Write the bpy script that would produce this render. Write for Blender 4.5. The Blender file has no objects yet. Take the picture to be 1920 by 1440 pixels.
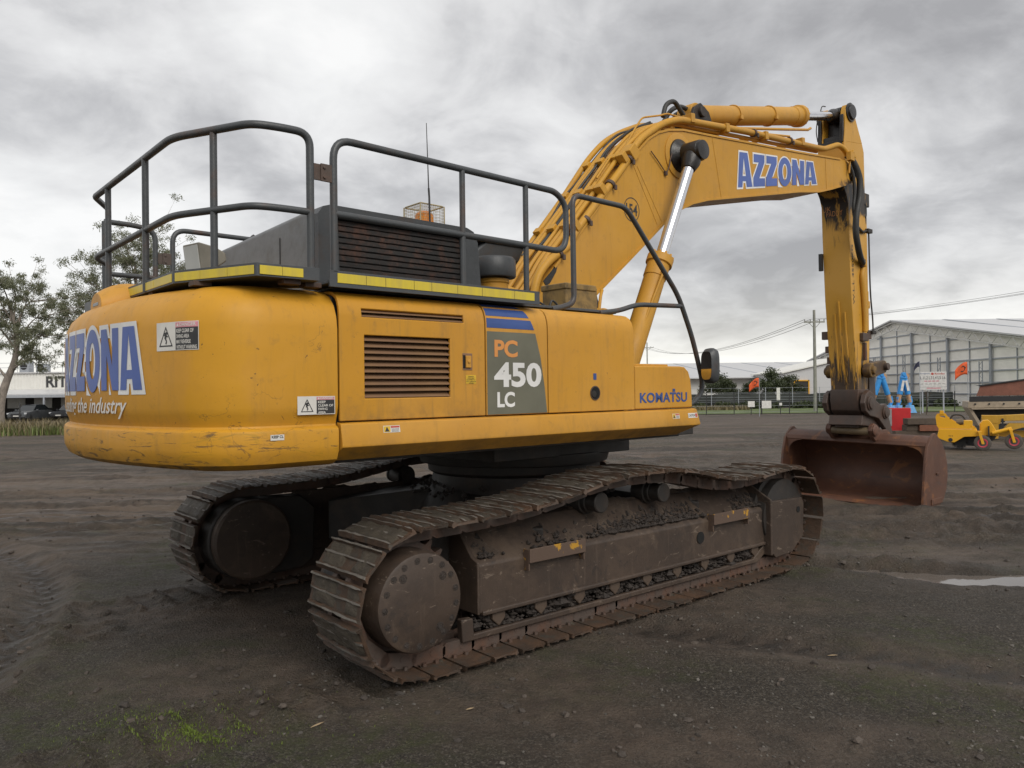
import bpy, bmesh, math, random
import numpy as np
from mathutils import Vector, Matrix
R=math.radians
rng=random.Random(7)
sc=bpy.context.scene
# ------------------------------------------------------------------ camera
cam=bpy.data.cameras.new('camera'); camo=bpy.data.objects.new('camera',cam); sc.collection.objects.link(camo)
cam.sensor_width=36; cam.lens=27.226; cam.clip_start=0.05; cam.clip_end=3000
_p,_r=0.00824,-0.01217
_f=Vector((0,math.cos(_p),math.sin(_p))); _x=Vector((1,0,0)); _u=_x.cross(_f)
_x2=_x*math.cos(_r)+_u*math.sin(_r); _u2=-_x*math.sin(_r)+_u*math.cos(_r)
camo.matrix_world=Matrix(((_x2.x,_u2.x,-_f.x,0),(_x2.y,_u2.y,-_f.y,0),(_x2.z,_u2.z,-_f.z,1.724),(0,0,0,1)))
sc.camera=camo
# ------------------------------------------------------------------ sky and sun
SUN_EL=R(42); SUN_AZ=math.atan2(0.45,-0.89)      # azimuth measured from +Y towards +X
wd=bpy.data.worlds.new('World'); sc.world=wd; wd.use_nodes=True
nt=wd.node_tree; nt.nodes.clear()
def WN(t,**k):
    n=nt.nodes.new(t)
    for a,b in k.items(): setattr(n,a,b)
    return n
def wl(a,b): nt.links.new(a,b)
wo=WN('ShaderNodeOutputWorld'); bg=WN('ShaderNodeBackground'); wl(bg.outputs[0],wo.inputs[0])
tc=WN('ShaderNodeTexCoord'); sx=WN('ShaderNodeSeparateXYZ'); wl(tc.outputs['Generated'],sx.inputs[0])
def wm(op,a,b=None,c=None,clamp=False):
    n=WN('ShaderNodeMath',operation=op,use_clamp=clamp)
    for i,v in enumerate((a,b,c)):
        if v is None: continue
        if isinstance(v,(int,float)): n.inputs[i].default_value=v
        else: wl(v,n.inputs[i])
    return n.outputs[0]
zc=wm('MAXIMUM',sx.outputs[2],0.0); zz=wm('ADD',zc,0.32)
cb=WN('ShaderNodeCombineXYZ'); wl(wm('DIVIDE',sx.outputs[0],zz),cb.inputs[0]); wl(wm('DIVIDE',sx.outputs[1],zz),cb.inputs[1])
def wnoise(scale,detail,rough,dist,off):
    m=WN('ShaderNodeMapping'); m.inputs['Location'].default_value=off; wl(cb.outputs[0],m.inputs[0])
    n=WN('ShaderNodeTexNoise'); n.inputs['Scale'].default_value=scale; n.inputs['Detail'].default_value=detail
    n.inputs['Roughness'].default_value=rough; n.inputs['Distortion'].default_value=dist; wl(m.outputs[0],n.inputs[0]); return n.outputs[0]
n1=wnoise(0.85,5,0.48,0.5,(3.1,7.4,0)); n2=wnoise(2.4,7,0.55,0.5,(1.0,2.0,0)); n3=wnoise(7.5,7,0.58,0.4,(5.0,1.0,0))
dens=wm('ADD',wm('ADD',wm('MULTIPLY',n1,0.56),wm('MULTIPLY',n2,0.36)),wm('MULTIPLY',n3,0.13))
cr=WN('ShaderNodeValToRGB'); wl(dens,cr.inputs[0]); el=cr.color_ramp.elements
el[0].position=0.405; el[0].color=(0.74,0.737,0.730,1); el[1].position=0.635; el[1].color=(0.300,0.298,0.305,1)
for pos,col in ((0.455,(0.67,0.67,0.667,1)),(0.515,(0.575,0.573,0.574,1)),(0.57,(0.43,0.429,0.435,1))):
    e=el.new(pos); e.color=col
hz=wm('SUBTRACT',1.0,wm('MULTIPLY',zc,5.5),clamp=True); hz=wm('MULTIPLY',wm('POWER',hz,2.0),0.62)
mx=WN('ShaderNodeMix',data_type='RGBA'); wl(hz,mx.inputs[0]); wl(cr.outputs[0],mx.inputs[6]); mx.inputs[7].default_value=(0.93,0.90,0.80,1)
sky=WN('ShaderNodeTexSky',sky_type='NISHITA'); sky.sun_disc=False; sky.sun_elevation=SUN_EL; sky.sun_rotation=SUN_AZ
sk=WN('ShaderNodeVectorMath',operation='SCALE'); wl(sky.outputs[0],sk.inputs[0]); sk.inputs['Scale'].default_value=0.10
m2=WN('ShaderNodeMix',data_type='RGBA'); m2.inputs[0].default_value=0.95; wl(sk.outputs[0],m2.inputs[6]); wl(mx.outputs[2],m2.inputs[7])
wl(m2.outputs[2],bg.inputs[0]); bg.inputs[1].default_value=0.90
sun=bpy.data.lights.new('sun','SUN'); suno=bpy.data.objects.new('sun',sun); sc.collection.objects.link(suno)
sun.energy=1.4; sun.angle=R(40); sun.color=(1.0,0.955,0.88)
_d=Vector((math.sin(SUN_AZ)*math.cos(SUN_EL),math.cos(SUN_AZ)*math.cos(SUN_EL),math.sin(SUN_EL)))
suno.rotation_euler=_d.to_track_quat('Z','Y').to_euler(); suno.location=(0,0,60)
sc.view_settings.view_transform='Standard'; sc.view_settings.look='None'; sc.view_settings.gamma=1; sc.view_settings.use_curve_mapping=False
sc.view_settings.exposure=0.58
sc.cycles.max_bounces=5; sc.cycles.diffuse_bounces=3; sc.cycles.glossy_bounces=3; sc.cycles.transparent_max_bounces=8
sc.cycles.use_denoising=True
# ------------------------------------------------------------------ material helpers
MATS={}
class NB:
    def __init__(s,name):
        s.m=bpy.data.materials.new(name); s.m.use_nodes=True; s.t=s.m.node_tree; s.t.nodes.clear()
        s.o=s.n('ShaderNodeOutputMaterial'); s.b=s.n('ShaderNodeBsdfPrincipled'); s.l(s.b.outputs[0],s.o.inputs[0])
        s.tc=s.n('ShaderNodeTexCoord'); s.geo=s.n('ShaderNodeNewGeometry'); s.co=s.tc.outputs['Object']
        MATS[name]=s.m
    def n(s,t,**k):
        n=s.t.nodes.new(t)
        for a,b in k.items(): setattr(n,a,b)
        return n
    def l(s,a,b): s.t.links.new(a,b)
    def noise(s,scale,detail=5,rough=0.6,dist=0.0,stretch=None,co=None,off=0.0):
        c=co or s.co
        m=s.n('ShaderNodeMapping'); s.l(c,m.inputs[0])
        if stretch: m.inputs['Scale'].default_value=stretch
        m.inputs['Location'].default_value=(off,off*1.7,off*0.6)
        n=s.n('ShaderNodeTexNoise'); n.inputs['Scale'].default_value=scale; n.inputs['Detail'].default_value=detail
        n.inputs['Roughness'].default_value=rough; n.inputs['Distortion'].default_value=dist; s.l(m.outputs[0],n.inputs[0]); return n.outputs[0]
    def ramp(s,f,a,b):
        n=s.n('ShaderNodeMapRange',interpolation_type='SMOOTHSTEP'); s.l(f,n.inputs[0]); n.inputs[1].default_value=a; n.inputs[2].default_value=b; return n.outputs[0]
    def math(s,op,a,b=0.0,clamp=False):
        n=s.n('ShaderNodeMath',operation=op,use_clamp=clamp)
        for i,v in enumerate((a,b)):
            if isinstance(v,(int,float)): n.inputs[i].default_value=v
            else: s.l(v,n.inputs[i])
        return n.outputs[0]
    def mix(s,f,a,b):
        n=s.n('ShaderNodeMix',data_type='RGBA')
        for i,v in ((0,f),(6,a),(7,b)):
            if isinstance(v,(int,float)): n.inputs[i].default_value=v
            elif isinstance(v,tuple): n.inputs[i].default_value=v if len(v)==4 else v+(1,)
            else: s.l(v,n.inputs[i])
        return n.outputs[2]
    def col(s,v):
        if isinstance(v,tuple): s.b.inputs['Base Color'].default_value=v+(1,)
        else: s.l(v,s.b.inputs['Base Color'])
    def rough(s,v):
        if isinstance(v,(int,float)): s.b.inputs['Roughness'].default_value=v
        else: s.l(v,s.b.inputs['Roughness'])
    def bump(s,h,strength,dist):
        n=s.n('ShaderNodeBump'); n.inputs['Strength'].default_value=strength; n.inputs['Distance'].default_value=dist; s.l(h,n.inputs['Height']); s.l(n.outputs[0],s.b.inputs['Normal'])
    def sep(s,co=None):
        n=s.n('ShaderNodeSeparateXYZ'); s.l(co or s.co,n.inputs[0]); return n.outputs
def simple(name,c,rough=0.6,metal=0.0,var=0.15,scale=6.0,bump=0.0,spec=0.5):
    k=NB(name); f=k.noise(scale,6,0.65)
    a=tuple(x*(1-var) for x in c); b=tuple(min(1,x*(1+var)) for x in c)
    k.col(k.mix(k.ramp(f,0.3,0.7),a,b)); k.b.inputs['Metallic'].default_value=metal
    k.rough(k.math('ADD',k.math('MULTIPLY',k.noise(scale*3,4),0.2),rough-0.1)); k.b.inputs['Specular IOR Level'].default_value=spec
    if bump: k.bump(k.noise(scale*5,6,0.7),0.5,bump)
    return k.m
def paint(name,base,fade,rust=(0.10,0.045,0.025),chips=0.70,dirt=0.35,streak=0.3,rough=0.45,low=None,scr=None,tip=None):
    """weathered machine paint: sun-faded patches, chips, dust streaks and scratches"""
    k=NB(name)
    c=k.mix(k.ramp(k.noise(1.1,5,0.6,0.3),0.35,0.68),base,fade)
    st=k.noise(3.0,5,0.65,0.1,stretch=(6,6,0.5),off=3.0)
    c=k.mix(k.math('MULTIPLY',k.ramp(st,0.50,0.78),streak),c,(0.20,0.125,0.045))
    c=k.mix(k.math('MULTIPLY',k.ramp(k.noise(14,6,0.7,0.2,off=1.0),0.52,0.80),dirt),c,(0.16,0.10,0.045))
    sc_=k.noise(9,7,0.72,1.4,stretch=(0.35,0.35,3.0),off=5.0)
    c=k.mix(k.ramp(sc_,chips-0.015,chips+0.02),c,rust)
    sp=k.noise(34,3,0.6,0.4,off=8.0); c=k.mix(k.math('MULTIPLY',k.ramp(sp,0.735,0.76),0.85),c,rust)
    if scr:     # a later touch-up of stronger yellow round the rear corner
        o=k.sep(); pm=k.math('MULTIPLY',k.ramp(k.math('ADD',k.math('MULTIPLY',o[1],-1.0),k.math('MULTIPLY',k.noise(2.2,6,0.6,off=12.0),0.30)),1.36,1.40),k.math('SUBTRACT',1.0,k.ramp(k.math('ADD',o[0],k.math('MULTIPLY',k.noise(2.6,6,0.6,off=14.0),0.5)),-2.62,-2.55))); c=k.mix(k.math('MULTIPLY',pm,0.55),c,(0.58,0.285,0.008))
    if scr:     # a scraped band between two heights
        z=k.sep()[2]; band=k.math('MULTIPLY',k.ramp(z,scr[0],scr[0]+0.04),k.math('SUBTRACT',1.0,k.ramp(z,scr[1]-0.05,scr[1])))
        s1=k.noise(3.2,10,0.75,1.6,stretch=(1,1,6),off=2.0)
        c=k.mix(k.math('MULTIPLY',k.math('MULTIPLY',k.ramp(s1,0.555,0.60),band),0.85),c,(0.075,0.052,0.030))
        ln=k.math('ABSOLUTE',k.math('SUBTRACT',k.noise(2.6,5,0.62,0.6,off=40.0),0.5)); lm_=k.math('MULTIPLY',k.math('SUBTRACT',1.0,k.ramp(ln,0.0015,0.0055)),k.ramp(k.noise(1.7,3,0.5,off=44.0),0.50,0.60)); c=k.mix(k.math('MULTIPLY',lm_,0.70),c,(0.13,0.075,0.03))
        pt=k.math('MULTIPLY',k.ramp(k.noise(26,4,0.6,0.8,off=47.0),0.690,0.715),k.ramp(k.noise(1.3,4,0.6,off=49.0),0.46,0.58)); c=k.mix(k.math('MULTIPLY',pt,0.9),c,(0.060,0.034,0.020))
        s2=k.noise(2.0,8,0.7,2.2,stretch=(1,1,2.5),off=6.0)
        c=k.mix(k.math('MULTIPLY',k.math('MULTIPLY',k.ramp(s2,0.60,0.62),band),0.7),c,(0.42,0.23,0.015))
    if tip:     # old grease run out of the pin at the boom end
        o=k.sep(); g=k.math('MULTIPLY',k.ramp(o[0],tip[0],tip[1]),k.math('SUBTRACT',1.0,k.ramp(o[2],4.55,4.78))); c=k.mix(k.ramp(k.math('ADD',k.math('MULTIPLY',g,0.42),k.math('MULTIPLY',k.noise(4.0,6,0.65,0.5,off=18.0),0.8)),0.60,0.76),c,(0.030,0.020,0.014))
    if low:     # splashed grime along the lower edge
        z=k.sep()[2]; g=k.math('MULTIPLY',k.math('SUBTRACT',1.0,k.ramp(z,low[0],low[1])),k.ramp(k.noise(5,6,0.7,off=4.0),0.35,0.7)); c=k.mix(k.math('MULTIPLY',g,0.75),c,(0.10,0.07,0.04))
    k.col(k.mix(k.math('MULTIPLY',k.ramp(k.noise(0.9,6,0.65,0.4,off=30.0),0.42,0.66),0.32),c,(base[0]*0.80,base[1]*0.78,base[2]*1.3+0.01))); k.rough(k.math('ADD',k.math('MULTIPLY',k.noise(7,5),0.34),rough-0.08)); k.b.inputs['Specular IOR Level'].default_value=0.4
    k.bump(k.math('ADD',k.math('MULTIPLY',k.noise(2.3,3,0.5,off=20.0),1.0),k.math('MULTIPLY',k.noise(60,4,0.6),0.06)),0.35,0.02)
    return k.m
# yellow paints of the machine
paint('body_yellow',(0.54,0.262,0.024),(0.575,0.290,0.044),streak=0.34,dirt=0.30,chips=0.735,low=(1.30,1.52))
paint('counterweight_yellow',(0.55,0.268,0.018),(0.585,0.290,0.038),streak=0.26,dirt=0.32,chips=0.705,scr=(1.30,1.56),low=(1.28,1.45))
paint('boom_yellow',(0.51,0.256,0.024),(0.545,0.285,0.044),streak=0.32,dirt=0.26,chips=0.735,tip=(5.75,6.45))
paint('pipe_yellow',(0.54,0.275,0.022),(0.48,0.250,0.040),streak=0.2,dirt=0.4,chips=0.70)
paint('bright_yellow',(0.72,0.36,0.012),(0.72,0.38,0.02),streak=0.06,dirt=0.10,chips=0.76,rough=0.35)
paint('door_yellow',(0.53,0.252,0.018),(0.56,0.275,0.036),streak=0.46,dirt=0.44,chips=0.735,low=(1.50,1.72))
def arm_paint():
    k=NB('arm_yellow'); z=k.sep()[2]
    c=k.mix(k.ramp(k.noise(1.3,5,0.6,0.3),0.35,0.68),(0.52,0.265,0.022),(0.56,0.30,0.05))
    st=k.noise(5.0,7,0.7,0.4,stretch=(5,5,0.35),off=3.0)
    low=k.math('SUBTRACT',1.0,k.ramp(z,1.50,2.80))
    c=k.mix(k.ramp(k.math('ADD',st,k.math('MULTIPLY',low,0.30)),0.64,0.76),c,(0.062,0.040,0.025))
    c=k.mix(k.ramp(k.noise(22,4,0.6,0.4,off=8.0),0.70,0.73),c,(0.06,0.035,0.02))
    # grease run below the boom pin
    g=k.math('MULTIPLY',k.ramp(z,3.95,4.2),k.math('SUBTRACT',1.0,k.ramp(z,4.55,4.7)))
    gg=k.ramp(k.math('ADD',k.noise(2.4,6,0.65,0.5,stretch=(2.5,2.5,0.6),off=1.0),k.math('MULTIPLY',k.ramp(z,3.7,4.5),0.24)),0.62,0.74)
    c=k.mix(k.math('MULTIPLY',gg,k.math('MULTIPLY',k.ramp(z,3.6,4.0),k.math('SUBTRACT',1.0,k.ramp(z,4.6,4.75)))),c,(0.022,0.016,0.012))
    k.col(c); k.rough(0.5); k.bump(k.noise(30,5,0.6),0.25,0.004)
arm_paint()
def worn_steel(name,base,rust,amt,rough=0.55,metal=0.0,bump=0.004,scale=4.0):
    k=NB(name)
    if name in ('grille_rust','bracket_rust'): k.co=k.geo.outputs['Position']
    c=k.mix(k.ramp(k.noise(scale,7,0.7,0.3),0.62-amt*0.4,0.75),base,rust)
    c=k.mix(k.math('MULTIPLY',k.ramp(k.noise(scale*4,6,0.7,off=2.0),0.45,0.8),0.5),c,tuple(x*0.55 for x in base))
    k.col(c); k.rough(k.math('ADD',k.math('MULTIPLY',k.noise(9,5),0.3),rough-0.15)); k.b.inputs['Metallic'].default_value=metal
    k.bump(k.noise(scale*7,7,0.7),0.5,bump); return k.m
worn_steel('rail_grey',(0.055,0.060,0.064),(0.085,0.050,0.035),0.32,0.42)
worn_steel('deck_grey',(0.060,0.065,0.070),(0.09,0.06,0.045),0.25,0.5)
worn_steel('hood_grey',(0.16,0.165,0.17),(0.12,0.115,0.105),0.3,0.5)
worn_steel('hood_dark',(0.052,0.056,0.060),(0.06,0.04,0.03),0.25,0.45)
worn_steel('grille_rust',(0.014,0.012,0.011),(0.095,0.040,0.023),0.44,0.7,0.0,0.006,9.0)
worn_steel('bracket_rust',(0.075,0.055,0.045),(0.11,0.05,0.028),0.6,0.65)
worn_steel('dark_steel',(0.021,0.018,0.016),(0.042,0.028,0.020),0.4,0.6)
worn_steel('hitch_steel',(0.060,0.042,0.034),(0.085,0.046,0.030),0.5,0.5)
worn_steel('pale_bar',(0.16,0.115,0.065),(0.06,0.045,0.03),0.5,0.5)
def track_steel():
    k=NB('track_steel'); k.co=k.geo.outputs['Position']; c=k.mix(k.ramp(k.noise(5,7,0.7,0.3),0.35,0.7),(0.046,0.030,0.020),(0.090,0.048,0.026))
    c=k.mix(k.ramp(k.noise(11,6,0.7,off=3.0),0.5,0.66),c,(0.048,0.040,0.031))
    k.col(c); k.rough(k.math('ADD',k.math('MULTIPLY',k.noise(8,5),0.35),0.5)); k.bump(k.noise(26,8,0.72),0.8,0.012)
track_steel()
def frame_steel():
    k=NB('frame_steel'); z=k.sep()[2]
    c=k.mix(k.ramp(k.noise(2.2,7,0.7,0.3),0.35,0.7),(0.040,0.027,0.020),(0.066,0.044,0.031))
    c=k.mix(k.math('MULTIPLY',k.ramp(k.noise(4,6,0.7,0.2,stretch=(5,5,0.5),off=2.0),0.55,0.75),0.55),c,(0.115,0.082,0.060))
    c=k.mix(k.math('MULTIPLY',k.ramp(k.noise(2.6,8,0.72,0.6,off=7.0),0.50,0.64),0.70),c,(0.090,0.062,0.043)); c=k.mix(k.math('MULTIPLY',k.ramp(k.noise(7.0,8,0.75,0.8,off=11.0),0.55,0.66),0.8),c,(0.030,0.022,0.018)); c=k.mix(k.math('MULTIPLY',k.ramp(k.noise(5.0,8,0.7,1.8,stretch=(1,1,2.5),off=16.0),0.615,0.63),0.7),c,(0.17,0.13,0.10))
    c=k.mix(k.ramp(k.noise(30,4,0.65,0.5,off=9.0),0.735,0.75),c,(0.30,0.19,0.08))
    k.col(c); k.rough(k.math('ADD',k.math('MULTIPLY',k.noise(8,5),0.3),0.45)); k.bump(k.noise(18,7,0.7),0.45,0.006)
frame_steel()
def mud(name,a,b):
    k=NB(name); k.co=k.geo.outputs['Position']; k.col(k.mix(k.ramp(k.noise(9,8,0.7),0.3,0.7),a,b)); k.rough(k.math('ADD',k.math('MULTIPLY',k.noise(5,5),0.4),0.45)); k.bump(k.noise(45,8,0.75),1.0,0.02)
mud('mud_dry',(0.060,0.041,0.029),(0.098,0.068,0.048)); mud('mud_dark',(0.026,0.020,0.017),(0.050,0.038,0.031)); mud('mud_shoe',(0.048,0.038,0.027),(0.088,0.071,0.050)); mud('worn_edge',(0.13,0.115,0.098),(0.21,0.19,0.165))
def bucket_mat():
    k=NB('bucket_rust'); c=k.mix(k.ramp(k.noise(2.2,7,0.65,0.4),0.3,0.7),(0.082,0.037,0.024),(0.122,0.056,0.034))
    c=k.mix(k.ramp(k.noise(3.0,6,0.7,0.3,stretch=(1,0.3,3),off=4.0),0.54,0.70),c,(0.070,0.042,0.033))
    c=k.mix(k.math('MULTIPLY',k.ramp(k.noise(4,6,0.65,0.8,off=7.0),0.56,0.68),0.8),c,(0.23,0.095,0.035))
    k.col(c); k.rough(k.math('ADD',k.math('MULTIPLY',k.noise(6,5),0.35),0.38)); k.bump(k.noise(22,7,0.7),0.35,0.006)
bucket_mat()
simple('grease',(0.012,0.010,0.009),0.32,bump=0.006,scale=9); simple('rubber',(0.020,0.020,0.020),0.6,bump=0.002); simple('hose',(0.030,0.029,0.027),0.55,bump=0.003,scale=9)
simple('chrome',(0.62,0.62,0.64),0.22,1.0,0.06); simple('black_hole',(0.006,0.006,0.006),0.9); simple('white_paint',(0.74,0.73,0.70),0.5,var=0.06)
simple('decal_white',(0.62,0.60,0.56),0.5,var=0.08); simple('decal_black',(0.030,0.030,0.032),0.5); simple('decal_pink',(0.58,0.24,0.28),0.5); simple('decal_red',(0.45,0.07,0.05),0.5); simple('decal_yellow',(0.66,0.42,0.03),0.5)
def lettering_mat(name,c,chip):
    k=NB(name); x=k.mix(k.ramp(k.noise(2.0,4),0.3,0.7),tuple(v*0.85 for v in c),tuple(v*1.12 for v in c))
    x=k.mix(k.ramp(k.noise(6,9,0.75,1.5,stretch=(1,1,4),off=2.0),chip,chip+0.03),x,(0.55,0.30,0.06)); k.col(x); k.rough(0.42)
lettering_mat('letter_blue',(0.065,0.115,0.36),0.72); lettering_mat('letter_white',(0.72,0.71,0.69),0.72); lettering_mat('logo_blue',(0.035,0.075,0.24),0.74); lettering_mat('letter_orange',(0.66,0.27,0.07),0.75)
lettering_mat('panel_olive',(0.135,0.132,0.095),0.78); lettering_mat('stencil_black',(0.022,0.020,0.018),0.70); lettering_mat('letter_script',(0.66,0.63,0.58),0.73)
def strip_mat():
    k=NB('reflective_yellow'); w=k.n('ShaderNodeTexVoronoi'); w.inputs['Scale'].default_value=60; k.l(k.co,w.inputs[0])
    k.col(k.mix(k.ramp(k.noise(4,5,0.6,stretch=(4,4,0.6)),0.35,0.7),(0.62,0.48,0.035),(0.52,0.40,0.06))); k.rough(0.42)
strip_mat()
k=NB('beacon_amber'); k.col((0.95,0.30,0.01)); k.rough(0.15); k.b.inputs['Transmission Weight'].default_value=0.4
k=NB('glass_dark'); k.col((0.015,0.018,0.020)); k.rough(0.06); k.b.inputs['Specular IOR Level'].default_value=0.7
k=NB('mirror_glass'); k.col((0.78,0.78,0.78)); k.rough(0.03); k.b.inputs['Metallic'].default_value=1.0
simple('lamp_glass',(0.50,0.50,0.47),0.2,var=0.05); simple('lamp_body',(0.23,0.21,0.17),0.6)
# ------------------------------------------------------------------ mesh helpers
def V(*a): return np.array(a,float)
class MB:
    def __init__(s): s.v=[]; s.f=[]; s.mi=[]; s.cur=0
    def add(s,vs,fs):
        o=len(s.v); s.v.extend([tuple(map(float,p)) for p in vs]); s.f.extend([tuple(i+o for i in f) for f in fs]); s.mi.extend([s.cur]*len(fs)); return s
    def box(s,x0,x1,y0,y1,z0,z1):
        return s.add([(x0,y0,z0),(x1,y0,z0),(x1,y1,z0),(x0,y1,z0),(x0,y0,z1),(x1,y0,z1),(x1,y1,z1),(x0,y1,z1)],[(3,2,1,0),(4,5,6,7),(0,1,5,4),(1,2,6,5),(2,3,7,6),(3,0,4,7)])
    def obox(s,c,size,M=None):
        h=[v/2 for v in size]; P=[Vector((a*h[0],b*h[1],d*h[2])) for d in (-1,1) for a,b in ((-1,-1),(1,-1),(1,1),(-1,1))]
        if M is not None: P=[M@p for p in P]
        return s.add([tuple(p+Vector(c)) for p in P],[(3,2,1,0),(4,5,6,7),(0,1,5,4),(1,2,6,5),(2,3,7,6),(3,0,4,7)])
    def prism(s,pts,a,b,axis='y'):
        """polygon given in the two other axes, extruded from a to b"""
        n=len(pts); f={'y':lambda p,t:(p[0],t,p[1]),'x':lambda p,t:(t,p[0],p[1]),'z':lambda p,t:(p[0],p[1],t)}[axis]
        vs=[f(p,a) for p in pts]+[f(p,b) for p in pts]
        fs=[tuple(range(n)),tuple(range(2*n-1,n-1,-1))]+[(i+n,(i+1)%n+n,(i+1)%n,i) for i in range(n)]
        return s.add(vs,fs)
    def tube(s,path,r,n=10,cap=True):
        P=[np.array(p,float) for p in path]; m=len(P); rr=r if isinstance(r,(list,tuple)) else [r]*m
        T=[]
        for i in range(m):
            t=P[min(i+1,m-1)]-P[max(i-1,0)]; T.append(t/(np.linalg.norm(t)+1e-12))
        a=np.array([0,0,1.0]) if abs(T[0][2])<0.9 else np.array([1.0,0,0]); u=np.cross(T[0],a); u/=np.linalg.norm(u); vs=[]
        for i in range(m):
            u=u-T[i]*np.dot(u,T[i]); u/=np.linalg.norm(u)+1e-12; w=np.cross(T[i],u)
            for k in range(n):
                q=2*math.pi*k/n; vs.append(tuple(P[i]+rr[i]*(math.cos(q)*u+math.sin(q)*w)))
        fs=[(i*n+k,i*n+(k+1)%n,(i+1)*n+(k+1)%n,(i+1)*n+k) for i in range(m-1) for k in range(n)]
        if cap: fs+= [tuple(range(n-1,-1,-1)),tuple(range((m-1)*n,m*n))]
        return s.add(vs,fs)
    def lathe(s,prof,o,axis,n=24):
        """prof: (distance along axis, radius)"""
        d=np.array(axis,float); d/=np.linalg.norm(d); o=np.array(o,float)
        a=np.array([0,0,1.0]) if abs(d[2])<0.9 else np.array([1.0,0,0]); u=np.cross(d,a); u/=np.linalg.norm(u); w=np.cross(d,u); vs=[]
        for t,r in prof:
            for k in range(n):
                q=2*math.pi*k/n; vs.append(tuple(o+d*t+r*(math.cos(q)*u+math.sin(q)*w)))
        m=len(prof); fs=[(i*n+k,i*n+(k+1)%n,(i+1)*n+(k+1)%n,(i+1)*n+k) for i in range(m-1) for k in range(n)]
        fs+=[tuple(range(n-1,-1,-1)),tuple(range((m-1)*n,m*n))]
        return s.add(vs,fs)
    def cyl(s,a,b,r,n=20,r2=None):
        a=np.array(a,float); b=np.array(b,float); return s.lathe([(0,r),(np.linalg.norm(b-a),r if r2 is None else r2)],a,b-a,n)
    def grid(s,P):
        """P: rows of points"""
        m=len(P); n=len(P[0]); return s.add([q for row in P for q in row],[(i*n+k,i*n+k+1,(i+1)*n+k+1,(i+1)*n+k) for i in range(m-1) for k in range(n-1)])
    def mesh(s,name,fix=True):
        me=bpy.data.meshes.new(name); me.from_pydata(s.v,[],s.f); 
        if any(s.mi): me.polygons.foreach_set('material_index',s.mi)
        if fix:
            bm=bmesh.new(); bm.from_mesh(me); bmesh.ops.recalc_face_normals(bm,faces=bm.faces); bm.to_mesh(me); bm.free()
        return me
C=sc.collection
def mk(name,mb,mat,parent=None,bevel=0.0,smooth=38,seg=2,solid=0.0,fix=True,loc=None,rotz=None):
    me=mb if isinstance(mb,bpy.types.Mesh) else mb.mesh(name,fix)
    o=bpy.data.objects.new(name,me); C.objects.link(o)
    if not me.materials:
        for m in ([mat] if isinstance(mat,str) else mat): me.materials.append(MATS[m])
    if parent: o.parent=parent
    if loc is not None: o.location=loc
    if rotz is not None: o.rotation_euler=(0,0,rotz)
    if smooth:
        me.shade_smooth(); me.set_sharp_from_angle(angle=R(smooth))
    if solid:
        d=o.modifiers.new('s','SOLIDIFY'); d.thickness=solid; d.offset=-1
    if bevel:
        b=o.modifiers.new('b','BEVEL'); b.width=bevel; b.segments=seg; b.limit_method='ANGLE'; b.angle_limit=R(35); b.harden_normals=True
    return o
def share(o,name,parent,loc=(0,0,0),rot=(0,0,0),scale=(1,1,1)):
    c=o.copy(); c.name=name; C.objects.link(c); c.parent=parent; c.location=loc; c.rotation_euler=rot; c.scale=scale; return c
def thing(name,label,cat,loc=(0,0,0),rotz=0.0,group=None):
    o=bpy.data.objects.new(name,None); C.objects.link(o); o.location=loc; o.rotation_euler=(0,0,rotz); tag(o,label,cat,group); return o
def tag(o,label,cat,group=None):
    o['label']=label; o['category']=cat
    if group: o['group']=group
    return o
def fillet(pts,rad,seg=6):
    P=[np.array(p,float) for p in pts]; out=[P[0]]
    for i in range(1,len(P)-1):
        a,b,c=P[i-1],P[i],P[i+1]; u=a-b; w=c-b; lu=np.linalg.norm(u); lw=np.linalg.norm(w); u/=lu; w/=lw
        rr=rad[i] if isinstance(rad,(list,tuple)) else rad
        d=min(rr,lu*0.48,lw*0.48); p0=b+u*d; p1=b+w*d
        for k in range(seg+1):
            t=k/seg; out.append((1-t)**2*p0+2*t*(1-t)*b+t*t*p1)
    out.append(P[-1]); return out
def smooth_path(pts,n=8):
    P=[np.array(p,float) for p in pts]; P=[2*P[0]-P[1]]+P+[2*P[-1]-P[-2]]; out=[]
    for i in range(1,len(P)-2):
        for k in range(n):
            t=k/n; a,b,c,d=P[i-1],P[i],P[i+1],P[i+2]
            out.append(0.5*((2*b)+(c-a)*t+(2*a-5*b+4*c-d)*t*t+(3*b-a-3*c+d)*t**3))
    out.append(P[-2]); return out
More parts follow.
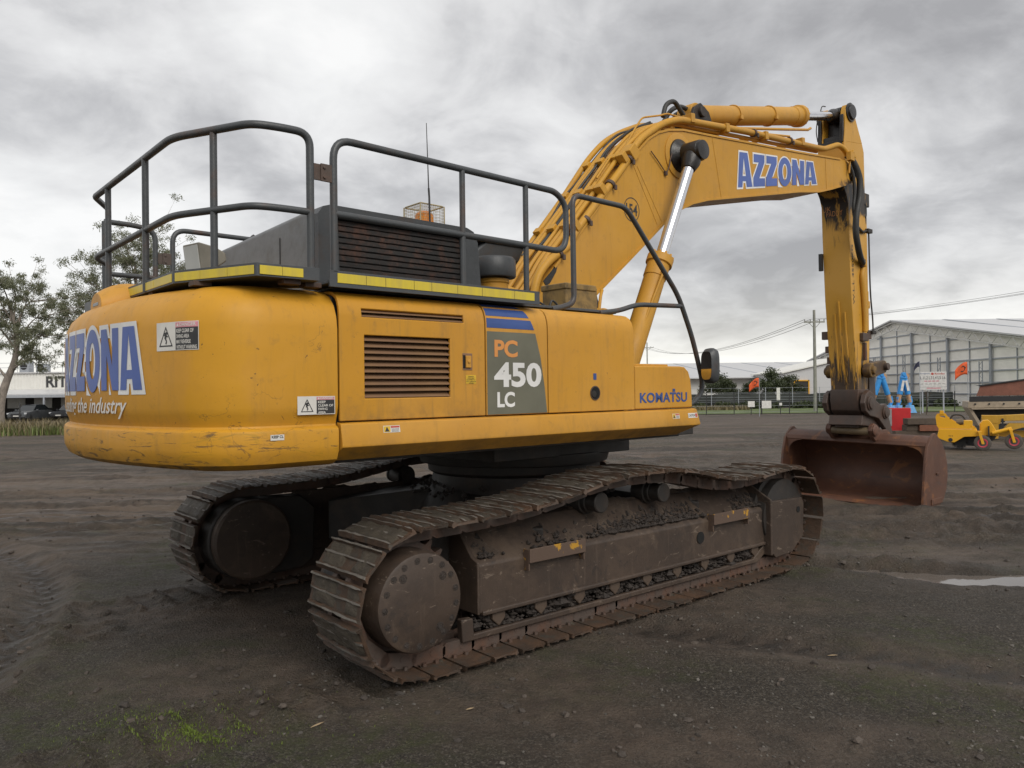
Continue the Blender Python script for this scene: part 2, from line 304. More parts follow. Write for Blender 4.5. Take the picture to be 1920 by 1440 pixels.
# text and letter outlines -> flat meshes
def curve_mesh(cu):
    o=bpy.data.objects.new('tmp',cu); C.objects.link(o); dg=bpy.context.evaluated_depsgraph_get(); dg.update()
    me=bpy.data.meshes.new_from_object(o.evaluated_get(dg)); bpy.data.objects.remove(o); return me
def font_mesh(body,size=1.0,bold=0.0,shear=0.0,align='LEFT',space=1.0):
    cu=bpy.data.curves.new('t','FONT'); cu.body=body; cu.size=size; cu.offset=bold; cu.shear=shear; cu.align_x=align; cu.space_character=space; cu.resolution_u=4
    me=curve_mesh(cu); vs=np.array([v.co[:] for v in me.vertices]); fs=[tuple(p.vertices) for p in me.polygons]; bpy.data.meshes.remove(me); return vs[:,:2],fs
def outline_mesh(contours,grow=0.0):
    cu=bpy.data.curves.new('t','CURVE'); cu.dimensions='2D'; cu.fill_mode='BOTH'; cu.offset=grow
    for c in contours:
        sp=cu.splines.new('POLY'); sp.points.add(len(c)-1); sp.use_cyclic_u=True
        for i,p in enumerate(c): sp.points[i].co=(p[0],p[1],0,1)
    me=curve_mesh(cu); vs=np.array([v.co[:] for v in me.vertices]); fs=[tuple(p.vertices) for p in me.polygons]; bpy.data.meshes.remove(me); return vs[:,:2],fs
def heavy(word):
    """heavy sans capitals as outlines, height 1; returns contours and width"""
    G={}
    G['A']=([[(0,0),(0.10,1),(0.50,1),(0.74,0),(0.44,0),(0.405,0.17),(0.255,0.17),(0.235,0)],[(0.250,0.33),(0.40,0.33),(0.312,0.80)]],0.74)
    G['Z']=([[(0,0),(0,0.27),(0.28,0.74),(0.03,0.74),(0.03,1),(0.60,1),(0.60,0.76),(0.33,0.27),(0.62,0.27),(0.62,0)]],0.63)
    el=lambda cx,cy,a,b,n=28:[(cx+a*math.cos(2*math.pi*i/n),cy+b*math.sin(2*math.pi*i/n)) for i in range(n)]
    G['O']=([el(0.38,0.5,0.38,0.53),el(0.38,0.5,0.135,0.29)],0.76)
    G['N']=([[(0,0),(0,1),(0.26,1),(0.46,0.46),(0.46,1),(0.72,1),(0.72,0),(0.46,0),(0.26,0.50),(0.26,0)]],0.72)
    x=0; out=[]
    for ch in word:
        cs,w=G[ch]; out+=[[(px+x,py) for px,py in c] for c in cs]; x+=w+0.035
    return out,x-0.035
def slice_u(vs,fs,step):
    """cut a flat mesh into vertical strips so that it can follow a curved surface"""
    bm=bmesh.new(); B=[bm.verts.new((p[0],p[1],0)) for p in vs]
    for f in fs:
        try: bm.faces.new([B[i] for i in f])
        except ValueError: pass
    a,b=vs[:,0].min(),vs[:,0].max(); u=math.ceil(a/step)*step
    while u<b:
        bmesh.ops.bisect_plane(bm,geom=bm.verts[:]+bm.edges[:]+bm.faces[:],plane_co=(u,0,0),plane_no=(1,0,0)); u+=step
    bm.verts.index_update(); v=np.array([x.co[:2] for x in bm.verts]); f=[tuple(q.index for q in x.verts) for x in bm.faces]; bm.free(); return v,f
paint('louver_brown',(0.20,0.115,0.060),(0.26,0.150,0.075),streak=0.2,dirt=0.3,chips=0.72)
worn_steel('valve_paint',(0.30,0.19,0.06),(0.035,0.028,0.02),0.62,0.6,0,0.003,5.0)
simple('cage_wire',(0.34,0.28,0.16),0.5)
worn_steel('link_paint',(0.07,0.045,0.03),(0.30,0.17,0.03),0.45,0.6,0,0.004,5.0)
# ------------------------------------------------------------------ ground
def vnoise(x,y,seed=0):
    xi=np.floor(x).astype(np.int64); yi=np.floor(y).astype(np.int64); xf=x-xi; yf=y-yi
    def h(a,b):
        n=(a*374761393+b*668265263+seed*974634777)&0xffffffff; n=((n^(n>>13))*1274126177)&0xffffffff; n=n^(n>>16); return (n&0xffff)/65535.0
    u=xf*xf*xf*(xf*(xf*6-15)+10); v=yf*yf*yf*(yf*(yf*6-15)+10)
    return (h(xi,yi)*(1-u)+h(xi+1,yi)*u)*(1-v)+(h(xi,yi+1)*(1-u)+h(xi+1,yi+1)*u)*v
def fbm(x,y,o=4,seed=0,g=0.5):
    s=0;a=1;t=0
    for i in range(o): s=s+a*vnoise(x*2**i+i*17.3,y*2**i+i*9.1,seed+i); t+=a; a*=g
    return s/t-0.5
def sst(a,b,x): t=np.clip((x-a)/(b-a),0,1); return t*t*(3-2*t)
def gz(x,y):
    """broad shape of the yard: it falls away gently behind the machine"""
    d=np.maximum(0,np.hypot(x*0.6,y)-15.0); return -0.75*(1-np.exp(-d/45.0))
def seg_dist(x,y,P):
    best=np.full(x.shape,9e9); along=np.zeros(x.shape); acc=0
    for (x0,y0),(x1,y1) in zip(P[:-1],P[1:]):
        dx,dy=x1-x0,y1-y0; L=math.hypot(dx,dy); t=np.clip(((x-x0)*dx+(y-y0)*dy)/L**2,0,1); d=np.hypot(x-x0-t*dx,y-y0-t*dy); m=d<best; best=np.where(m,d,best); along=np.where(m,acc+t*L,along); acc+=L
    return best,along
RUTS=[([(-3.2,4.6),(-3.65,5.75),(-4.1,6.83),(-4.92,7.91),(-6.5,9.2),(-9,10.2)],0.16,0.020),([(-16,12.6),(-9,11.6),(-4,11.9),(1,13.4),(8,16),(14,17)],0.20,0.030),([(-16,14.4),(-9,13.4),(-4,13.7),(1,15.2),(8,17.8)],0.20,0.028),([(-14,9.6),(-8,9.0),(-5,9.8),(-3,11.4)],0.16,0.022),([(-18,10.8),(-9,10.1),(-4.5,10.6),(-1,12.2)],0.13,0.018),([(-18,16.5),(-9,15.8),(-3,16.4),(6,19.4)],0.22,0.03),([(-18,18.6),(-9,17.8),(-3,18.4),(6,21.4)],0.22,0.03),([(3,12.2),(7,11.6),(14,12.0)],0.2,0.03),([(2,13.6),(7,13.2),(16,14.2)],0.2,0.03),
      ([(2.2,9.4),(4.5,9.0),(8,8.5),(14,8.6)],0.22,0.035),([(2.0,10.6),(4.5,10.2),(8,9.7),(14,9.9)],0.22,0.035),([(1.6,7.9),(3.4,7.3),(5.2,6.5),(8,5.6)],0.17,0.028),([(0.9,5.6),(2.2,5.0),(3.4,4.3),(4.6,3.5)],0.18,0.012),([(-20,22),(0,25),(12,24),(30,27)],0.4,0.04),([(-20,26),(0,30),(12,29),(30,33)],0.4,0.04)]
_TC,_TS=math.cos(0.705482),math.sin(0.705482)
def ground_h(x,y,full=False):
    """height, mud mask, moss mask"""
    rutm=np.zeros_like(x); far=np.hypot(x,y-6); near=1-sst(22,60,far)
    h=gz(x,y)+0.035*fbm(x*0.35,y*0.35,3,1)+near*(0.030*fbm(x*1.7,y*1.7,3,5)+0.014*fbm(x*6,y*6,3,9)+0.008*fbm(x*22,y*22,2,13))
    mudm=sst(-0.10,0.14,fbm(x*0.20,y*0.55,4,21)+0.09*sst(6.5,9,y)-0.14*(1-sst(4.0,6.5,y)))*0.85
    for P,w,dp in RUTS:
        d,s=seg_dist(x,y,P); k=np.exp(-(d/w)**2); tread=0.35*np.sign(np.sin(s*30+np.where(d>0.05,4,0)))*k
        dp=dp*2.6; h=h-dp*k+dp*0.7*np.exp(-((d-w*1.7)/(w*0.55))**2)*(1+0.8*fbm(x*9,y*9,2,33))+dp*0.45*tread; mudm=np.maximum(mudm,np.exp(-(d/(w*2.2))**2)*0.9); rutm=np.maximum(rutm,np.exp(-(d/(w*0.8))**2)*(0.75+0.25*np.sign(np.sin(s*30+np.where(d>0.05,4,0)))))  # rutm: damp rut floor, with the shade of rut and tread painted in
    # prints left by the crawler behind the near track
    fx_=(x+0.2198)*_TC+(y-7.0021)*_TS; fy_=-(x+0.2198)*_TS+(y-7.0021)*_TC
    for y0 in (-1.37,1.37):
        m=sst(0.02,0.06,0.32-np.abs(fy_-y0))*sst(-4.9,-3.9,fx_)*(1-sst(-2.15,-1.9,fx_)); ph=(fx_/0.2286)%1.0
        h=h+m*(-0.020+0.045*np.exp(-((ph-0.5)/0.17)**2))*(0.5+1.3*vnoise(x*7,y*7,41)); mudm=np.maximum(mudm,m*0.55)
    # broken-up mud
    for cx,cy,r_ in ((-3.1,5.6,0.55),(-2.6,6.4,0.5),(-3.9,4.9,0.5),(5.6,9.3,1.6),(4.2,8.7,1.0),(7.2,8.8,1.4),(3.4,7.5,0.8),(-1.1,4.3,0.4)):
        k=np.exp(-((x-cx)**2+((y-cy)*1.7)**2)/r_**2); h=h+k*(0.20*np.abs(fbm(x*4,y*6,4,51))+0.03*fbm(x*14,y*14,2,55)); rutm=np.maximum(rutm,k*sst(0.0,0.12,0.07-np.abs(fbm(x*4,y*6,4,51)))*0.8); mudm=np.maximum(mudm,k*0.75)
    rid=np.maximum(np.exp(-(((x+5)/5.5)**2+((y-10.3)/2.3)**2)),np.exp(-(((x-7)/5.0)**2+((y-9.8)/1.5)**2))); h=h+near*(rid*0.16*np.abs(fbm(x*1.3+0.3*np.sin(y),y*6.5,4,95))+sst(7,10,y)*0.07*np.abs(fbm(x*0.9,y*4.2,4,97))); mudm=np.maximum(mudm,rid*0.55); rutm=np.maximum(rutm,rid*sst(0.02,0.16,-fbm(x*1.3+0.3*np.sin(y),y*6.5,4,95)+0.02)*0.9)  # hollows between the ridges enter rutm as painted shade
    # clods pushed up along the tracks and the basin of the puddle
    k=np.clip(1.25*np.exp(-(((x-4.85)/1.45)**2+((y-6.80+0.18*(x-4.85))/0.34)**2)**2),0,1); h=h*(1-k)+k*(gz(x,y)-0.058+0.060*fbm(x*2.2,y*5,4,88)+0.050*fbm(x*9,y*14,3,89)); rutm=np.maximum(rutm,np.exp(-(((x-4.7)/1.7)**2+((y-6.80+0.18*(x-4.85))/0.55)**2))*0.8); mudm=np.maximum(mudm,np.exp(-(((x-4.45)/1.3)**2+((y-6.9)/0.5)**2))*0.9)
    dry=np.zeros_like(x)
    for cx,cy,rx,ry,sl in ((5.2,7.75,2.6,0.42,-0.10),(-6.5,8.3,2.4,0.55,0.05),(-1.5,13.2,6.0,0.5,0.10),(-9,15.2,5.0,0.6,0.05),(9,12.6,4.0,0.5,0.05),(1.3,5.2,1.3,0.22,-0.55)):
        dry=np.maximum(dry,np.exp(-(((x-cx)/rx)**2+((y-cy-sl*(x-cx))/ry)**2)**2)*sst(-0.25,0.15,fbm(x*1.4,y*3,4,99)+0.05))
    moss=sst(0.02,0.22,fbm(x*0.8+3,y*0.8,4,61)+0.20*(1-sst(4.2,7.5,np.hypot(x*0.55,y)))-0.03)*(1-mudm)
    moss=np.maximum(moss,np.exp(-(((x+1.72)/0.42)**2+((y-3.98)/0.24)**2))*sst(-0.1,0.25,fbm(x*6,y*6,3,71)+0.12))
    moss=np.maximum(moss,0.8*sst(0.0,0.25,fbm(x*0.10+7,y*0.22,3,77)-0.02)*sst(14,20,y)*(1-sst(34,50,y))*(1-mudm*0.5))
    return (h,mudm,moss,rutm,dry) if full else (h,mudm,moss)
def axis_lines(f0,f1,step,ext,g):
    a=list(np.arange(f0,f1+step/2,step)); s=step; x=a[-1]
    while x<ext: s=min(s*g,60); x+=s; a.append(x)
    s=step; x=a[0]; b=[]
    while x>-ext: s=min(s*g,60); x-=s; b.append(x)
    return np.array(b[::-1]+a)
gxs=axis_lines(-7.5,7.5,0.05,900,1.05); gys=axis_lines(3.0,14.0,0.045,900,1.05)
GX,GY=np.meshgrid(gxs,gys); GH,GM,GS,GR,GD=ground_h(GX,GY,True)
nx,ny=len(gxs),len(gys); co=np.stack([GX.ravel(),GY.ravel(),GH.ravel()],1).astype(np.float32)
ii=(np.arange(ny-1)[:,None]*nx+np.arange(nx-1)[None,:]).ravel(); fc=np.stack([ii,ii+1,ii+nx+1,ii+nx],1).astype(np.int32)
me=bpy.data.meshes.new('ground'); me.vertices.add(len(co)); me.vertices.foreach_set('co',co.ravel()); me.loops.add(len(fc)*4); me.loops.foreach_set('vertex_index',fc.ravel()); me.polygons.add(len(fc)); me.polygons.foreach_set('loop_start',np.arange(len(fc),dtype=np.int32)*4); me.polygons.foreach_set('loop_total',np.full(len(fc),4,np.int32)); me.update(calc_edges=True); me.shade_smooth()
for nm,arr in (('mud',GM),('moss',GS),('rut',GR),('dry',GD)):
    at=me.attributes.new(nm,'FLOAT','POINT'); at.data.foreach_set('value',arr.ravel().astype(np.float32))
k=NB('ground_soil'); am=k.n('ShaderNodeAttribute',attribute_name='mud').outputs['Fac']; aq=k.n('ShaderNodeAttribute',attribute_name='moss').outputs['Fac']
c=k.mix(k.ramp(k.noise(1.6,8,0.7,0.2),0.3,0.7),(0.036,0.029,0.021),(0.064,0.052,0.038))
v1=k.n('ShaderNodeTexVoronoi'); v1.inputs['Scale'].default_value=52; k.l(k.co,v1.inputs[0]); v2=k.n('ShaderNodeTexVoronoi'); v2.inputs['Scale'].default_value=125; k.l(k.co,v2.inputs[0])
s1=k.n('ShaderNodeSeparateColor'); k.l(v1.outputs['Color'],s1.inputs[0]); s2=k.n('ShaderNodeSeparateColor'); k.l(v2.outputs['Color'],s2.inputs[0])
c=k.mix(k.ramp(s1.outputs[0],0.72,0.95),c,(0.110,0.096,0.078)); c=k.mix(k.ramp(s2.outputs[0],0.62,0.95),c,(0.118,0.104,0.086)); c=k.mix(k.ramp(s2.outputs[1],0.55,0.95),c,(0.022,0.019,0.016)); c=k.mix(k.ramp(k.noise(30,6,0.75,off=3.0),0.54,0.68),c,(0.026,0.022,0.018))
mf=k.math('MULTIPLY',am,k.ramp(k.noise(3.5,7,0.7,0.3,off=5.0),0.25,0.60)); c=k.mix(mf,c,k.mix(k.ramp(k.noise(5,7,0.7,off=2.0),0.35,0.65),(0.074,0.053,0.039),(0.138,0.102,0.076)))
ar=k.n('ShaderNodeAttribute',attribute_name='rut').outputs['Fac']; c=k.mix(k.math('MULTIPLY',k.n('ShaderNodeAttribute',attribute_name='dry').outputs['Fac'],0.75),c,k.mix(k.ramp(k.noise(6,7,0.7,off=60.0),0.35,0.65),(0.125,0.096,0.075),(0.175,0.138,0.110))); c=k.mix(k.math('MULTIPLY',ar,0.92),c,(0.027,0.021,0.016)); ry=k.ramp(k.sep()[1],6.5,11.0); sk_=k.noise(1.0,7,0.62,0.6,stretch=(0.16,0.75,1),off=21.0); c=k.mix(k.math('MULTIPLY',k.math('MULTIPLY',k.ramp(sk_,0.48,0.60),ry),0.75),c,(0.140,0.104,0.077)); sj_=k.noise(1.0,8,0.65,0.8,stretch=(0.30,1.9,1),off=31.0); c=k.mix(k.math('MULTIPLY',k.math('MULTIPLY',k.ramp(sj_,0.52,0.60),ry),0.65),c,(0.048,0.037,0.030))  # rut colour: damp mud, darkened further to paint in shade of the hollows
gf=k.math('MULTIPLY',aq,k.ramp(k.noise(6,8,0.75,0.3,off=9.0),0.40,0.66)); c=k.mix(k.math('MULTIPLY',gf,0.80),c,k.mix(k.noise(22,5,0.7),(0.034,0.040,0.013),(0.075,0.088,0.022)))
k.col(c); k.rough(k.math('SUBTRACT',k.math('ADD',k.math('MULTIPLY',k.noise(4,5,off=4.0),0.35),0.62),k.math('ADD',k.math('MULTIPLY',mf,0.18),k.math('MULTIPLY',k.n('ShaderNodeAttribute',attribute_name='rut').outputs['Fac'],0.30)))); k.b.inputs['Specular IOR Level'].default_value=0.35
hh=k.math('SUBTRACT',k.math('MULTIPLY',k.noise(40,7,0.75),1.0),k.math('ADD',k.math('MULTIPLY',v1.outputs['Distance'],0.35),k.math('MULTIPLY',v2.outputs['Distance'],0.25))); k.bump(hh,1.0,0.030)
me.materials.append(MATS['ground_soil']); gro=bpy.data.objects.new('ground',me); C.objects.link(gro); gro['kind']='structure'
# puddle
k=NB('muddy_water'); k.col((0.13,0.11,0.095)); k.rough(0.06); k.b.inputs['Specular IOR Level'].default_value=0.9; k.bump(k.noise(25,3),0.05,0.002)
mb=MB(); n_=48; pts=[]
for i in range(n_):
    a=2*math.pi*i/n_; r_=1+0.18*math.sin(3*a+1)+0.12*math.sin(7*a); px=4.85+2.10*r_*math.cos(a); py=6.80+0.80*r_*math.sin(a)-0.18*(px-4.85); pts.append((px,py,-0.034+float(gz(np.array(px),np.array(py)))))
mb.add(pts,[tuple(range(n_))]); pw=mk('puddle',mb,'muddy_water',None,0,smooth=0); pw['kind']='structure'
def ground_at(x,y): 
    h,_,_=ground_h(np.array([x],float),np.array([y],float)); return float(h[0])
def scatter_stones(name,n,box,s0,s1,mat,seed,mask=None):
    r=np.random.default_rng(seed); x=r.uniform(box[0],box[1],n); y=box[2]+(box[3]-box[2])*r.random(n)**1.6
    if mask is not None: m=r.random(n)<mask(x,y); x=x[m]; y=y[m]; n=len(x)
    h,_,_=ground_h(x,y); s=s0+(s1-s0)*r.random(n)**5
    g=(1+5**0.5)/2; base=np.array([(-1,g,0),(1,g,0),(-1,-g,0),(1,-g,0),(0,-1,g),(0,1,g),(0,-1,-g),(0,1,-g),(g,0,-1),(g,0,1),(-g,0,-1),(-g,0,1)],float)/1.9; bf=np.array([(0,11,5),(0,5,1),(0,1,7),(0,7,10),(0,10,11),(1,5,9),(5,11,4),(11,10,2),(10,7,6),(7,1,8),(3,9,4),(3,4,2),(3,2,6),(3,6,8),(3,8,9),(4,9,5),(2,4,11),(6,2,10),(8,6,7),(9,8,1)])
    P=base[None]*(0.70+0.55*r.random((n,12,1)))*s[:,None,None]*(0.6+0.7*r.random((n,1,3))); P[:,:,2]*=0.70
    a=r.random(n)*6.28; ca,sa=np.cos(a)[:,None],np.sin(a)[:,None]; X=P[:,:,0]*ca-P[:,:,1]*sa+x[:,None]; Y=P[:,:,0]*sa+P[:,:,1]*ca+y[:,None]; Z=P[:,:,2]+(h+s*0.15)[:,None]
    me=bpy.data.meshes.new(name); vs=np.stack([X,Y,Z],2).reshape(-1,3); fs=(bf[None]+(np.arange(n)*12)[:,None,None]).reshape(-1,3)
    me.from_pydata(vs.tolist(),[],fs.tolist()); me.materials.append(MATS[mat]); o=bpy.data.objects.new(name,me); C.objects.link(o); o['kind']='stuff'; return o
k=NB('stone'); oi=k.n('ShaderNodeNewGeometry'); k.col(k.mix(k.n('ShaderNodeNewGeometry').outputs['Random Per Island'],(0.045,0.040,0.034),(0.135,0.122,0.105))); k.rough(0.8)
k=NB('clod'); k.col(k.mix(k.n('ShaderNodeNewGeometry').outputs['Random Per Island'],(0.040,0.033,0.028),(0.088,0.070,0.057))); k.rough(0.85); k.bump(k.noise(60,5),0.6,0.01)
tag(scatter_stones('gravel',30000,(-6,7,3.1,10.5),0.0022,0.014,'stone',3,lambda x,y:np.clip(0.25+2.2*fbm(x*1.1,y*1.1,3,91)+0.9*np.exp(-((x-2.6)**2+(y-3.7)**2)/1.2),0.03,1)),'small loose grey stones scattered over the dark yard','gravel')
tag(scatter_stones('mud_crumb',8000,(-9,10,3.2,14),0.004,0.030,'clod',4,lambda x,y:np.clip(ground_h(x,y)[1]*1.1,0,1)),'crumbs of dark broken mud along the ruts','mud')
# grass: a bright tuft patch and thin blades over the mossy ground
def blades(name,pts,h0,h1,w,mat,seed,bend=0.5):
    r=np.random.default_rng(seed); n=len(pts); x,y,z=pts[:,0],pts[:,1],pts[:,2]; a=r.random(n)*6.28; hh=h0+(h1-h0)*r.random(n); d=np.stack([np.cos(a),np.sin(a)],1); b=r.random(n)*bend*hh
    base=np.stack([x,y,z-0.003],1); s=np.stack([-d[:,1],d[:,0],0*x],1)*w*(0.6+0.8*r.random(n))[:,None]; mid=base+np.stack([d[:,0]*b*0.4,d[:,1]*b*0.4,hh*0.6],1); tip=base+np.stack([d[:,0]*b,d[:,1]*b,hh],1)
    vs=np.stack([base-s,base+s,mid+s*0.7,mid-s*0.7,tip],1).reshape(-1,3); o=np.arange(n)*5
    fs=[(i,i+1,i+2,i+3) for i in o]+[(i+3,i+2,i+4) for i in o]
    me=bpy.data.meshes.new(name); me.from_pydata(vs.tolist(),[],fs); me.materials.append(MATS[mat]); ob=bpy.data.objects.new(name,me); C.objects.link(ob); ob['kind']='stuff'; return ob
def grass_mat(name,a,b):
    k=NB(name); k.col(k.mix(k.n('ShaderNodeNewGeometry').outputs['Random Per Island'],a,b)); k.rough(0.6); k.b.inputs['Subsurface Weight'].default_value=0.0
grass_mat('grass_bright',(0.075,0.115,0.012),(0.16,0.22,0.020)); grass_mat('grass_dull',(0.075,0.080,0.028),(0.14,0.14,0.050)); grass_mat('reed',(0.10,0.085,0.040),(0.24,0.19,0.10)); grass_mat('lawn_blade',(0.060,0.090,0.018),(0.13,0.16,0.035))
r=np.random.default_rng(8); x=np.r_[r.normal(-1.62,0.13,1600),r.normal(-1.86,0.18,600),r.normal(-1.75,0.40,500)]; y=np.r_[r.normal(3.93,0.075,1600),r.normal(4.15,0.07,600),r.normal(4.05,0.22,500)]; hh,_,_=ground_h(x,y)
tag(blades('grass',np.stack([x,y,hh],1),0.004,0.020,0.0018,'grass_bright',1),'bright green patch of short new grass on the dark yard','grass')
x=r.uniform(-4.5,5.5,26000); y=3.2+5.0*r.random(26000)**1.5; hh,mm,ms=ground_h(x,y); m=r.random(len(x))<ms**2*0.7
tag(blades('grass',np.stack([x,y,hh],1)[m],0.004,0.016,0.0016,'grass_dull',2),'thin dull grass and moss growing through the gravel','grass')
# twigs and dry leaves
k=NB('dry_leaf'); k.col((0.30,0.22,0.13)); k.rough(0.7)
for i,(x,y,a,l) in enumerate(((-1.03,4.03,0.9,0.085),(-0.25,4.22,0.5,0.05),(2.05,5.02,0.1,0.07))):
    mb=MB(); z=ground_at(x,y)+0.006; d=np.array([math.cos(a),math.sin(a),0.0]); s=np.array([-d[1],d[0],0])*0.009; c=np.array([x,y,z]); rows=[[tuple(c+d*l*(t-0.5)+s*w+np.array([0,0,0.004*math.sin(3*t)-0.002*abs(w)])) for w in (-math.sin(math.pi*min(max(t,0.06),0.94)),0,math.sin(math.pi*min(max(t,0.06),0.94)))] for t in np.linspace(0,1,6)]
    mb.grid(rows); o=mk('dry_leaf',mb,'dry_leaf',None,0,solid=0.0015,fix=False); tag(o,['pale dry leaf lying behind the near track','small straw-coloured leaf on the gravel beside the near track','dry leaf on the open gravel between the near track and the puddle'][i],'leaf')
# ------------------------------------------------------------------ the excavator
ex=thing('excavator','worn yellow tracked excavator with grey rear handrails and rusty wide bucket resting on the ground','excavator',(-0.2198,7.0021,0),0.705482)
UR=0.0209      # the house is slewed slightly on the undercarriage
def up(name,mb,mat,bevel=0.0,**k):
    o=mk(name,mb,mat,ex,bevel,**k); o.rotation_euler=(0,0,UR); return o
nrng=np.random.default_rng(5)
# ---- tracks
PITCH=0.2286
def track_loop():
    P=[(x,0.035) for x in np.linspace(-1.75,2.28,40)]
    P+=[(2.37+0.462*math.cos(a),0.503+0.462*math.sin(a)) for a in np.linspace(R(-84),R(84),18)]
    P+=[(2.2,0.962),(2.06,0.948),(1.88,0.928),(1.654,0.922),(1.444,0.928),(1.224,0.957),(0.999,1.005),(0.777,1.055),(0.55,1.074),(0.315,1.082),(0.09,1.080),(-0.14,1.064),(-0.371,1.023),(-0.58,0.985),(-0.8,0.952),(-1.02,0.932),(-1.25,0.922),(-1.47,0.915),(-1.70,0.912)]
    P+=[(-1.82+0.44*math.cos(a),0.473+0.44*math.sin(a)) for a in np.linspace(R(94),R(262),18)]
    P=np.array(P+[P[0]]); d=np.r_[0,np.cumsum(np.linalg.norm(np.diff(P,axis=0),axis=1))]; n=int(round(d[-1]/PITCH)); s=(np.arange(n)+0.35)*d[-1]/n
    q=np.stack([np.interp(s,d,P[:,0]),np.interp(s,d,P[:,1])],1); e=d[-1]/n*0.45
    a=np.stack([np.interp((s-e)%d[-1],d,P[:,0]),np.interp((s-e)%d[-1],d,P[:,1])],1); b=np.stack([np.interp((s+e)%d[-1],d,P[:,0]),np.interp((s+e)%d[-1],d,P[:,1])],1)
    return (a+b)/2,(b-a)/np.linalg.norm(b-a,axis=1)[:,None]
LOOP,TAN=track_loop()
def shoe_mesh(i):
    r=np.random.default_rng(100+i); mb=MB()
    pr=[(-0.094,-0.010),(-0.075,-0.006),(0.080,-0.006),(0.101,-0.018),(0.106,-0.008),(0.101,0.004),(0.094,0.030),(0.082,0.030),(0.074,0.007),(0.010,0.007),(0.004,0.024),(-0.008,0.024),(-0.014,0.007),(-0.072,0.007),(-0.080,0.032),(-0.090,0.032),(-0.094,0.004)]
    ys=np.linspace(-0.3,0.3,13); n=len(pr); vs=[]
    for j,y in enumerate(ys):
        for (x,z) in pr:
            edge=1.0 if j in (0,12) else 0.0
            dz=0 if z<0.01 else -r.random()*0.007-(0.006 if edge else 0)
            vs.append((x+(r.random()-0.5)*(0.006 if z>0.01 else 0.002),y+edge*(r.random()-0.5)*0.022,z+dz))
    fs=[(j*n+k,j*n+(k+1)%n,(j+1)*n+(k+1)%n,(j+1)*n+k) for j in range(12) for k in range(n)]+[tuple(range(n-1,-1,-1)),tuple(range(12*n,13*n))]
    mb.add(vs,fs); crest={6,10,14}
    for j in range(12):
        for k in range(n):
            if k in crest: mb.mi[j*n+k]=2
    mb.cur=1
    # packed mud between the bars
    gx=np.linspace(-0.082,0.084,9); gy=np.linspace(-0.285,0.285,15); b0=r.random()*0.012
    H=0.010+b0+0.014*(r.random((15,9))-0.35)
    H[:,0]=0.0; H[:,-1]=0.0; H[0]=0.002; H[-1]=0.002
    if r.random()<0.6:
        c=r.integers(3,11); H[c:c+3]-=0.02
    mb.grid([[(x,y,H[j,k]) for k,x in enumerate(gx)] for j,y in enumerate(gy)])
    return mb
SHOES=[]
for i in range(5):
    me=shoe_mesh(i).mesh('shoe'); me.materials.append(MATS['track_steel']); me.materials.append(MATS['mud_shoe']); me.materials.append(MATS['worn_edge']); me.shade_smooth(); me.set_sharp_from_angle(angle=R(40)); SHOES.append(me)
lk=MB()
for sg in (-1,1):
    y0=sg*0.080-0.022; lk.prism([(-0.125,-0.03),(-0.125,-0.075),(-0.10,-0.105),(0.09,-0.105),(0.125,-0.085),(0.125,-0.04),(0.09,-0.008),(-0.09,-0.008)],y0,y0+0.048)
    lk.cyl((0.03,y0-0.008,-0.065),(0.03,y0+0.05,-0.065),0.022,8)
lk.cyl((-0.115,-0.09,-0.072),(-0.115,0.09,-0.072),0.036,10)
for sx_ in (-0.045,0.045):
    for sy in (-0.125,0.125): lk.cyl((sx_,sy,-0.026),(sx_,sy,-0.006),0.015,6)
LINK=lk.mesh('link'); LINK.materials.append(MATS['bracket_rust']); LINK.shade_smooth(); LINK.set_sharp_from_angle(angle=R(40))
def lumps(name,spots,mat,parent,seed,n_sub=8):
    """loose clods, one object"""
    r=np.random.default_rng(seed); vs=[]; fs=[]
    base=[(1,0,0),(-1,0,0),(0,1,0),(0,-1,0),(0,0,1),(0,0,-1)]; bf=[(0,2,4),(2,1,4),(1,3,4),(3,0,4),(2,0,5),(1,2,5),(3,1,5),(0,3,5)]
    for (x,y,z,s) in spots:
        o=len(vs); a=r.random()*6.28; c_,s_=math.cos(a),math.sin(a)
        for b in base:
            k=s*(0.6+0.7*r.random(3)); px,py,pz=b[0]*k[0],b[1]*k[1],b[2]*k[2]*0.8; vs.append((x+px*c_-py*s_,y+px*s_+py*c_,z+pz))
        fs+=[tuple(i+o for i in f) for f in bf]
    me=bpy.data.meshes.new(name); me.from_pydata(vs,[],fs); me.materials.append(MATS[mat]); o=bpy.data.objects.new(name,me); C.objects.link(o); o.parent=parent; o['kind']='stuff'; return o
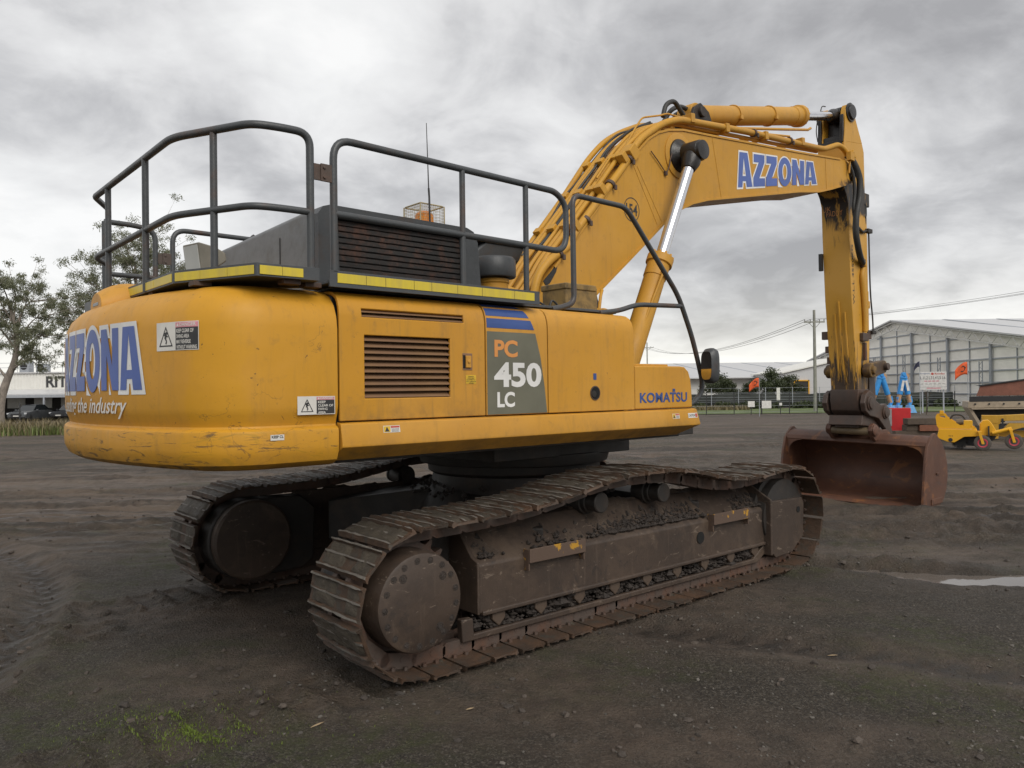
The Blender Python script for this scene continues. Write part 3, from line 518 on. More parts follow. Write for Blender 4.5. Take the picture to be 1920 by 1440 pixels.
def build_track(sg):
    yc=sg*1.37; Y=lambda y: yc+sg*(y+1.37)*-1      # y written for the right-hand track, mirrored for the left one
    m=lambda y:(y if sg<0 else -y)
    fr=MB()
    sec=[(-1.50,0.275),(-1.50,0.585),(-1.485,0.605),(-1.43,0.632),(-1.27,0.815),(-1.19,0.83),(-1.19,0.275)]
    fr.prism([(m(a),b) for a,b in sec],-1.285,2.085,'x')
    fr.prism([(m(a),b) for a,b in [(-1.518,0.262),(-1.518,0.292),(-1.49,0.300),(-1.20,0.300),(-1.20,0.262)]],-1.270,2.080,'x')
    fr.prism([(m(a),b) for a,b in [(-1.505,0.27),(-1.505,0.61),(-1.435,0.64),(-1.265,0.83),(-1.18,0.84),(-1.18,0.27)]],-1.305,-1.284,'x')
    # front box of the idler guide
    fr.prism([(2.088,0.20),(2.16,0.135),(2.45,0.150),(2.655,0.285),(2.675,0.60),(2.63,0.655),(2.088,0.668)],m(-1.56),m(-1.19),'y')
    fr.prism([(m(a),b) for a,b in [(-1.575,0.17),(-1.575,0.685),(-1.53,0.71),(-1.27,0.86),(-1.19,0.86),(-1.19,0.17)]],2.060,2.0876,'x')
    # roller guard rail and its end plate
    fr.box(-1.415,1.95,min(m(-1.503),m(-1.465)),max(m(-1.503),m(-1.465)),0.118,0.160)
    fr.prism([(-1.43,0.12),(-1.335,0.12),(-1.345,0.265),(-1.44,0.27)],m(-1.507),m(-1.45),'y')
    fr.prism([(1.95,0.118),(2.09,0.19),(2.06,0.265),(1.88,0.16)],m(-1.50),m(-1.46),'y')
    # inner wall, carries the rollers
    fr.box(-1.25,2.05,min(m(-1.25),m(-1.20)),max(m(-1.25),m(-1.20)),0.13,0.30)
    f=mk('track_frame',fr,'frame_steel',ex,0.010)
    # shoes and links
    for i,(p,t) in enumerate(zip(LOOP,TAN)):
        X=Vector((t[0],0,t[1])); Z=Vector((t[1],0,-t[0])); Yv=Z.cross(X)
        M=Matrix((X,Yv,Z)).transposed().to_euler()
        o=bpy.data.objects.new('shoe',SHOES[(i*3+(0 if sg<0 else 2))%5]); C.objects.link(o); o.parent=f; o.location=(p[0],yc+rng.uniform(-.006,.006),p[1]); o.rotation_euler=M
        o=bpy.data.objects.new('link',LINK); C.objects.link(o); o.parent=f; o.location=(p[0],yc,p[1]); o.rotation_euler=M
    # final drive with its bolted cover
    d=MB(); d.lathe([(0,0.33),(0.16,0.33),(0.17,0.302),(0.40,0.300),(0.432,0.290),(0.44,0.276),(0.441,0.02)],(-1.82,m(-1.19),0.475),(0,-sg*-1 if sg>0 else -1,0),40)
    dc=mk('drive_cover',d,'frame_steel',f,0,smooth=30)
    b=MB(); b.lathe([(-0.01,0.021),(0.0015,0.021),(0.002,0.0165),(-0.004,0.016),(0.003,0.012),(0.0035,0.004)],(0,0,0),(0,-1 if sg<0 else 1,0),8); b1=mk('cover_bolt',b,'mud_dark',f); b1.location=(-1.82+0.252*math.cos(0.2),m(-1.63),0.475+0.252*math.sin(0.2))
    for k in range(1,17):
        a=2*math.pi*k/17+0.2; share(b1,'cover_bolt',f,(-1.82+0.252*math.cos(a),m(-1.63),0.475+0.252*math.sin(a)),(0,a*2.3,0))
    for a in (R(42),R(128),R(-52)): share(b1,'cover_plug',f,(-1.82+0.207*math.cos(a),m(-1.63),0.475+0.207*math.sin(a)),(0,0,0),(1.3,1.3,1.3))
    # sprocket teeth
    s=MB(); pts=[]
    for k in range(23):
        for q,r_ in ((0,0.335),(0.25,0.338),(0.42,0.385),(0.58,0.385),(0.75,0.338)):
            a=2*math.pi*(k+q)/23; pts.append((-1.82+r_*math.cos(a),0.475+r_*math.sin(a)))
    s.prism(pts,yc-0.045,yc+0.045,'y'); mk('sprocket',s,'bracket_rust',f)
    # front idler
    d=MB(); d.lathe([(-0.16,0.30),(-0.15,0.345),(-0.07,0.352),(-0.06,0.385),(0.06,0.385),(0.07,0.352),(0.15,0.345),(0.16,0.30),(0.165,0.12)],(2.37,yc,0.503),(0,1,0),36); mk('idler',d,'dark_steel',f)
    # rollers
    rm=MB(); rm.lathe([(-0.095,0.05),(-0.09,0.075),(-0.075,0.095),(0.075,0.095),(0.09,0.075),(0.095,0.05)],(0,0,0),(0,1,0),18); ro=None
    for k,x in enumerate(np.linspace(-1.12,1.92,9)):
        if ro is None: ro=mk('track_roller',rm,'dark_steel',f); ro.location=(x,yc,0.225)
        else: share(ro,'track_roller',f,(x,yc,0.225))
    cap=MB(); cap.prism([(-0.055,0.07),(-0.055,-0.01),(0,-0.06),(0.055,-0.01),(0.055,0.07)],-0.02,0.02,'y'); co=None
    for k,x in enumerate(np.linspace(-1.12,1.92,9)):
        if co is None: co=mk('roller_bracket',cap,'frame_steel',f,0.008); co.location=(x,m(-1.475),0.225)
        else: share(co,'roller_bracket',f,(x,m(-1.475),0.225))
    cr_=MB(); cr_.lathe([(-0.14,0.10),(-0.02,0.10),(-0.015,0.085),(0.02,0.085),(0.025,0.072),(0.10,0.070),(0.105,0.078),(0.128,0.078),(0.135,0.07)],(0,0,0),(0,-1 if sg<0 else 1,0),24); c1=mk('carrier_roller',cr_,'dark_steel',f); c1.location=(-0.10,m(-1.345),0.872); share(c1,'carrier_roller',f,(0.637,m(-1.345),0.878))
    for x in (-0.10,0.637):
        b=MB(); b.box(x-0.06,x+0.06,min(m(-1.30),m(-1.19)),max(m(-1.30),m(-1.19)),0.72,0.93); mk('roller_support',b,'dark_steel',f,0.01)
    # drive motor guard on the inner side
    g=MB(); g.prism([(-1.82+0.34*math.cos(a),0.49+0.34*math.sin(a)) for a in np.linspace(R(80),R(280),16)]+[(-1.32,0.17),(-1.22,0.25),(-1.20,0.70),(-1.34,0.82)],m(-1.185),m(-1.00),'y'); mk('motor_guard',g,'dark_steel',f,0.02)
    g=MB(); g.lathe([(0,0.335),(0.075,0.335),(0.09,0.315),(0.095,0.22),(0.10,0.05)],(-1.80,m(-1.01),0.49),(0,1 if sg<0 else -1,0),32); mk('motor_cover',g,'frame_steel',f,0,smooth=30)
    # foot steps bolted to the frame
    for (x0,x1) in ((-0.90,-0.36),(1.20,1.74)):
        b=MB(); b.box(x0,x1,min(m(-1.56),m(-1.548)),max(m(-1.56),m(-1.548)),0.555,0.650); b.box(x0,x0+0.012,min(m(-1.548),m(-1.49)),max(m(-1.548),m(-1.49)),0.50,0.645); b.box(x1-0.012,x1,min(m(-1.548),m(-1.49)),max(m(-1.548),m(-1.49)),0.50,0.645); mk('step',b,'step_worn',f,0.004)
    # mud: a packed skin on the sloping top and clods
    r=np.random.default_rng(31 if sg<0 else 32); G=[]
    for x in np.linspace(-1.27,2.05,100):
        row=[]
        for t in np.linspace(0,1,9):
            y=-1.475+0.26*t; z=0.61+0.215*max(0,(t-0.14))/0.86; lump=0.018*math.sin(x*5.1+t*3)*math.sin(x*11+2)+0.016*(r.random()-0.5)
            e=0 if t<0.02 else 1; row.append((x,m(y),z-0.012+e*(0.022+lump)+(0.05*t if 0.3<t<0.9 else 0)*max(0,math.sin(x*2.3+1))))
        G.append(row)
    mb=MB(); mb.grid(G); o=mk('caked_mud',mb,'mud_dry',f,smooth=180); o['kind']='stuff'
    sp=[]
    for k in range(2600):
        x=r.uniform(-1.25,2.04); t=r.random()**1.5
        if math.sin(x*3.1+0.5)+math.sin(x*7.7)*0.6+r.normal()*0.5<-0.15: continue
        sp.append((x,m(-1.47+0.22*t),0.622+0.19*max(0,t-0.12)+0.012,abs(r.normal())*0.011+0.006))
    lumps('mud_clod',sp,'mud_dark',f,3)
    sp=[(r.uniform(-1.33,1.9),m(-1.44-0.04*r.random()),0.165+0.10*r.random()**1.6,abs(r.normal())*0.014+0.008) for k in range(900)]
    lumps('mud_clod',sp,'mud_dark',f,4)
    return f
k=NB('step_worn'); k.col(k.mix(k.ramp(k.noise(7,5,0.6,0.3,off=2.0),0.56,0.60),(0.095,0.062,0.045),(0.42,0.22,0.02))); k.rough(0.65); k.bump(k.noise(30,6),0.4,0.004)
TR=build_track(-1); TL=build_track(1)
o=MB(); o.lathe([(0,0.05),(0.004,0.05)],(1.08,-1.5035,0.46),(0,-1,0),20); hole=mk('access_hole',o,'black_hole',TR); 
o=MB(); o.lathe([(0,0.03),(0.003,0.03)],(2.56,-1.5625,0.545),(0,-1,0),16); mk('access_hole',o,'black_hole',TR)
# ---- centre frame between the tracks
cf=MB(); cf.lathe([(0,0.98),(0.06,0.95),(0.30,0.84),(0.42,0.76),(0.50,0.745)],(0.3,0,0.50),(0,0,1),40)
for sx_,sy in ((1,1),(1,-1),(-1,1),(-1,-1)):
    a=np.array([0.3+sx_*0.35,sy*0.25]); b=np.array([0.3+sx_*1.15,sy*1.20]); d=(b-a)/np.linalg.norm(b-a); w=np.array([-d[1],d[0]])*0.30
    vs=[]; 
    for p,z0,z1 in ((a,0.42,0.90),(b,0.38,0.74)):
        for q in (p-w,p+w): vs+=[(q[0],q[1],z0),(q[0],q[1],z1)]
    cf.add(vs,[(0,2,3,1),(4,5,7,6),(0,1,5,4),(2,6,7,3),(1,3,7,5),(0,4,6,2)])
mk('centre_frame',cf,'dark_steel',ex,0.015)
sr=MB(); sr.lathe([(0,0.74),(0.03,0.79),(0.10,0.80),(0.105,0.86),(0.17,0.88),(0.20,0.88),(0.205,0.70)],(0.3,0,0.985),(0,0,1),48); mk('swing_ring',sr,'dark_steel',ex,0.006)
sp=[(0.3+1.0*math.cos(a)*rr,1.0*math.sin(a)*rr,0.92-(rr-0.75)*0.5+0.01,0.012+0.02*rng.random()) for a,rr in ((rng.uniform(0,6.28),rng.uniform(0.76,0.95)) for _ in range(160))]
lumps('mud_clod',sp,'mud_dark',ex,6)
# ---- revolving frame
rf=MB(); rf.box(-2.28,1.0,-1.36,1.36,1.315,1.36); rf.box(-2.28,2.25,-0.62,0.50,1.25,1.36); rf.box(-0.65,0.95,-0.85,0.95,1.17,1.32); rf.box(0.9,2.2,0.48,1.45,1.315,1.40); rf.box(-2.3,0.2,-0.35,-0.30,1.355,1.9); rf.box(-2.3,0.2,0.30,0.35,1.355,1.9)
rf.prism([(0.1,1.35),(2.2,1.35),(1.9,1.62),(0.8,2.35),(0.35,2.42),(0.2,2.3)],-0.47,-0.43,'y'); rf.prism([(0.1,1.35),(2.2,1.35),(1.9,1.62),(0.8,2.35),(0.35,2.42),(0.2,2.3)],0.19,0.23,'y')
up('revolving_frame',rf,'dark_steel',0.008)
# ---- counterweight
CX,CR,CF,SIDE,SEAM=0.30,3.605,0.42,1.49,-2.335
fx=CX-math.sqrt((CR-CF)**2-(SIDE-CF)**2); fy=-(SIDE-CF); ANG=math.atan2(-fy,CX-fx)    # where the rear arc meets the corner
L1=CR*ANG; L2=L1+CF*(math.pi/2-ANG); L3=L2+(SEAM-fx)
def cw_plan(s):
    """point and outward normal on the plan outline; s runs from the rear middle to the right-hand side"""
    sg=1 if s>=0 else -1; a=abs(s)
    if a<=L1: q=a/CR; p=(CX-CR*math.cos(q),-CR*math.sin(q)); n=(-math.cos(q),-math.sin(q))
    elif a<=L2: q=ANG+(a-L1)/CF; n=(-math.cos(q),-math.sin(q)); p=(fx+CF*n[0],fy+CF*n[1])
    else: p=(fx+(a-L2),-SIDE); n=(0,-1)
    return (p[0],p[1]*sg),(n[0],n[1]*sg)
def cw_map(s,z,off=0.0):
    (x,y),(nx,ny)=cw_plan(s); return (x+nx*off,y+ny*off,z)
CWP=[(-0.33,1.312),(-0.12,1.314),(-0.060,1.324),(-0.018,1.350),(0.003,1.395),(0.007,1.43),(0.007,1.508),(0.003,1.524),(-0.008,1.533),(-0.026,1.540),(-0.029,1.550),(-0.022,1.575),(-0.008,1.61),(0.0,1.65),(0.0,1.80),(0.0,1.95),(0.0,2.08),(-0.010,2.15),(-0.038,2.215),(-0.088,2.268),(-0.165,2.302),(-0.28,2.322),(-0.36,2.326)]
ss=list(np.linspace(-L3,-L2,4))[:-1]+list(np.linspace(-L2,-L1,9))[:-1]+list(np.linspace(-L1,L1,45))+list(np.linspace(L1,L2,9))[1:]+list(np.linspace(L2,L3,4))[1:]
cw=MB(); cw.grid([[cw_map(s,z,o) for o,z in CWP] for s in ss]); n=len(CWP); m_=len(ss)
cw.f.append(tuple(i*n for i in range(m_))); cw.mi.append(0); cw.f.append(tuple(i*n+n-1 for i in range(m_-1,-1,-1))); cw.mi.append(0)
cw.f.append(tuple(range(n))); cw.mi.append(0)      # right end
cw.f.append(tuple((m_-1)*n+i for i in range(n-1,-1,-1))); cw.mi.append(0)
cwo=up('counterweight',cw,'counterweight_yellow',0,smooth=32)
def flat(name,parts,mats,mapf,parent,step=0.0):
    """parts: list of (verts2d, faces, material index, height); mapped on a surface"""
    mb=MB()
    for vs,fs,mi,h in parts:
        vs=np.asarray(vs,float)
        if step: vs,fs=slice_u(vs,fs,step)
        mb.cur=mi; mb.add([mapf(p[0],p[1],h) for p in vs],fs)
    return mk(name,mb,mats,parent,0,smooth=0,fix=False)
def rect(x0,y0,x1,y1): return np.array([(x0,y0),(x1,y0),(x1,y1),(x0,y1)],float),[(0,1,2,3)]
def place(vf,x,y,sx=1.0,sy=1.0): return vf[0]*np.array([sx,sy])+np.array([x,y]),vf[1]
def fit_text(body,x0,y0,x1,y1,**k):
    v,f=font_mesh(body,**k); a,b=v.min(0),v.max(0); return (v-a)/(b-a)*np.array([x1-x0,y1-y0])+np.array([x0,y0]),f
# big name on the rear, blue with a white edge
cs,w=heavy('AZZONA'); W=1.42; H=0.360; sc_=[[(p[0]/w*W-W/2,p[1]*H) for p in c] for c in cs]
vf_w=outline_mesh(sc_,0.022); vf_b=outline_mesh(sc_,-0.004)
MAPR=lambda u,v,h: cw_map(u+0.205,1.748+v,0.0025+h)
flat('lettering',[(vf_w[0],vf_w[1],0,0.0),(vf_b[0],vf_b[1],1,0.002)],['letter_white','letter_blue'],MAPR,cwo,0.05)
vf=fit_text('Leading the industry',-0.52,1.590,0.75,1.712,shear=0.35,bold=0.012); flat('lettering',[(vf[0],vf[1],0,0.0)],['letter_script'],lambda u,v,h:cw_map(u,v,0.0035+h) if v>1.63 else cw_map(u,v,0.0035+h-0.010*(1.63-v)/0.05*0.5),cwo,0.05)
def man_sign(x,y,s):
    """warning triangle with a struck figure, about s wide"""
    t=[(x,y),(x+s,y),(x+s/2,y+s*0.95)]; a=[(x+s*0.10,y+s*0.06),(x+s*0.90,y+s*0.06),(x+s/2,y+s*0.82)]
    out=outline_mesh([t,a]); P=[(out[0],out[1],1,0.0010)]
    bar=lambda p,q,w_:(np.array([(p[0]-w_*(q[1]-p[1]),p[1]+w_*(q[0]-p[0])),(p[0]+w_*(q[1]-p[1]),p[1]-w_*(q[0]-p[0])),(q[0]+w_*(q[1]-p[1]),q[1]-w_*(q[0]-p[0])),(q[0]-w_*(q[1]-p[1]),q[1]+w_*(q[0]-p[0]))]),[(0,1,2,3)])
    f=lambda u,v:(x+u*s,y+v*s)
    for p,q,w_ in ((f(.50,.58),f(.46,.36),.30),(f(.46,.36),f(.56,.26),.28),(f(.56,.26),f(.50,.12),.25),(f(.48,.52),f(.64,.46),.22),(f(.47,.50),f(.36,.56),.22),(f(.36,.62),f(.66,.60),.12)):
        b=bar(p,q,w_); P.append((b[0],b[1],1,0.0011))
    c=np.array([f(.53+.045*math.cos(i*math.pi/4),.66+.045*math.sin(i*math.pi/4)) for i in range(8)]); P.append((c,[tuple(range(8))],1,0.0012)); return P
DM=['decal_white','decal_black','decal_pink','decal_yellow','decal_red']
def danger(w,h,lines,xs=0.5):
    P=[(*rect(0,0,w,h),0,0.0)]; s=min(w*xs*0.8,h*0.75); P+=man_sign(w*xs*0.5-s/2,h*0.5-s*0.47,s)
    P.append((*rect(w*xs,h*0.80,w-0.004,h-0.004),2,0.0008)); P.append((*rect(w*xs,0.004,w-0.004,h*0.80),1,0.0008))
    v=fit_text('DANGER',w*xs+w*0.10,h*0.835,w*0.95,h*0.955,bold=0.02); P.append((v[0],v[1],0,0.0016))
    t=np.array([(w*xs+w*0.025,h*0.835),(w*xs+w*0.085,h*0.835),(w*xs+w*0.055,h*0.955)]); P.append((t,[(0,1,2)],0,0.0016))
    n=len(lines); hh=h*0.76/n
    for i,l in enumerate(lines):
        wl_=min(1.0,len(l)/max(len(q) for q in lines)); v=fit_text(l,w*xs+0.008,h*0.78-(i+0.88)*hh,w*xs+0.008+(w*(1-xs)-0.02)*wl_,h*0.78-(i+0.18)*hh,bold=0.02); P.append((v[0],v[1],0,0.0016))
    return P
flat('decal',danger(0.315,0.150,['KEEP CLEAR OF','SWING AREA','MAY REVERSE','WITHOUT WARNING']),DM,lambda u,v,h:cw_map(1.045+u,1.955+v,0.002+h),cwo,0.04)
flat('decal',danger(0.225,0.100,['KEEP','CLEAR OF','SWING','AREA']),DM,lambda u,v,h:cw_map(L3-0.245+u,1.605+v,0.003+h),cwo,0.04)
P=[(*rect(0,0,0.075,0.030),0,0.0)]; v=fit_text('KEEP CL',0.006,0.012,0.07,0.026,bold=0.02); P.append((v[0],v[1],1,0.001)); flat('decal',P,DM,lambda u,v,h:cw_map(L3-0.40+u,1.475+v,0.0095+h),cwo)
# rear view camera pod on top
b=MB(); pr=[]
for i in range(9):
    t=i/8; x=-3.21+0.37*t; w=0.075*(0.72+0.5*math.sin(math.pi*min(1,t*0.8+0.18))); hgt=0.035+0.095*math.sin(math.pi*(0.16+0.80*t))**0.8; z0=2.332-0.055*(1-t)**1.5
    pr.append([(x,-0.02+w*1.75*math.cos(a),z0+max(-0.01,hgt*math.sin(a))) for a in np.linspace(R(-12),R(192),11)])
b.grid(pr); b.f.append(tuple(range(11))); b.mi.append(0); b.f.append(tuple(range(8*11,9*11))); b.mi.append(0); pod=mk('camera_pod',b,'body_yellow',cwo,0.006,smooth=60)
b=MB(); b.box(-3.2115,-3.20,-0.085,0.045,2.283,2.306); mk('camera_window',b,'glass_dark',cwo,0.004)
# ---- right-hand house panels
SP=[(-1.4975,1.562),(-1.4975,1.75),(-1.4975,1.95),(-1.4975,2.10),(-1.4965,2.165),(-1.491,2.205),(-1.478,2.243),(-1.455,2.274),(-1.42,2.295),(-1.37,2.306),(-1.25,2.312),(-0.95,2.316)]
SL=np.r_[0,np.cumsum([math.hypot(SP[i+1][0]-SP[i][0],SP[i+1][1]-SP[i][1]) for i in range(len(SP)-1)])]
def side_map(x,s,off=0.0):
    y=np.interp(s,SL,[p[0] for p in SP]); z=np.interp(s,SL,[p[1] for p in SP]); i=min(max(int(np.searchsorted(SL,s,side='right'))-1,0),len(SL)-2)
    ty=SP[i+1][0]-SP[i][0]; tz=SP[i+1][1]-SP[i][1]; l=math.hypot(ty,tz); return (x,y-tz/l*off,z+ty/l*off)
def panel(name,x0,x1,holes=(),mat='body_yellow',smax=None,inset=0.0):
    """curved sheet panel with real rectangular openings (x0,x1,s0,s1)"""
    xs=sorted(set([x0,x1]+[h for q in holes for h in q[:2]]+list(np.linspace(x0,x1,6)))); st=sorted(set(list(SL[SL<(smax or 9)])+([smax] if smax else [])+[h for q in holes for h in q[2:]]))
    mb=MB(); idx={}
    for i,x in enumerate(xs):
        for j,s in enumerate(st): idx[i,j]=len(mb.v); mb.v.append(side_map(x,s,inset))
    for i in range(len(xs)-1):
        for j in range(len(st)-1):
            cx,cs_=(xs[i]+xs[i+1])/2,(st[j]+st[j+1])/2
            if any(h[0]<cx<h[1] and h[2]<cs_<h[3] for h in holes): continue
            mb.f.append((idx[i,j],idx[i+1,j],idx[i+1,j+1],idx[i,j+1])); mb.mi.append(0)
    return up(name,mb,mat,0.006,solid=0.022,fix=False,smooth=40)
S=lambda z: float(np.interp(z,[p[1] for p in SP],SL))
LV=[(-2.165,-1.552,S(1.688),S(2.052)),(-2.180,-1.440,S(2.156),S(2.205))]
ed=panel('engine_door',-2.326,-1.268,LV,'door_yellow')
sl=MB(); sl.add([(0,0,-0.012),(1,0,-0.012),(1,0.042,0.020),(0,0.042,0.020),(0,0.003,-0.016),(1,0.003,-0.016),(1,0.045,0.016),(0,0.045,0.016)],[(0,1,2,3),(7,6,5,4),(0,4,5,1),(3,2,6,7),(0,3,7,4),(1,5,6,2)])
so=mk('louver_slat',sl,'louver_brown',ed,0.001,smooth=0); so.location=(-2.165,-1.494,1.688+0.018); so.scale=(0.613,1,1)
for i in range(1,10): share(so,'louver_slat',ed,(-2.165,-1.494,1.706+i*0.0364),scale=(0.613,1,1))
for i in range(2): share(so,'louver_slat',ed,(-2.18,-1.490,2.168+i*0.025),scale=(0.74,0.8,0.7))
b=MB(); b.box(-2.25,-1.40,-1.445,-1.425,1.62,2.26); mk('louver_backing',b,'black_hole',ed)
b=MB(); b.box(-1.455,-1.375,-1.5005,-1.4925,1.855,1.965); lt=mk('latch_recess',b,'louver_brown',ed,0.006)
b=MB(); b.box(-1.435,-1.392,-1.512,-1.501,1.872,1.948); b.lathe([(0,0.012),(0.006,0.012),(0.0065,0.006)],(-1.413,-1.512,1.912),(0,-1,0),12); mk('latch',b,'body_yellow',ed,0.004)
b=MB(); b.box(-1.452,-1.436,-1.503,-1.4995,1.868,1.952); mk('latch_slot',b,'black_hole',ed)
SM=lambda x0,z0:(lambda u,v,h: (x0+u,side_map(x0+u,S(z0)+v,0.002+h)[1],side_map(x0+u,S(z0)+v,0.002+h)[2]))
P=[(*rect(0,0,0.082,0.055),3,0.0)]
for i,l in enumerate(['WARNING','ROTATING','EQUIPMENT &','HOT SURFACES','WITHIN']):
    v=fit_text(l,0.041-0.0032*len(l),0.046-0.0105*i-0.004,0.041+0.0032*len(l),0.046-0.0105*i+0.0035,bold=0.01); P.append((v[0],v[1],1,0.001))
flat('decal',P,DM,SM(-1.430,1.770),ed)
pc=panel('side_panel',-1.258,-0.701)
P=[(np.array([(-1.252,S(1.567)),(-0.712,S(1.567)),(-0.735,S(1.75)),(-0.77,S(1.95)),(-0.818,S(2.113)),(-1.252,S(2.113))]),[(0,1,2,3,4,5)],0,0.0)]
def bars(u0,u1a,u1b,s0,s1,n=6):
    vs=[];fs=[]
    for i in range(n+1):
        t=i/n; s=s0+(s1-s0)*t; vs+=[(u0,s),(u1a+(u1b-u1a)*t,s)]
        if i: fs.append((2*i-2,2*i-1,2*i+1,2*i))
    return np.array(vs),fs
for (a0,a1,x1,x2) in ((0.575,0.638,-0.828,-0.858),(0.655,0.712,-0.867,-0.900),(0.728,0.765,-0.912,-0.945)):
    v,f=bars(-1.252,x1,x2,a0,a1); P.append((v,f,1,0.0))
for body,x0,z0,x1,z1,mi in (('PC',-1.19,1.945,-0.985,2.060,2),('450',-1.195,1.745,-0.765,1.912,3),('LC',-1.17,1.612,-1.015,1.715,3)):
    v=fit_text(body,x0,S(z0),x1,S(z1),bold=0.035); P.append((v[0],v[1],mi,0.0015))
flat('lettering',P,['panel_olive','logo_blue','letter_orange','letter_white'],lambda u,v,h:side_map(u,v,0.002+h),pc)
pd=panel('pump_door',-0.692,0.243)
b=MB(); b.lathe([(0,0.054),(0.004,0.054),(0.0045,0.046)],(-0.215,-1.4985,1.697),(0,-1,0),24); ff=mk('fuel_filler',b,'bracket_rust',pd)
b=MB(); b.lathe([(0,0.046),(0.0005,0.046)],(-0.215,-1.5035,1.697),(0,-1,0),24); mk('filler_hole',b,'black_hole',pd)
b=MB(); b.lathe([(0,0.026),(0.006,0.024),(0.0065,0.01)],(-0.235,-1.5035,1.69),(0,-1,0),16); mk('filler_cap',b,'dark_steel',pd)
P=[(*rect(0,0,0.034,0.048),0,0.0)]; flat('decal',P,['logo_blue'],SM(-0.232,1.795),pd)
tb=MB(); tb.prism([(0.252,1.562),(1.003,1.562),(0.998,1.70),(0.983,1.80),(0.955,1.865),(0.90,1.902),(0.84,1.907),(0.252,1.905)],-1.4965,-0.80,'y'); tbo=up('toolbox',tb,'body_yellow',0.012)
b=MB(); b.box(0.32,0.80,-1.40,-0.90,1.906,1.926); mk('toolbox_lid',b,'body_yellow',tbo,0.006)
v=fit_text('KOMATSU',0.305,1.612,0.925,1.693,bold=0.028,space=1.04); a=rect(0.728,1.697,0.762,1.722)
flat('lettering',[(v[0],v[1],0,0.0),(a[0],a[1],0,0.0)],['logo_blue'],lambda u,v,h:(u,-1.4990-h,v),tbo)
# skirt below the doors
sk=MB(); X0,X1=-2.325,1.055
sec=[(-1.470,1.556),(-1.4975,1.551),(-1.512,1.545),(-1.532,1.430),(-1.530,1.415),(-1.410,1.336),(-1.30,1.336)]
rows=[]
for x,kx in ((X0,0),(X0+0.07,1),(0.0,1),(X1-0.02,1),(X1,0)):
    row=[]
    for i,(y,z) in enumerate(sec):
        xx=x
        if x==X1: xx=X1+(0.025 if i in (3,4) else (-0.15 if i>4 else 0))
        if x==X1-0.02: xx=X1-0.02-(0.14 if i>4 else 0)
        row.append((xx,y+(0.012 if kx==0 else 0),z))
    rows.append(row)
sk.grid(rows); n=len(sec); sk.f+= [tuple(range(n)),tuple(range(4*n,5*n))]; sk.mi+=[0,0]
sko=up('side_skirt',sk,'body_yellow',0.004,smooth=25)
def small_label(w,h): 
    P=[(*rect(0,0,w,h),0,0.0),(*rect(0.003,0.003,w*0.42,h-0.003),3,0.0006),(*rect(w*0.45,h*0.66,w-0.003,h-0.003),4,0.0006)]
    t=np.array([(w*0.08,h*0.15),(w*0.36,h*0.15),(w*0.22,h*0.85)]); P.append((t,[(0,1,2)],1,0.001))
    for i in range(3): P.append((*rect(w*0.48,h*(0.12+0.17*i),w*0.94,h*(0.18+0.17*i)),1,0.0009))
    return P
SKM=lambda x0,v0:(lambda u,v,h:(x0+u,-1.512-0.02*(1-(v0+v-1.43)/0.115)-0.0015-h,v0+v))
flat('decal',small_label(0.115,0.040),DM,SKM(-2.06,1.487),sko); flat('decal',small_label(0.095,0.040),DM,SKM(0.69,1.476),sko)
P=[(*rect(0,0,0.13,0.040),0,0.0),(*rect(0.100,0.005,0.125,0.035),4,0.0006)]; v=fit_text('CAUTION',0.006,0.010,0.095,0.030,bold=0.01); P.append((v[0],v[1],1,0.0008)); flat('decal',P,DM,SKM(0.905,1.476),sko)
# left-hand side of the house, closed body behind the panels
hb=MB(); hb.box(-2.33,0.24,-1.40,1.44,1.36,2.285); up('house_body',hb,'hood_dark',0.02)
b=MB(); b.prism([(1.4965,1.40),(1.4965,2.18),(1.47,2.26),(1.40,2.306),(1.2,2.312),(1.2,1.40)],-2.326,0.05,'x'); up('left_panel',b,'body_yellow',0.012)
b=MB(); b.box(-2.30,0.20,-1.36,1.36,2.318,2.338); up('top_plate',b,'deck_grey',0.004)
# ---- engine hood with the rusty grille
HX0,HX1,HZ=-2.262,-1.052,2.852
hd=MB(); sec=[(-1.10,2.34),(-1.10,2.76),(-1.075,2.815),(-1.03,2.845),(-0.95,2.852),(0.85,2.790),(0.93,2.765),(0.97,2.70),(0.97,2.34)]
hd.prism(sec,HX0,HX1,'x'); ho=up('engine_hood',hd,'hood_grey',0.035,seg=3)
fr=MB()
o_=[(HX0-0.012,2.335),(HX0-0.012,2.80),(HX0+0.02,2.846),(HX0+0.07,2.862),(HX1-0.09,2.858),(HX1-0.03,2.835),(HX1+0.005,2.76),(HX1+0.03,2.45),(HX1+0.03,2.335)]; i_=[(-2.135,2.455),(-2.145,2.785),(-1.19,2.790),(-1.165,2.455)]
def frame_plate(mb,outer,inner,y0,y1):
    v,f=outline_mesh([outer,inner]); n=len(v); mb.add([(p[0],y0,p[1]) for p in v]+[(p[0],y1,p[1]) for p in v],[tuple(q) for q in f]+[tuple(i+n for i in reversed(q)) for q in f])
    for c in (outer,inner):
        k=len(c); mb.add([(p[0],y0,p[1]) for p in c]+[(p[0],y1,p[1]) for p in c],[(i,(i+1)%k,(i+1)%k+k,i+k) for i in range(k)])
frame_plate(fr,o_,i_,-1.165,-1.05); mk('grille_frame',fr,'hood_dark',ho,0,smooth=0)
b=MB(); b.box(-2.17,-1.15,-1.112,-1.104,2.44,2.80); mk('grille_backing',b,'black_hole',ho)
g=MB(); n=9; pts=[]
for i in range(25):
    x=i/24; pts.append([(x,-0.010+rng.uniform(-.003,.003),0.0),(x,-0.030+rng.uniform(-.004,.004),0.012),(x,-0.026+rng.uniform(-.004,.004),0.030),(x,-0.004,0.037)])
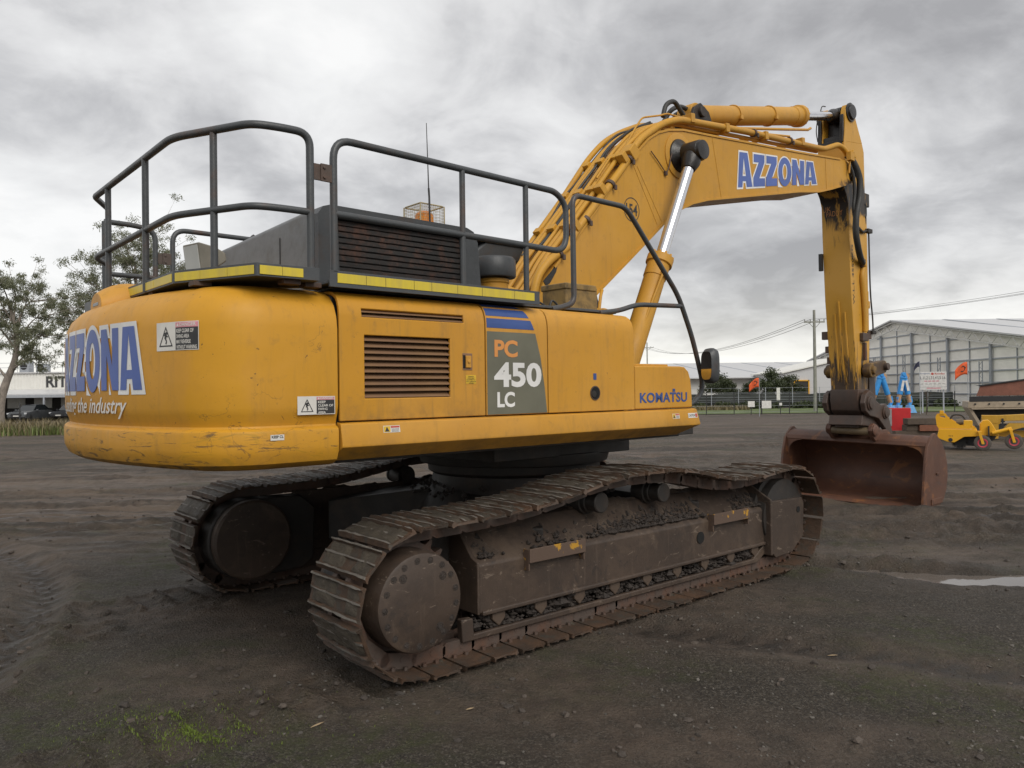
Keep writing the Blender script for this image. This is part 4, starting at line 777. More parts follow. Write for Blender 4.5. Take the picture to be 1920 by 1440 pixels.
g.grid(pts); go=mk('grille_slat',g,'grille_rust',ho,solid=0.004,fix=False,smooth=50); go.location=(-2.15,-1.115,2.455); go.scale=(0.985,0.55,1.12)
for i in range(1,n): share(go,'grille_slat',ho,(-2.15,-1.115,2.455+i*0.0362),scale=(0.985,0.50+0.18*rng.random(),1.12))
b=MB(); b.tube([(-2.30+0.038,-0.62,2.35),(-2.30+0.037,-0.62,2.73),(-2.20,-0.62,2.845)],0.004,6); mk('seam_wire',b,'black_hole',ho)
# exhaust stub seen over the hood, air pre-cleaner, beacon, aerial
b=MB(); b.tube([(-2.0,0.33,2.78),(-2.0,0.33,2.86),(-2.06,0.33,2.90)],0.045,12); up('exhaust',b,'dark_steel')
b=MB(); b.lathe([(0,0.115),(0.20,0.11),(0.21,0.12),(0.235,0.12)],(-0.68,-0.90,2.33),(0,0,1),24); pco=up('pre_cleaner',b,'body_yellow')
b=MB(); b.lathe([(0,0.12),(0.0,0.165),(0.012,0.172),(0.13,0.170),(0.15,0.155),(0.158,0.10),(0.16,0.01)],(-0.68,-0.90,2.578),(0,0,1),32); mk('cleaner_bowl',b,'hood_dark',pco)
b=MB(); b.box(-0.97,-0.78,-0.36,-0.18,2.83,2.86); b.box(-0.90,-0.85,-0.30,-0.24,2.855,3.06); b.lathe([(0,0.085),(0.02,0.085),(0.022,0.05)],(-0.87,-0.27,3.05),(0,0,1),20); bc=up('beacon',b,'hood_dark',0.003)
b=MB(); b.lathe([(0,0.080),(0.08,0.072),(0.105,0.045),(0.112,0.005)],(-0.87,-0.27,3.065),(0,0,1),20); mk('beacon_lens',b,'beacon_amber',bc)
b=MB(); x0,x1,y0,y1,z0,z1=-0.985,-0.755,-0.385,-0.155,3.06,3.205
cg=[(x0,y0),(x1,y0),(x1,y1),(x0,y1),(x0,y0)]
for z in (z0,z1): b.tube(fillet([(p[0],p[1],z) for p in cg],0.03,4),0.006,6)
for (x,y) in cg[:4]: b.tube([(x,y,z0),(x,y,z1)],0.006,6)
for k in range(1,11):
    t=k/11; xx=x0+(x1-x0)*t; yy=y0+(y1-y0)*t
    for y in (y0,y1): b.tube([(xx,y,z0),(xx,y,z1)],0.0014,4,False)
    for x in (x0,x1): b.tube([(x,yy,z0),(x,yy,z1)],0.0014,4,False)
    b.tube([(xx,y0,z1),(xx,y1,z1)],0.0014,4,False)
for k in range(1,6):
    z=z0+(z1-z0)*k/6; b.tube([(p[0],p[1],z) for p in cg],0.0014,4,False)
mk('beacon_cage',b,'cage_wire',bc)
b=MB(); b.tube([(-0.92,-0.42,2.84),(-0.92,-0.42,2.90)],0.018,10); b.tube([(-0.92,-0.42,2.90),(-0.925,-0.42,3.25),(-0.93,-0.42,3.32)],0.008,8); b.tube([(-0.93,-0.42,3.32),(-0.945,-0.42,3.83)],[0.005,0.0028],6); up('aerial',b,'rubber')
# work lamp on the rear deck
b=MB(); b.prism([(-0.11,-0.085),(-0.11,0.085),(0.0,0.055),(0.06,0.02),(0.06,-0.03),(0.0,-0.06)],-0.085,0.085,'y'); lm=up('work_lamp',b,'lamp_body',0.012); lm.location=Matrix.Rotation(UR,3,'Z')@Vector((-2.80,-0.83,2.52)); lm.rotation_euler=(0,R(-8),UR+R(12))
b=MB(); b.box(-0.1135,-0.109,-0.072,0.072,-0.07,0.07); mk('lamp_lens',b,'lamp_glass',lm,0.004)
b=MB(); b.tube([(-0.02,0,-0.05),(0.0,0,-0.15)],0.012,8); mk('lamp_bracket',b,'bracket_rust',lm)
# ---- walkway, toe boards and reflective strips
PL=[(-2.462,-1.520),(-2.80,-1.505),(-3.035,-0.965),(-3.035,0.965),(-2.80,1.505),(-2.40,1.520)]
wk=MB(); wk.prism(PL+[(-2.40,1.2),(-2.72,0.8),(-2.72,-0.8),(-2.40,-1.2)],2.335,2.352,'z'); wk.box(-2.385,-0.79,-1.485,-1.16,2.335,2.352); wo_=up('walkway',wk,'deck_grey')
def board(pts,name,mat,z0,z1,off0,off1,par):
    mb=MB()
    P=[np.array(p,float) for p in pts]; N=[]
    for i in range(len(P)):
        t=P[min(i+1,len(P)-1)]-P[max(i-1,0)]; t/=np.linalg.norm(t); N.append(np.array([-t[1],t[0]]))
    rows=[]
    for p,nn in zip(P,N):
        a=p+nn*off0; b_=p+nn*off1; rows.append([(a[0],a[1],z0),(b_[0],b_[1],z0),(b_[0],b_[1],z1),(a[0],a[1],z1),(a[0],a[1],z0)])
    mb.grid(rows); mb.f+= [(0,1,2,3),tuple((len(rows)-1)*5+i for i in (3,2,1,0))]; mb.mi+=[0,0]
    return mk(name,mb,mat,par,0.0015,smooth=0)
board(PL[:4],'toe_board','deck_grey',2.334,2.404,0.0,0.014,wo_); board(PL[3:],'toe_board','deck_grey',2.334,2.404,0.0,0.014,wo_)
board([(-0.785,-1.500),(-2.390,-1.500)],'toe_board','deck_grey',2.312,2.404,0.0,0.014,wo_); board([(-2.390,1.500),(-0.785,1.500)],'toe_board','deck_grey',2.312,2.404,0.0,0.014,wo_)
xs=[-0.835,-1.02,-1.30,-1.50,-1.70,-1.83,-2.03,-2.16,-2.345]
for a,b_ in zip(xs[:-1],xs[1:]): board([(a-0.0015,-1.500),(b_+0.0015,-1.500)],'reflective_strip','reflective_yellow',2.336,2.390,0.0144,0.0172,wo_)
def along(p,q,segs):
    p=np.array(p);q=np.array(q)
    for a,b_ in segs: board([p+(q-p)*a,p+(q-p)*b_],'reflective_strip','reflective_yellow',2.344,2.391,0.0144,0.0172,wo_)
along((-2.462,-1.520),(-2.80,-1.505),[(0.28,0.62),(0.625,0.985)]); along((-2.80,-1.505),(-3.035,-0.965),[(0.02,0.33),(0.335,0.66),(0.665,0.98)]); along((-3.035,-0.965),(-3.035,0.965),[(0.01+i*0.163,0.17+i*0.163) for i in range(4)])
for x,y in ((-2.95,-1.1),(-2.6,-1.45),(-2.98,-0.5),(-2.98,0.3),(-2.45,-1.40)): b=MB(); b.box(x-0.05,x+0.05,y-0.04,y+0.04,2.31,2.338); mk('deck_bracket',b,'bracket_rust',wo_,0.004)
# ---- handrails
TB=0.0215
def rail(path,rad,posts,mids=()):
    b=MB(); b.tube(fillet(path,rad,7),TB,12); o=up('handrail',b,'rail_grey',smooth=50)
    for p in posts:
        c=MB(); c.tube(p,0.0195,10); mk('rail_post',c,'rail_grey',o,smooth=50)
    for p in mids:
        c=MB(); c.tube(fillet(p,0.10,6),TB*0.92,12); mk('mid_rail',c,'rail_grey',o,smooth=50)
    return o
ZT,ZM=3.143,2.712
rail([(-2.495,-1.497,2.36),(-2.495,-1.497,ZT),(-2.66,-1.490,ZT),(-2.805,-1.45,ZT),(-3.045,-0.95,ZT),(-3.033,0.72,ZT),(-2.86,1.06,ZT),(-2.86,1.06,2.345)],[0,0.17,0.12,0.10,0.10,0.05,0.02,0],
     [[(-3.033,0.38,2.34),(-3.033,0.38,ZT)],[(-3.043,-0.47,2.34),(-3.043,-0.47,ZT)],[(-2.915,-1.215,2.34),(-2.915,-1.215,ZT)]],
     [[(-2.495,-1.497,ZM),(-2.66,-1.485,ZM),(-2.805,-1.45,ZM),(-3.043,-0.95,ZM),(-3.033,0.72,ZM),(-2.86,1.06,ZM)]])
rail([(-2.353,-1.4975,2.40),(-2.353,-1.4975,ZT+0.004),(-0.60,-1.4975,3.130),(-0.50,-1.4975,3.05),(-0.50,-1.4975,2.71),(-1.0,-1.4975,2.716),(-2.353,-1.4975,2.722)],[0,0.12,0.14,0.08,0.13,0.1,0],
     [[(-1.441,-1.4975,2.345),(-1.441,-1.4975,3.138)],[(-0.893,-1.4975,2.345),(-0.893,-1.4975,3.134)]])
rail([(-2.80,1.42,3.12),(-2.60,1.43,3.12),(-2.41,1.43,3.10),(-2.41,1.43,2.36)],[0,0.05,0.12,0],[[(-2.80,1.42,2.345),(-2.80,1.42,3.12)]],[[(-2.80,1.42,2.70),(-2.41,1.43,2.70)]])
rail([(-2.27,1.43,2.36),(-2.27,1.43,3.125),(-0.75,1.43,3.12),(-0.75,1.43,2.36)],[0,0.12,0.12,0],[[(-1.5,1.43,2.345),(-1.5,1.43,3.12)]],[[(-2.27,1.43,2.71),(-0.75,1.43,2.71)]])
def hinge(x0,x1,y,z0,z1):
    b=MB(); b.box(x0,(x0+x1)/2,y-0.006,y+0.006,z0,z1); b.box((x0+x1)/2-0.012,x1,y-0.014,y-0.004,z0-0.004,z1+0.004)
    for z in (z0+0.018,z1-0.018): b.lathe([(0,0.009),(0.008,0.009),(0.0085,0.004)],((x0+x1)/2+0.008,y-0.014,z),(0,-1,0),6)
    up('rail_joint',b,'bracket_rust',0.002)
hinge(-2.490,-2.358,-1.497,2.895,2.985); hinge(-2.405,-2.275,1.43,2.82,2.91)
g1=[(-0.51,-1.35,2.315),(-0.40,-1.35,2.335),(-0.272,-1.35,2.375),(-0.277,-1.35,3.19),(0.334,-1.35,3.188),(0.445,-1.35,3.09),(1.028,-1.35,2.521),(1.213,-1.35,2.182),(1.303,-1.35,1.954),(1.357,-1.35,1.80),(1.354,-1.35,1.69),(1.20,-1.35,1.575),(0.98,-1.35,1.60)]
gr=rail(g1,[0,0.05,0.12,0.09,0.10,0.10,0.12,0.10,0.1,0.1,0.1,0.1,0],[],[[(1.071,-1.35,2.436),(0.465,-1.35,2.411),(0.232,-1.35,2.345),(0.005,-1.35,2.318)]])
# mirror on the front rail
b=MB(); pr=[]
for t,s in ((0,0.80),(0.03,0.97),(0.055,1.0),(0.085,0.93),(0.10,0.75)):
    pr.append([(t,s*0.080*math.copysign(abs(math.cos(a))**0.55,math.cos(a)),s*0.155*math.copysign(abs(math.sin(a))**0.55,math.sin(a))) for a in np.linspace(0,2*math.pi,29)[:-1]])
pr=[r_+[r_[0]] for r_ in pr]; b.grid(pr); b.f.append(tuple(4*29+i for i in range(28))); b.mi.append(0); b.f.append(tuple(range(27,-1,-1))); b.mi.append(0)
mo=up('mirror',b,'hood_dark',smooth=40); mo.location=Matrix.Rotation(UR,3,'Z')@Vector((1.25,-1.47,1.918)); mo.rotation_euler=(0,0,UR-R(11)); 
b=MB(); b.add([(-0.0015,0.074*0.83*math.copysign(abs(math.cos(a))**0.55,math.cos(a)),0.142*0.85*math.copysign(abs(math.sin(a))**0.55,math.sin(a))) for a in np.linspace(0,2*math.pi,29)[:-1]],[tuple(range(28))]); mk('mirror_glass',b,'mirror_glass',mo,smooth=0)
b=MB(); b.tube([(1.318,-1.35,1.90),(1.31,-1.41,1.90)],0.018,10); b.box(1.285,1.335,-1.40,-1.36,1.87,1.93); mk('mirror_clamp',b,'rubber',gr,0.004)
# ---- cab, hidden behind the boom from the rear
b=MB(); b.prism([(0.30,1.40),(0.30,3.12),(0.42,3.20),(1.75,3.20),(1.95,3.10),(2.25,2.2),(2.20,1.40)],0.50,1.46,'y'); cb_=up('cab',b,'hood_dark',0.03)
b=MB(); b.box(0.26,1.90,0.47,1.49,3.202,3.235); mk('cab_roof',b,'grille_rust',cb_,0.01)
for x0,x1,z0,z1 in ((0.42,1.02,2.2,3.05),(1.10,1.85,2.2,3.05)):
    for y in (0.496,1.456):
        b=MB(); b.box(x0,x1,y,y+0.008,z0,z1); mk('window_pane',b,'glass_dark',cb_)
b=MB(); b.box(0.294,0.302,0.62,1.34,2.3,3.05); mk('window_pane',b,'glass_dark',cb_)
# filler box and fittings beside the boom foot
b=MB(); b.box(0.10,0.49,-0.90,-0.62,2.315,2.595); b.box(0.09,0.47,-0.91,-0.61,2.56,2.612); vb=up('filler_box',b,'valve_paint',0.01)
b=MB(); b.box(0.50,0.62,-0.86,-0.70,2.315,2.43); b.tube(smooth_path([(0.60,-0.78,2.40),(0.72,-0.78,2.42),(0.82,-0.78,2.36),(0.86,-0.78,2.25)]),0.026,10); b.tube(smooth_path([(0.80,-0.62,2.26),(0.86,-0.58,2.42),(0.92,-0.55,2.58),(1.0,-0.50,2.66)]),0.016,8); up('fitting_block',b,'pipe_yellow',0.004)
b=MB()
for (x,y,r_) in ((-0.42,-1.1,0.05),(-0.50,-1.0,0.035),(-0.35,-1.2,0.03)): b.tube(smooth_path([(x-r_,y,2.31),(x-r_,y,2.36),(x,y,2.40),(x+r_*2,y,2.36),(x+r_*2,y,2.31)]),0.008,6)
up('cable_loop',b,'hose')
# ---- boom
YN,YF=-0.40,0.16
TOP=[(0.474,2.842),(0.811,3.194),(1.138,3.550),(1.453,3.907),(1.690,4.150),(1.857,4.300),(2.026,4.402),(2.20,4.466),(2.454,4.521),(3.016,4.575),(3.711,4.646),(4.897,4.765),(5.63,4.844),(6.112,4.899),(6.30,4.905),(6.45,4.86),(6.535,4.78),(6.555,4.70)]
LOW=[(0.915,2.531),(0.987,2.587),(1.524,2.997),(2.169,3.496),(2.377,3.630),(2.621,3.737),(2.904,3.820),(3.694,3.983),(4.964,4.245),(5.494,4.330),(5.845,4.424),(6.343,4.575),(6.50,4.63)]
FOOT=[(0.70,2.34),(0.55,2.13),(0.42,2.06),(0.29,2.10),(0.24,2.22),(0.26,2.50),(0.34,2.70)]
PB=TOP+LOW[::-1]+FOOT
bm_=MB(); bm_.prism(PB,YN+0.012,YF-0.012,'y'); bo=up('boom',bm_,'boom_yellow',0,smooth=25)
def flange(pts,thick,name):
    P=[np.array(p,float) for p in pts]; rows=[]
    for i,p in enumerate(P):
        t=P[min(i+1,len(P)-1)]-P[max(i-1,0)]; t/=np.linalg.norm(t); n_=np.array([-t[1],t[0]]); a=p+n_*0.004; q=p-n_*thick; rows.append([(a[0],YN,a[1]),(a[0],YF,a[1]),(q[0],YF,q[1]),(q[0],YN,q[1]),(a[0],YN,a[1])])
    mb=MB(); mb.grid(rows); mb.f+=[(0,1,2,3),tuple((len(rows)-1)*5+i for i in (3,2,1,0))]; mb.mi+=[0,0]; return mk(name,mb,'boom_yellow',bo,0.002,smooth=30)
flange(TOP[:14],0.020,'top_flange'); flange(LOW[:12][::-1],0.020,'bottom_flange')
# butt seams on the side plate
for a,b_ in (((3.015,4.560),(3.185,3.885)),((5.690,4.835),(5.715,4.400)),((1.680,3.985),(2.075,3.470)),((1.610,4.000),(1.995,3.435))):
    p=np.array(a);q=np.array(b_); d=q-p; d/=np.linalg.norm(d); n_=np.array([-d[1],d[0]])*0.006; v=[(p+n_),(p-n_),(q-n_),(q+n_)]
    mb=MB(); mb.add([(x[0],YN+0.0125,x[1]) for x in v]+[(x[0]*0.5+(p+q)[0]*0.25 if 0 else x[0],YN+0.0085,x[1]) for x in v],[(0,1,5,4),(1,2,6,5),(2,3,7,6),(3,0,4,7),(4,5,6,7)]); mk('weld_seam',mb,'boom_yellow',bo,0,smooth=0)
# name on the boom
cs,w=heavy('AZZONA'); A=np.array([3.447,4.029]); Bq=np.array([5.482,4.422]); Ct=np.array([5.493,4.735]); D=np.array([3.447,4.505])
sc_=[[(p[0]/w,p[1]) for p in c] for c in cs]
def boom_map(u,v,h):
    q=(A*(1-u)+Bq*u)*(1-v)+(D*(1-u)+Ct*u)*v; return (q[0],YN+0.0095-h,q[1])
v1=outline_mesh([[(x*2.05,y*0.42) for x,y in c] for c in sc_],0.018); v2=outline_mesh([[(x*2.05,y*0.42) for x,y in c] for c in sc_],-0.003)
flat('lettering',[(v1[0],v1[1],0,0.0),(v2[0],v2[1],1,0.002)],['letter_white','letter_blue'],lambda u,v,h:boom_map(0.035+u/2.05*0.94,0.045+v/0.42*0.91,h),bo)
ring=lambda r_,n_=40:[(r_*math.cos(2*math.pi*i/n_),r_*math.sin(2*math.pi*i/n_)) for i in range(n_)]
vr=outline_mesh([ring(0.122),ring(0.113)]); vt=fit_text('154',-0.088,-0.058,0.088,0.058,bold=0.02)
flat('lettering',[(vr[0],vr[1],0,0.0),(vt[0],vt[1],0,0.0)],['stencil_black'],lambda u,v,h:(1.585+u,YN+0.0095-h,3.525+v),bo)
# greased pin boss of the boom cylinders, both sides
def pin(name,c,y0,y1,prof,mat,par):
    mb=MB(); mb.lathe([(t,r_) for t,r_ in prof],(c[0],y0,c[1]),(0,y1-y0,0),28); return mk(name,mb,mat,par,0,smooth=35)
pin('boss_plate',(2.385,4.215),YN+0.011,-1,[(0,0.245),(0.010,0.245),(0.014,0.235),(0.0145,0.05)],'boom_yellow',bo); pin('boss_plate',(2.385,4.215),YF-0.011,1,[(0,0.245),(0.010,0.245),(0.014,0.235),(0.0145,0.05)],'boom_yellow',bo)
for y0,s in ((YN,-1),(YF,1)):
    pin('pin_boss',(2.385,4.215),y0,y0+s,[(-0.02,0.19),(0.018,0.175),(0.05,0.125),(0.09,0.10),(0.10,0.085),(0.265,0.085),(0.27,0.105),(0.305,0.100),(0.31,0.06),(0.315,0.02)],'grease',bo)
pin('tip_pin',(6.47,4.73),YN+0.012,YF-0.012,[(-0.02,0.085),(0.585,0.085),(0.59,0.05)],'dark_steel',bo); pin('tip_pin_cap',(6.47,4.73),YN-0.0085,-1,[(0,0.060),(0.012,0.055),(0.0125,0.01)],'chrome',bo)
b=MB(); b.tube(smooth_path([(1.885,YN-0.006,4.17),(2.0,YN-0.006,4.09),(2.115,YN-0.006,4.00),(2.135,YN-0.010,3.985)],5),0.006,6); b.tube(smooth_path([(2.135,YN-0.010,3.985),(2.17,YN-0.02,4.06),(2.22,YN-0.02,4.20),(2.31,YN-0.02,4.33),(2.40,YN-0.03,4.33),(2.46,YN-0.05,4.26)],6),0.006,6); b.box(2.115,2.15,YN-0.016,YN+0.011,3.965,4.005); mk('grease_line',b,'bracket_rust',bo)
# hydraulic pipes on the back of the boom
def pipe(pts,y,r_,mat='pipe_yellow',rad=0.14,yy=None):
    P=[(p[0],(y if yy is None else yy[i]),p[1]) for i,p in enumerate(pts)]; mb=MB(); mb.tube(fillet(P,rad,5),r_,10); return mk('pipe',mb,mat,bo,0,smooth=50)
pipe([(0.20,2.36),(0.223,2.533),(0.272,2.727),(0.407,2.883),(0.686,3.05),(0.797,3.223),(1.487,3.945),(1.718,4.253),(2.118,4.515),(2.40,4.618),(2.642,4.649),(3.715,4.773),(5.558,4.935),(5.70,4.955),(6.102,5.099),(6.30,5.060),(6.40,4.98)],-0.375,0.038)
off=lambda d,a=0,b_=14:[(p[0]-d*0.70,p[1]+d*0.72) if i<5 else (p[0]-d*0.25,p[1]+d) for i,p in enumerate(TOP[a:b_])]
for y,d,r_,e in ((-0.305,0.075,0.024,13),(-0.235,0.075,0.024,9),(-0.165,0.085,0.021,9),(-0.03,0.085,0.021,9),(0.045,0.075,0.024,13)):
    q=off(d,0,e); pipe([(q[0][0]-0.34,q[0][1]-0.42),(q[0][0]-0.12,q[0][1]-0.18)]+q,y,r_,rad=0.10)
pipe([(0.45,2.75),(0.62,3.09),(1.11,3.64),(1.52,4.14),(1.77,4.375),(2.04,4.535),(2.41,4.70),(2.9,4.76),(3.8,4.84),(5.4,4.985)],0.135,0.030)
for dz,yy_ in ((0.0,-0.10),(0.02,-0.075),(-0.01,0.09)):
    pts=[(0.55,3.02+dz),(0.85,3.34+dz),(1.12,3.68+dz),(1.40,3.95+dz),(1.62,4.22+dz),(1.95,4.48+dz),(2.3,4.62+dz)]; mb=MB(); mb.tube(smooth_path([(x+rng.uniform(-.015,.015),yy_+rng.uniform(-.03,.03),z+rng.uniform(-.015,.015)) for x,z in pts],6),0.013,7); mk('hose',mb,'hose',bo,0,smooth=50)
pipe([(1.20,3.80),(1.42,4.06),(1.60,4.14),(1.80,4.42),(1.92,4.56),(2.25,4.66),(2.34,4.70),(2.75,4.72)],-0.27,0.010,rad=0.05)
# clamps across the pipes
for (x,z,t) in ((0.80,3.22,47),(1.17,3.62,47),(1.50,3.99,46),(3.30,4.66,6),(4.15,4.75,6),(5.05,4.86,6),(2.62,4.62,6)):
    M=Matrix.Rotation(R(-t),3,'Y'); mb=MB()
    for y in (-0.375,-0.27,-0.10,0.09): mb.obox((x-math.sin(R(t))*0.05,y,z+math.cos(R(t))*0.055),(0.07,0.095,0.10),M)
    mk('pipe_clamp',mb,'pipe_yellow',bo,0.006)
for (x,z,t) in ((0.92,3.33,47),(1.28,3.73,47),(1.56,4.03,50),(3.9,4.79,6),(4.75,4.87,6),(0.55,2.97,32)):
    d=np.array([math.cos(R(t)),0,math.sin(R(t))]); mb=MB(); c=np.array([x,-0.375,z]); mb.cyl(c-d*0.018,c+d*0.018,0.050,16); mb.obox(tuple(c+np.array([0.02,-0.052,-0.035])),(0.03,0.02,0.05)); mk('pipe_collar',mb,'bracket_rust',bo,0.003)
mb=MB(); M=Matrix.Rotation(R(-48),3,'Y'); mb.obox((1.60,-0.375,4.10),(0.13,0.12,0.14),M); mk('pipe_clamp',mb,'pipe_yellow',bo,0.01)
# hose loops at the crown and the foot
for pts in ([(2.30,-0.25,4.66),(2.36,-0.25,4.80),(2.50,-0.25,4.87),(2.64,-0.24,4.80),(2.78,-0.22,4.73),(2.92,-0.2,4.74)],[(2.44,-0.15,4.66),(2.58,-0.15,4.82),(2.74,-0.15,4.90),(2.90,-0.15,4.90),(3.02,-0.14,4.86),(3.06,-0.13,4.80)]):
    mb=MB(); mb.tube(smooth_path(pts,8),0.026,10); mk('hose',mb,'hose',bo,0,smooth=50)
for k in range(6):
    y=-0.33+k*0.075; mb=MB(); mb.tube(smooth_path([(-0.35-0.04*k,y,2.36),(-0.25,y,2.52+0.03*k),(-0.02,y-0.02,2.60+0.02*k),(0.12,y,2.52),(0.17,y,2.38)],7),0.024,10); mk('hose',mb,'hose' if k%2 else 'pipe_yellow',bo,0,smooth=50)
mb=MB(); mb.prism([(0.335,2.70),(0.44,2.80),(0.53,2.90),(0.50,2.80),(0.42,2.69),(0.37,2.66)],YN+0.006,YN+0.0125,'y'); mk('grease_patch',mb,'grease',bo,0,smooth=0)
# ---- boom cylinders
def cylinder(name,a,b_,split,rb,rr,eye,mats=('boom_yellow','chrome','grease')):
    a=np.array(a,float); b_=np.array(b_,float); L=np.linalg.norm(b_-a); d=(b_-a)/L; mb=MB(); mb.lathe([(0,rb*0.8),(0.02,rb),(split-0.26,rb),(split-0.255,rb*1.07),(split-0.11,rb*1.07),(split-0.10,rb*1.24),(split-0.02,rb*1.24),(split-0.012,rb*1.08),(split,rr*1.6),(split+0.002,rr)],a,d,32)
    o=up(name,mb,mats[0],0,smooth=35)
    q=MB(); q.cyl(a+d*split,a+d*(L-eye*0.8),rr,24); mk('piston_rod',q,mats[1],o,0,smooth=60)
    q=MB(); q.lathe([(-0.10,eye),(0.10,eye)],b_,(0,1,0),24); q.lathe([(L-eye*2.1,rr*1.15),(L-eye*1.2,eye*0.95),(L-eye*0.5,eye*0.95)],a,d,20); mk('rod_eye',q,mats[2],o,0.01,smooth=40)
    q=MB(); q.lathe([(-0.10,rb*1.05),(0.10,rb*1.05)],a,(0,1,0),24); mk('cylinder_eye',q,mats[0],o,0.01,smooth=40)
    q=MB()
    for k in range(12):
        t=2*math.pi*k/12; u=np.cross(d,(0,1,0)); u/=np.linalg.norm(u); w_=np.cross(d,u); c=a+d*(split-0.02)+rb*1.10*(math.cos(t)*u+math.sin(t)*w_); q.cyl(c,c+d*0.022,rb*0.12,6)
    gb=mk('gland_bolt',q,mats[0],o); gb['kind']='stuff'
    return o
for y in (-0.575,0.335):
    o=cylinder('boom_cylinder',(1.10,y,1.62),(2.385,y,4.215),1.60,0.108,0.062,0.110)
    q=MB(); q.tube([(1.22,y-0.04,1.95),(1.66,y-0.135,2.86)],0.014,8); q.tube([(1.30,y+0.09,1.95),(1.80,y+0.12,2.90)],0.012,8); q.box(1.66,1.71,y-0.15,y-0.11,2.84,2.88); mk('cylinder_pipe',q,'boom_yellow',o,0,smooth=50)
# ---- arm cylinder along the top of the boom
ac=cylinder('arm_cylinder',(2.98,-0.12,4.86),(6.60,-0.12,5.675),2.62,0.118,0.062,0.11)
for t in (0.9,1.75):
    d=np.array([3.62,0,0.815]); d/=np.linalg.norm(d); q=MB(); c=np.array([2.98,-0.12,4.86])+d*t; q.cyl(c-d*0.014,c+d*0.014,0.132,28); q.obox(tuple(c+np.array([0,-0.125,-0.05])),(0.05,0.03,0.05)); mk('band',q,'boom_yellow',ac,0.003)
q=MB(); q.prism([(2.72,4.57),(3.30,4.62),(3.14,4.90),(2.98,4.97),(2.86,4.90)],-0.27,-0.23,'y'); q.prism([(2.72,4.57),(3.30,4.62),(3.14,4.90),(2.98,4.97),(2.86,4.90)],-0.01,0.03,'y'); q.lathe([(-0.02,0.06),(0.34,0.06)],(2.98,-0.29,4.86),(0,1,0),16); mk('cylinder_lug',q,'dark_steel',bo,0.008)
q=MB(); q.tube([(3.15,-0.27,4.72),(5.45,-0.27,5.19),(5.56,-0.25,5.24)],0.018,8); q.tube([(3.15,-0.30,4.70),(4.9,-0.30,4.98)],0.014,8); mk('cylinder_pipe',q,'boom_yellow',ac,0,smooth=50)
# ---- arm
AN,AF=-0.32,0.08
REAR=[(6.40,5.20),(6.42,4.95),(6.30,4.80),(6.31,4.62),(6.44,4.47),(6.494,4.35),(6.509,3.897),(6.561,2.983),(6.640,2.30),(6.705,1.72),(6.70,1.52)]
BOT=[(6.73,1.38),(6.83,1.30),(6.95,1.31),(7.03,1.42)]
FRONT=[(7.05,1.75),(7.12,2.3),(7.12,2.9),(7.06,3.5),(7.04,3.962),(7.05,4.542),(7.035,5.181),(6.86,5.48)]
am=MB(); am.prism([(6.40,5.20)]+[(6.86,5.48)][:0]+REAR[1:]+BOT+FRONT[:-1]+[(6.98,5.30),(6.52,5.24)],AN,AF,'y'); ao=up('arm',am,'arm_yellow',0.012)
EAR=[(6.40,5.195),(6.52,5.235),(6.98,5.295),(6.86,5.48),(6.757,5.65),(6.70,5.75),(6.60,5.80),(6.51,5.77),(6.46,5.68),(6.44,5.45)]
for y0,y1 in ((AN,AN+0.075),(AF-0.075,AF)):
    q=MB(); q.prism(EAR,y0,y1,'y'); mk('clevis_plate',q,'arm_yellow',ao,0.006)
q=MB(); q.lathe([(0,0.135),(0.02,0.135),(0.025,0.115),(0.03,0.115),(0.05,0.10),(0.055,0.03)],(6.60,AN+0.001,5.675),(0,-1,0),24); q.lathe([(0,0.07),(0.36,0.07)],(6.60,AN,5.675),(0,1,0),20); q.lathe([(0,0.13),(0.05,0.12),(0.055,0.03)],(6.60,AF-0.001,5.675),(0,1,0),24); mk('clevis_pin',q,'grease',ao)
q=MB(); q.box(6.436,6.74,AN+0.078,AF-0.078,5.24,5.34); q.prism([(6.56,5.30),(6.78,5.30),(6.70,5.60),(6.60,5.62)],AN+0.078,AF-0.078,'y'); q.prism([(6.435,5.20),(6.43,5.62),(6.405,5.62),(6.385,5.22)],AN+0.012,AN+0.065,'y'); q.prism([(6.435,5.20),(6.43,5.62),(6.405,5.62),(6.385,5.22)],AF-0.065,AF-0.012,'y'); q.box(6.388,6.41,AN+0.03,AF-0.03,5.16,5.26); mk('grease_patch',q,'grease',ao,0.008)
q=MB(); q.tube(smooth_path([(6.30,-0.02,5.66),(6.40,0.0,5.80),(6.55,0.02,5.845)],6),0.008,6); q.tube(smooth_path([(6.38,0.06,5.62),(6.36,0.07,5.45),(6.40,0.07,5.30)],6),0.008,6); mk('hose',q,'hose',ao)
# wear bars welded on the rear face
def rear_x(z): return float(np.interp(z,[p[1] for p in REAR[::-1]],[p[0] for p in REAR[::-1]]))
for y,z0,z1 in ((-0.055,1.80,2.78),(-0.125,1.75,2.96),(-0.205,1.78,2.80)):
    zs=np.linspace(z0,z1,9); q=MB(); q.tube([(rear_x(z)-0.004+rng.uniform(-.003,.003),y+rng.uniform(-.004,.004),z) for z in zs],0.016,6); mk('wear_bar',q,'arm_yellow',ao,0,smooth=50)
q=MB(); q.prism([(6.70,1.68),(6.685,1.52),(6.72,1.37),(6.83,1.285),(6.95,1.295),(7.045,1.42),(7.05,1.68)],AN-0.012,AF+0.012,'y'); mk('arm_boss',q,'hitch_steel',ao,0.015)
v=fit_text('W.L.L 4550KG',0,0,0.86,0.060,bold=0.012)
flat('lettering',[(v[0],v[1],0,0.0)],['stencil_black'],lambda u,v,h:(6.640-v*0.9-(u-0.4)*0.045,AN-0.002-h,2.905+u),ao)
v=fit_text('UK',0.0,0.075,0.10,0.145,bold=-0.018); v2=fit_text('PADDY',0.045,0.0,0.235,0.070,bold=-0.018)
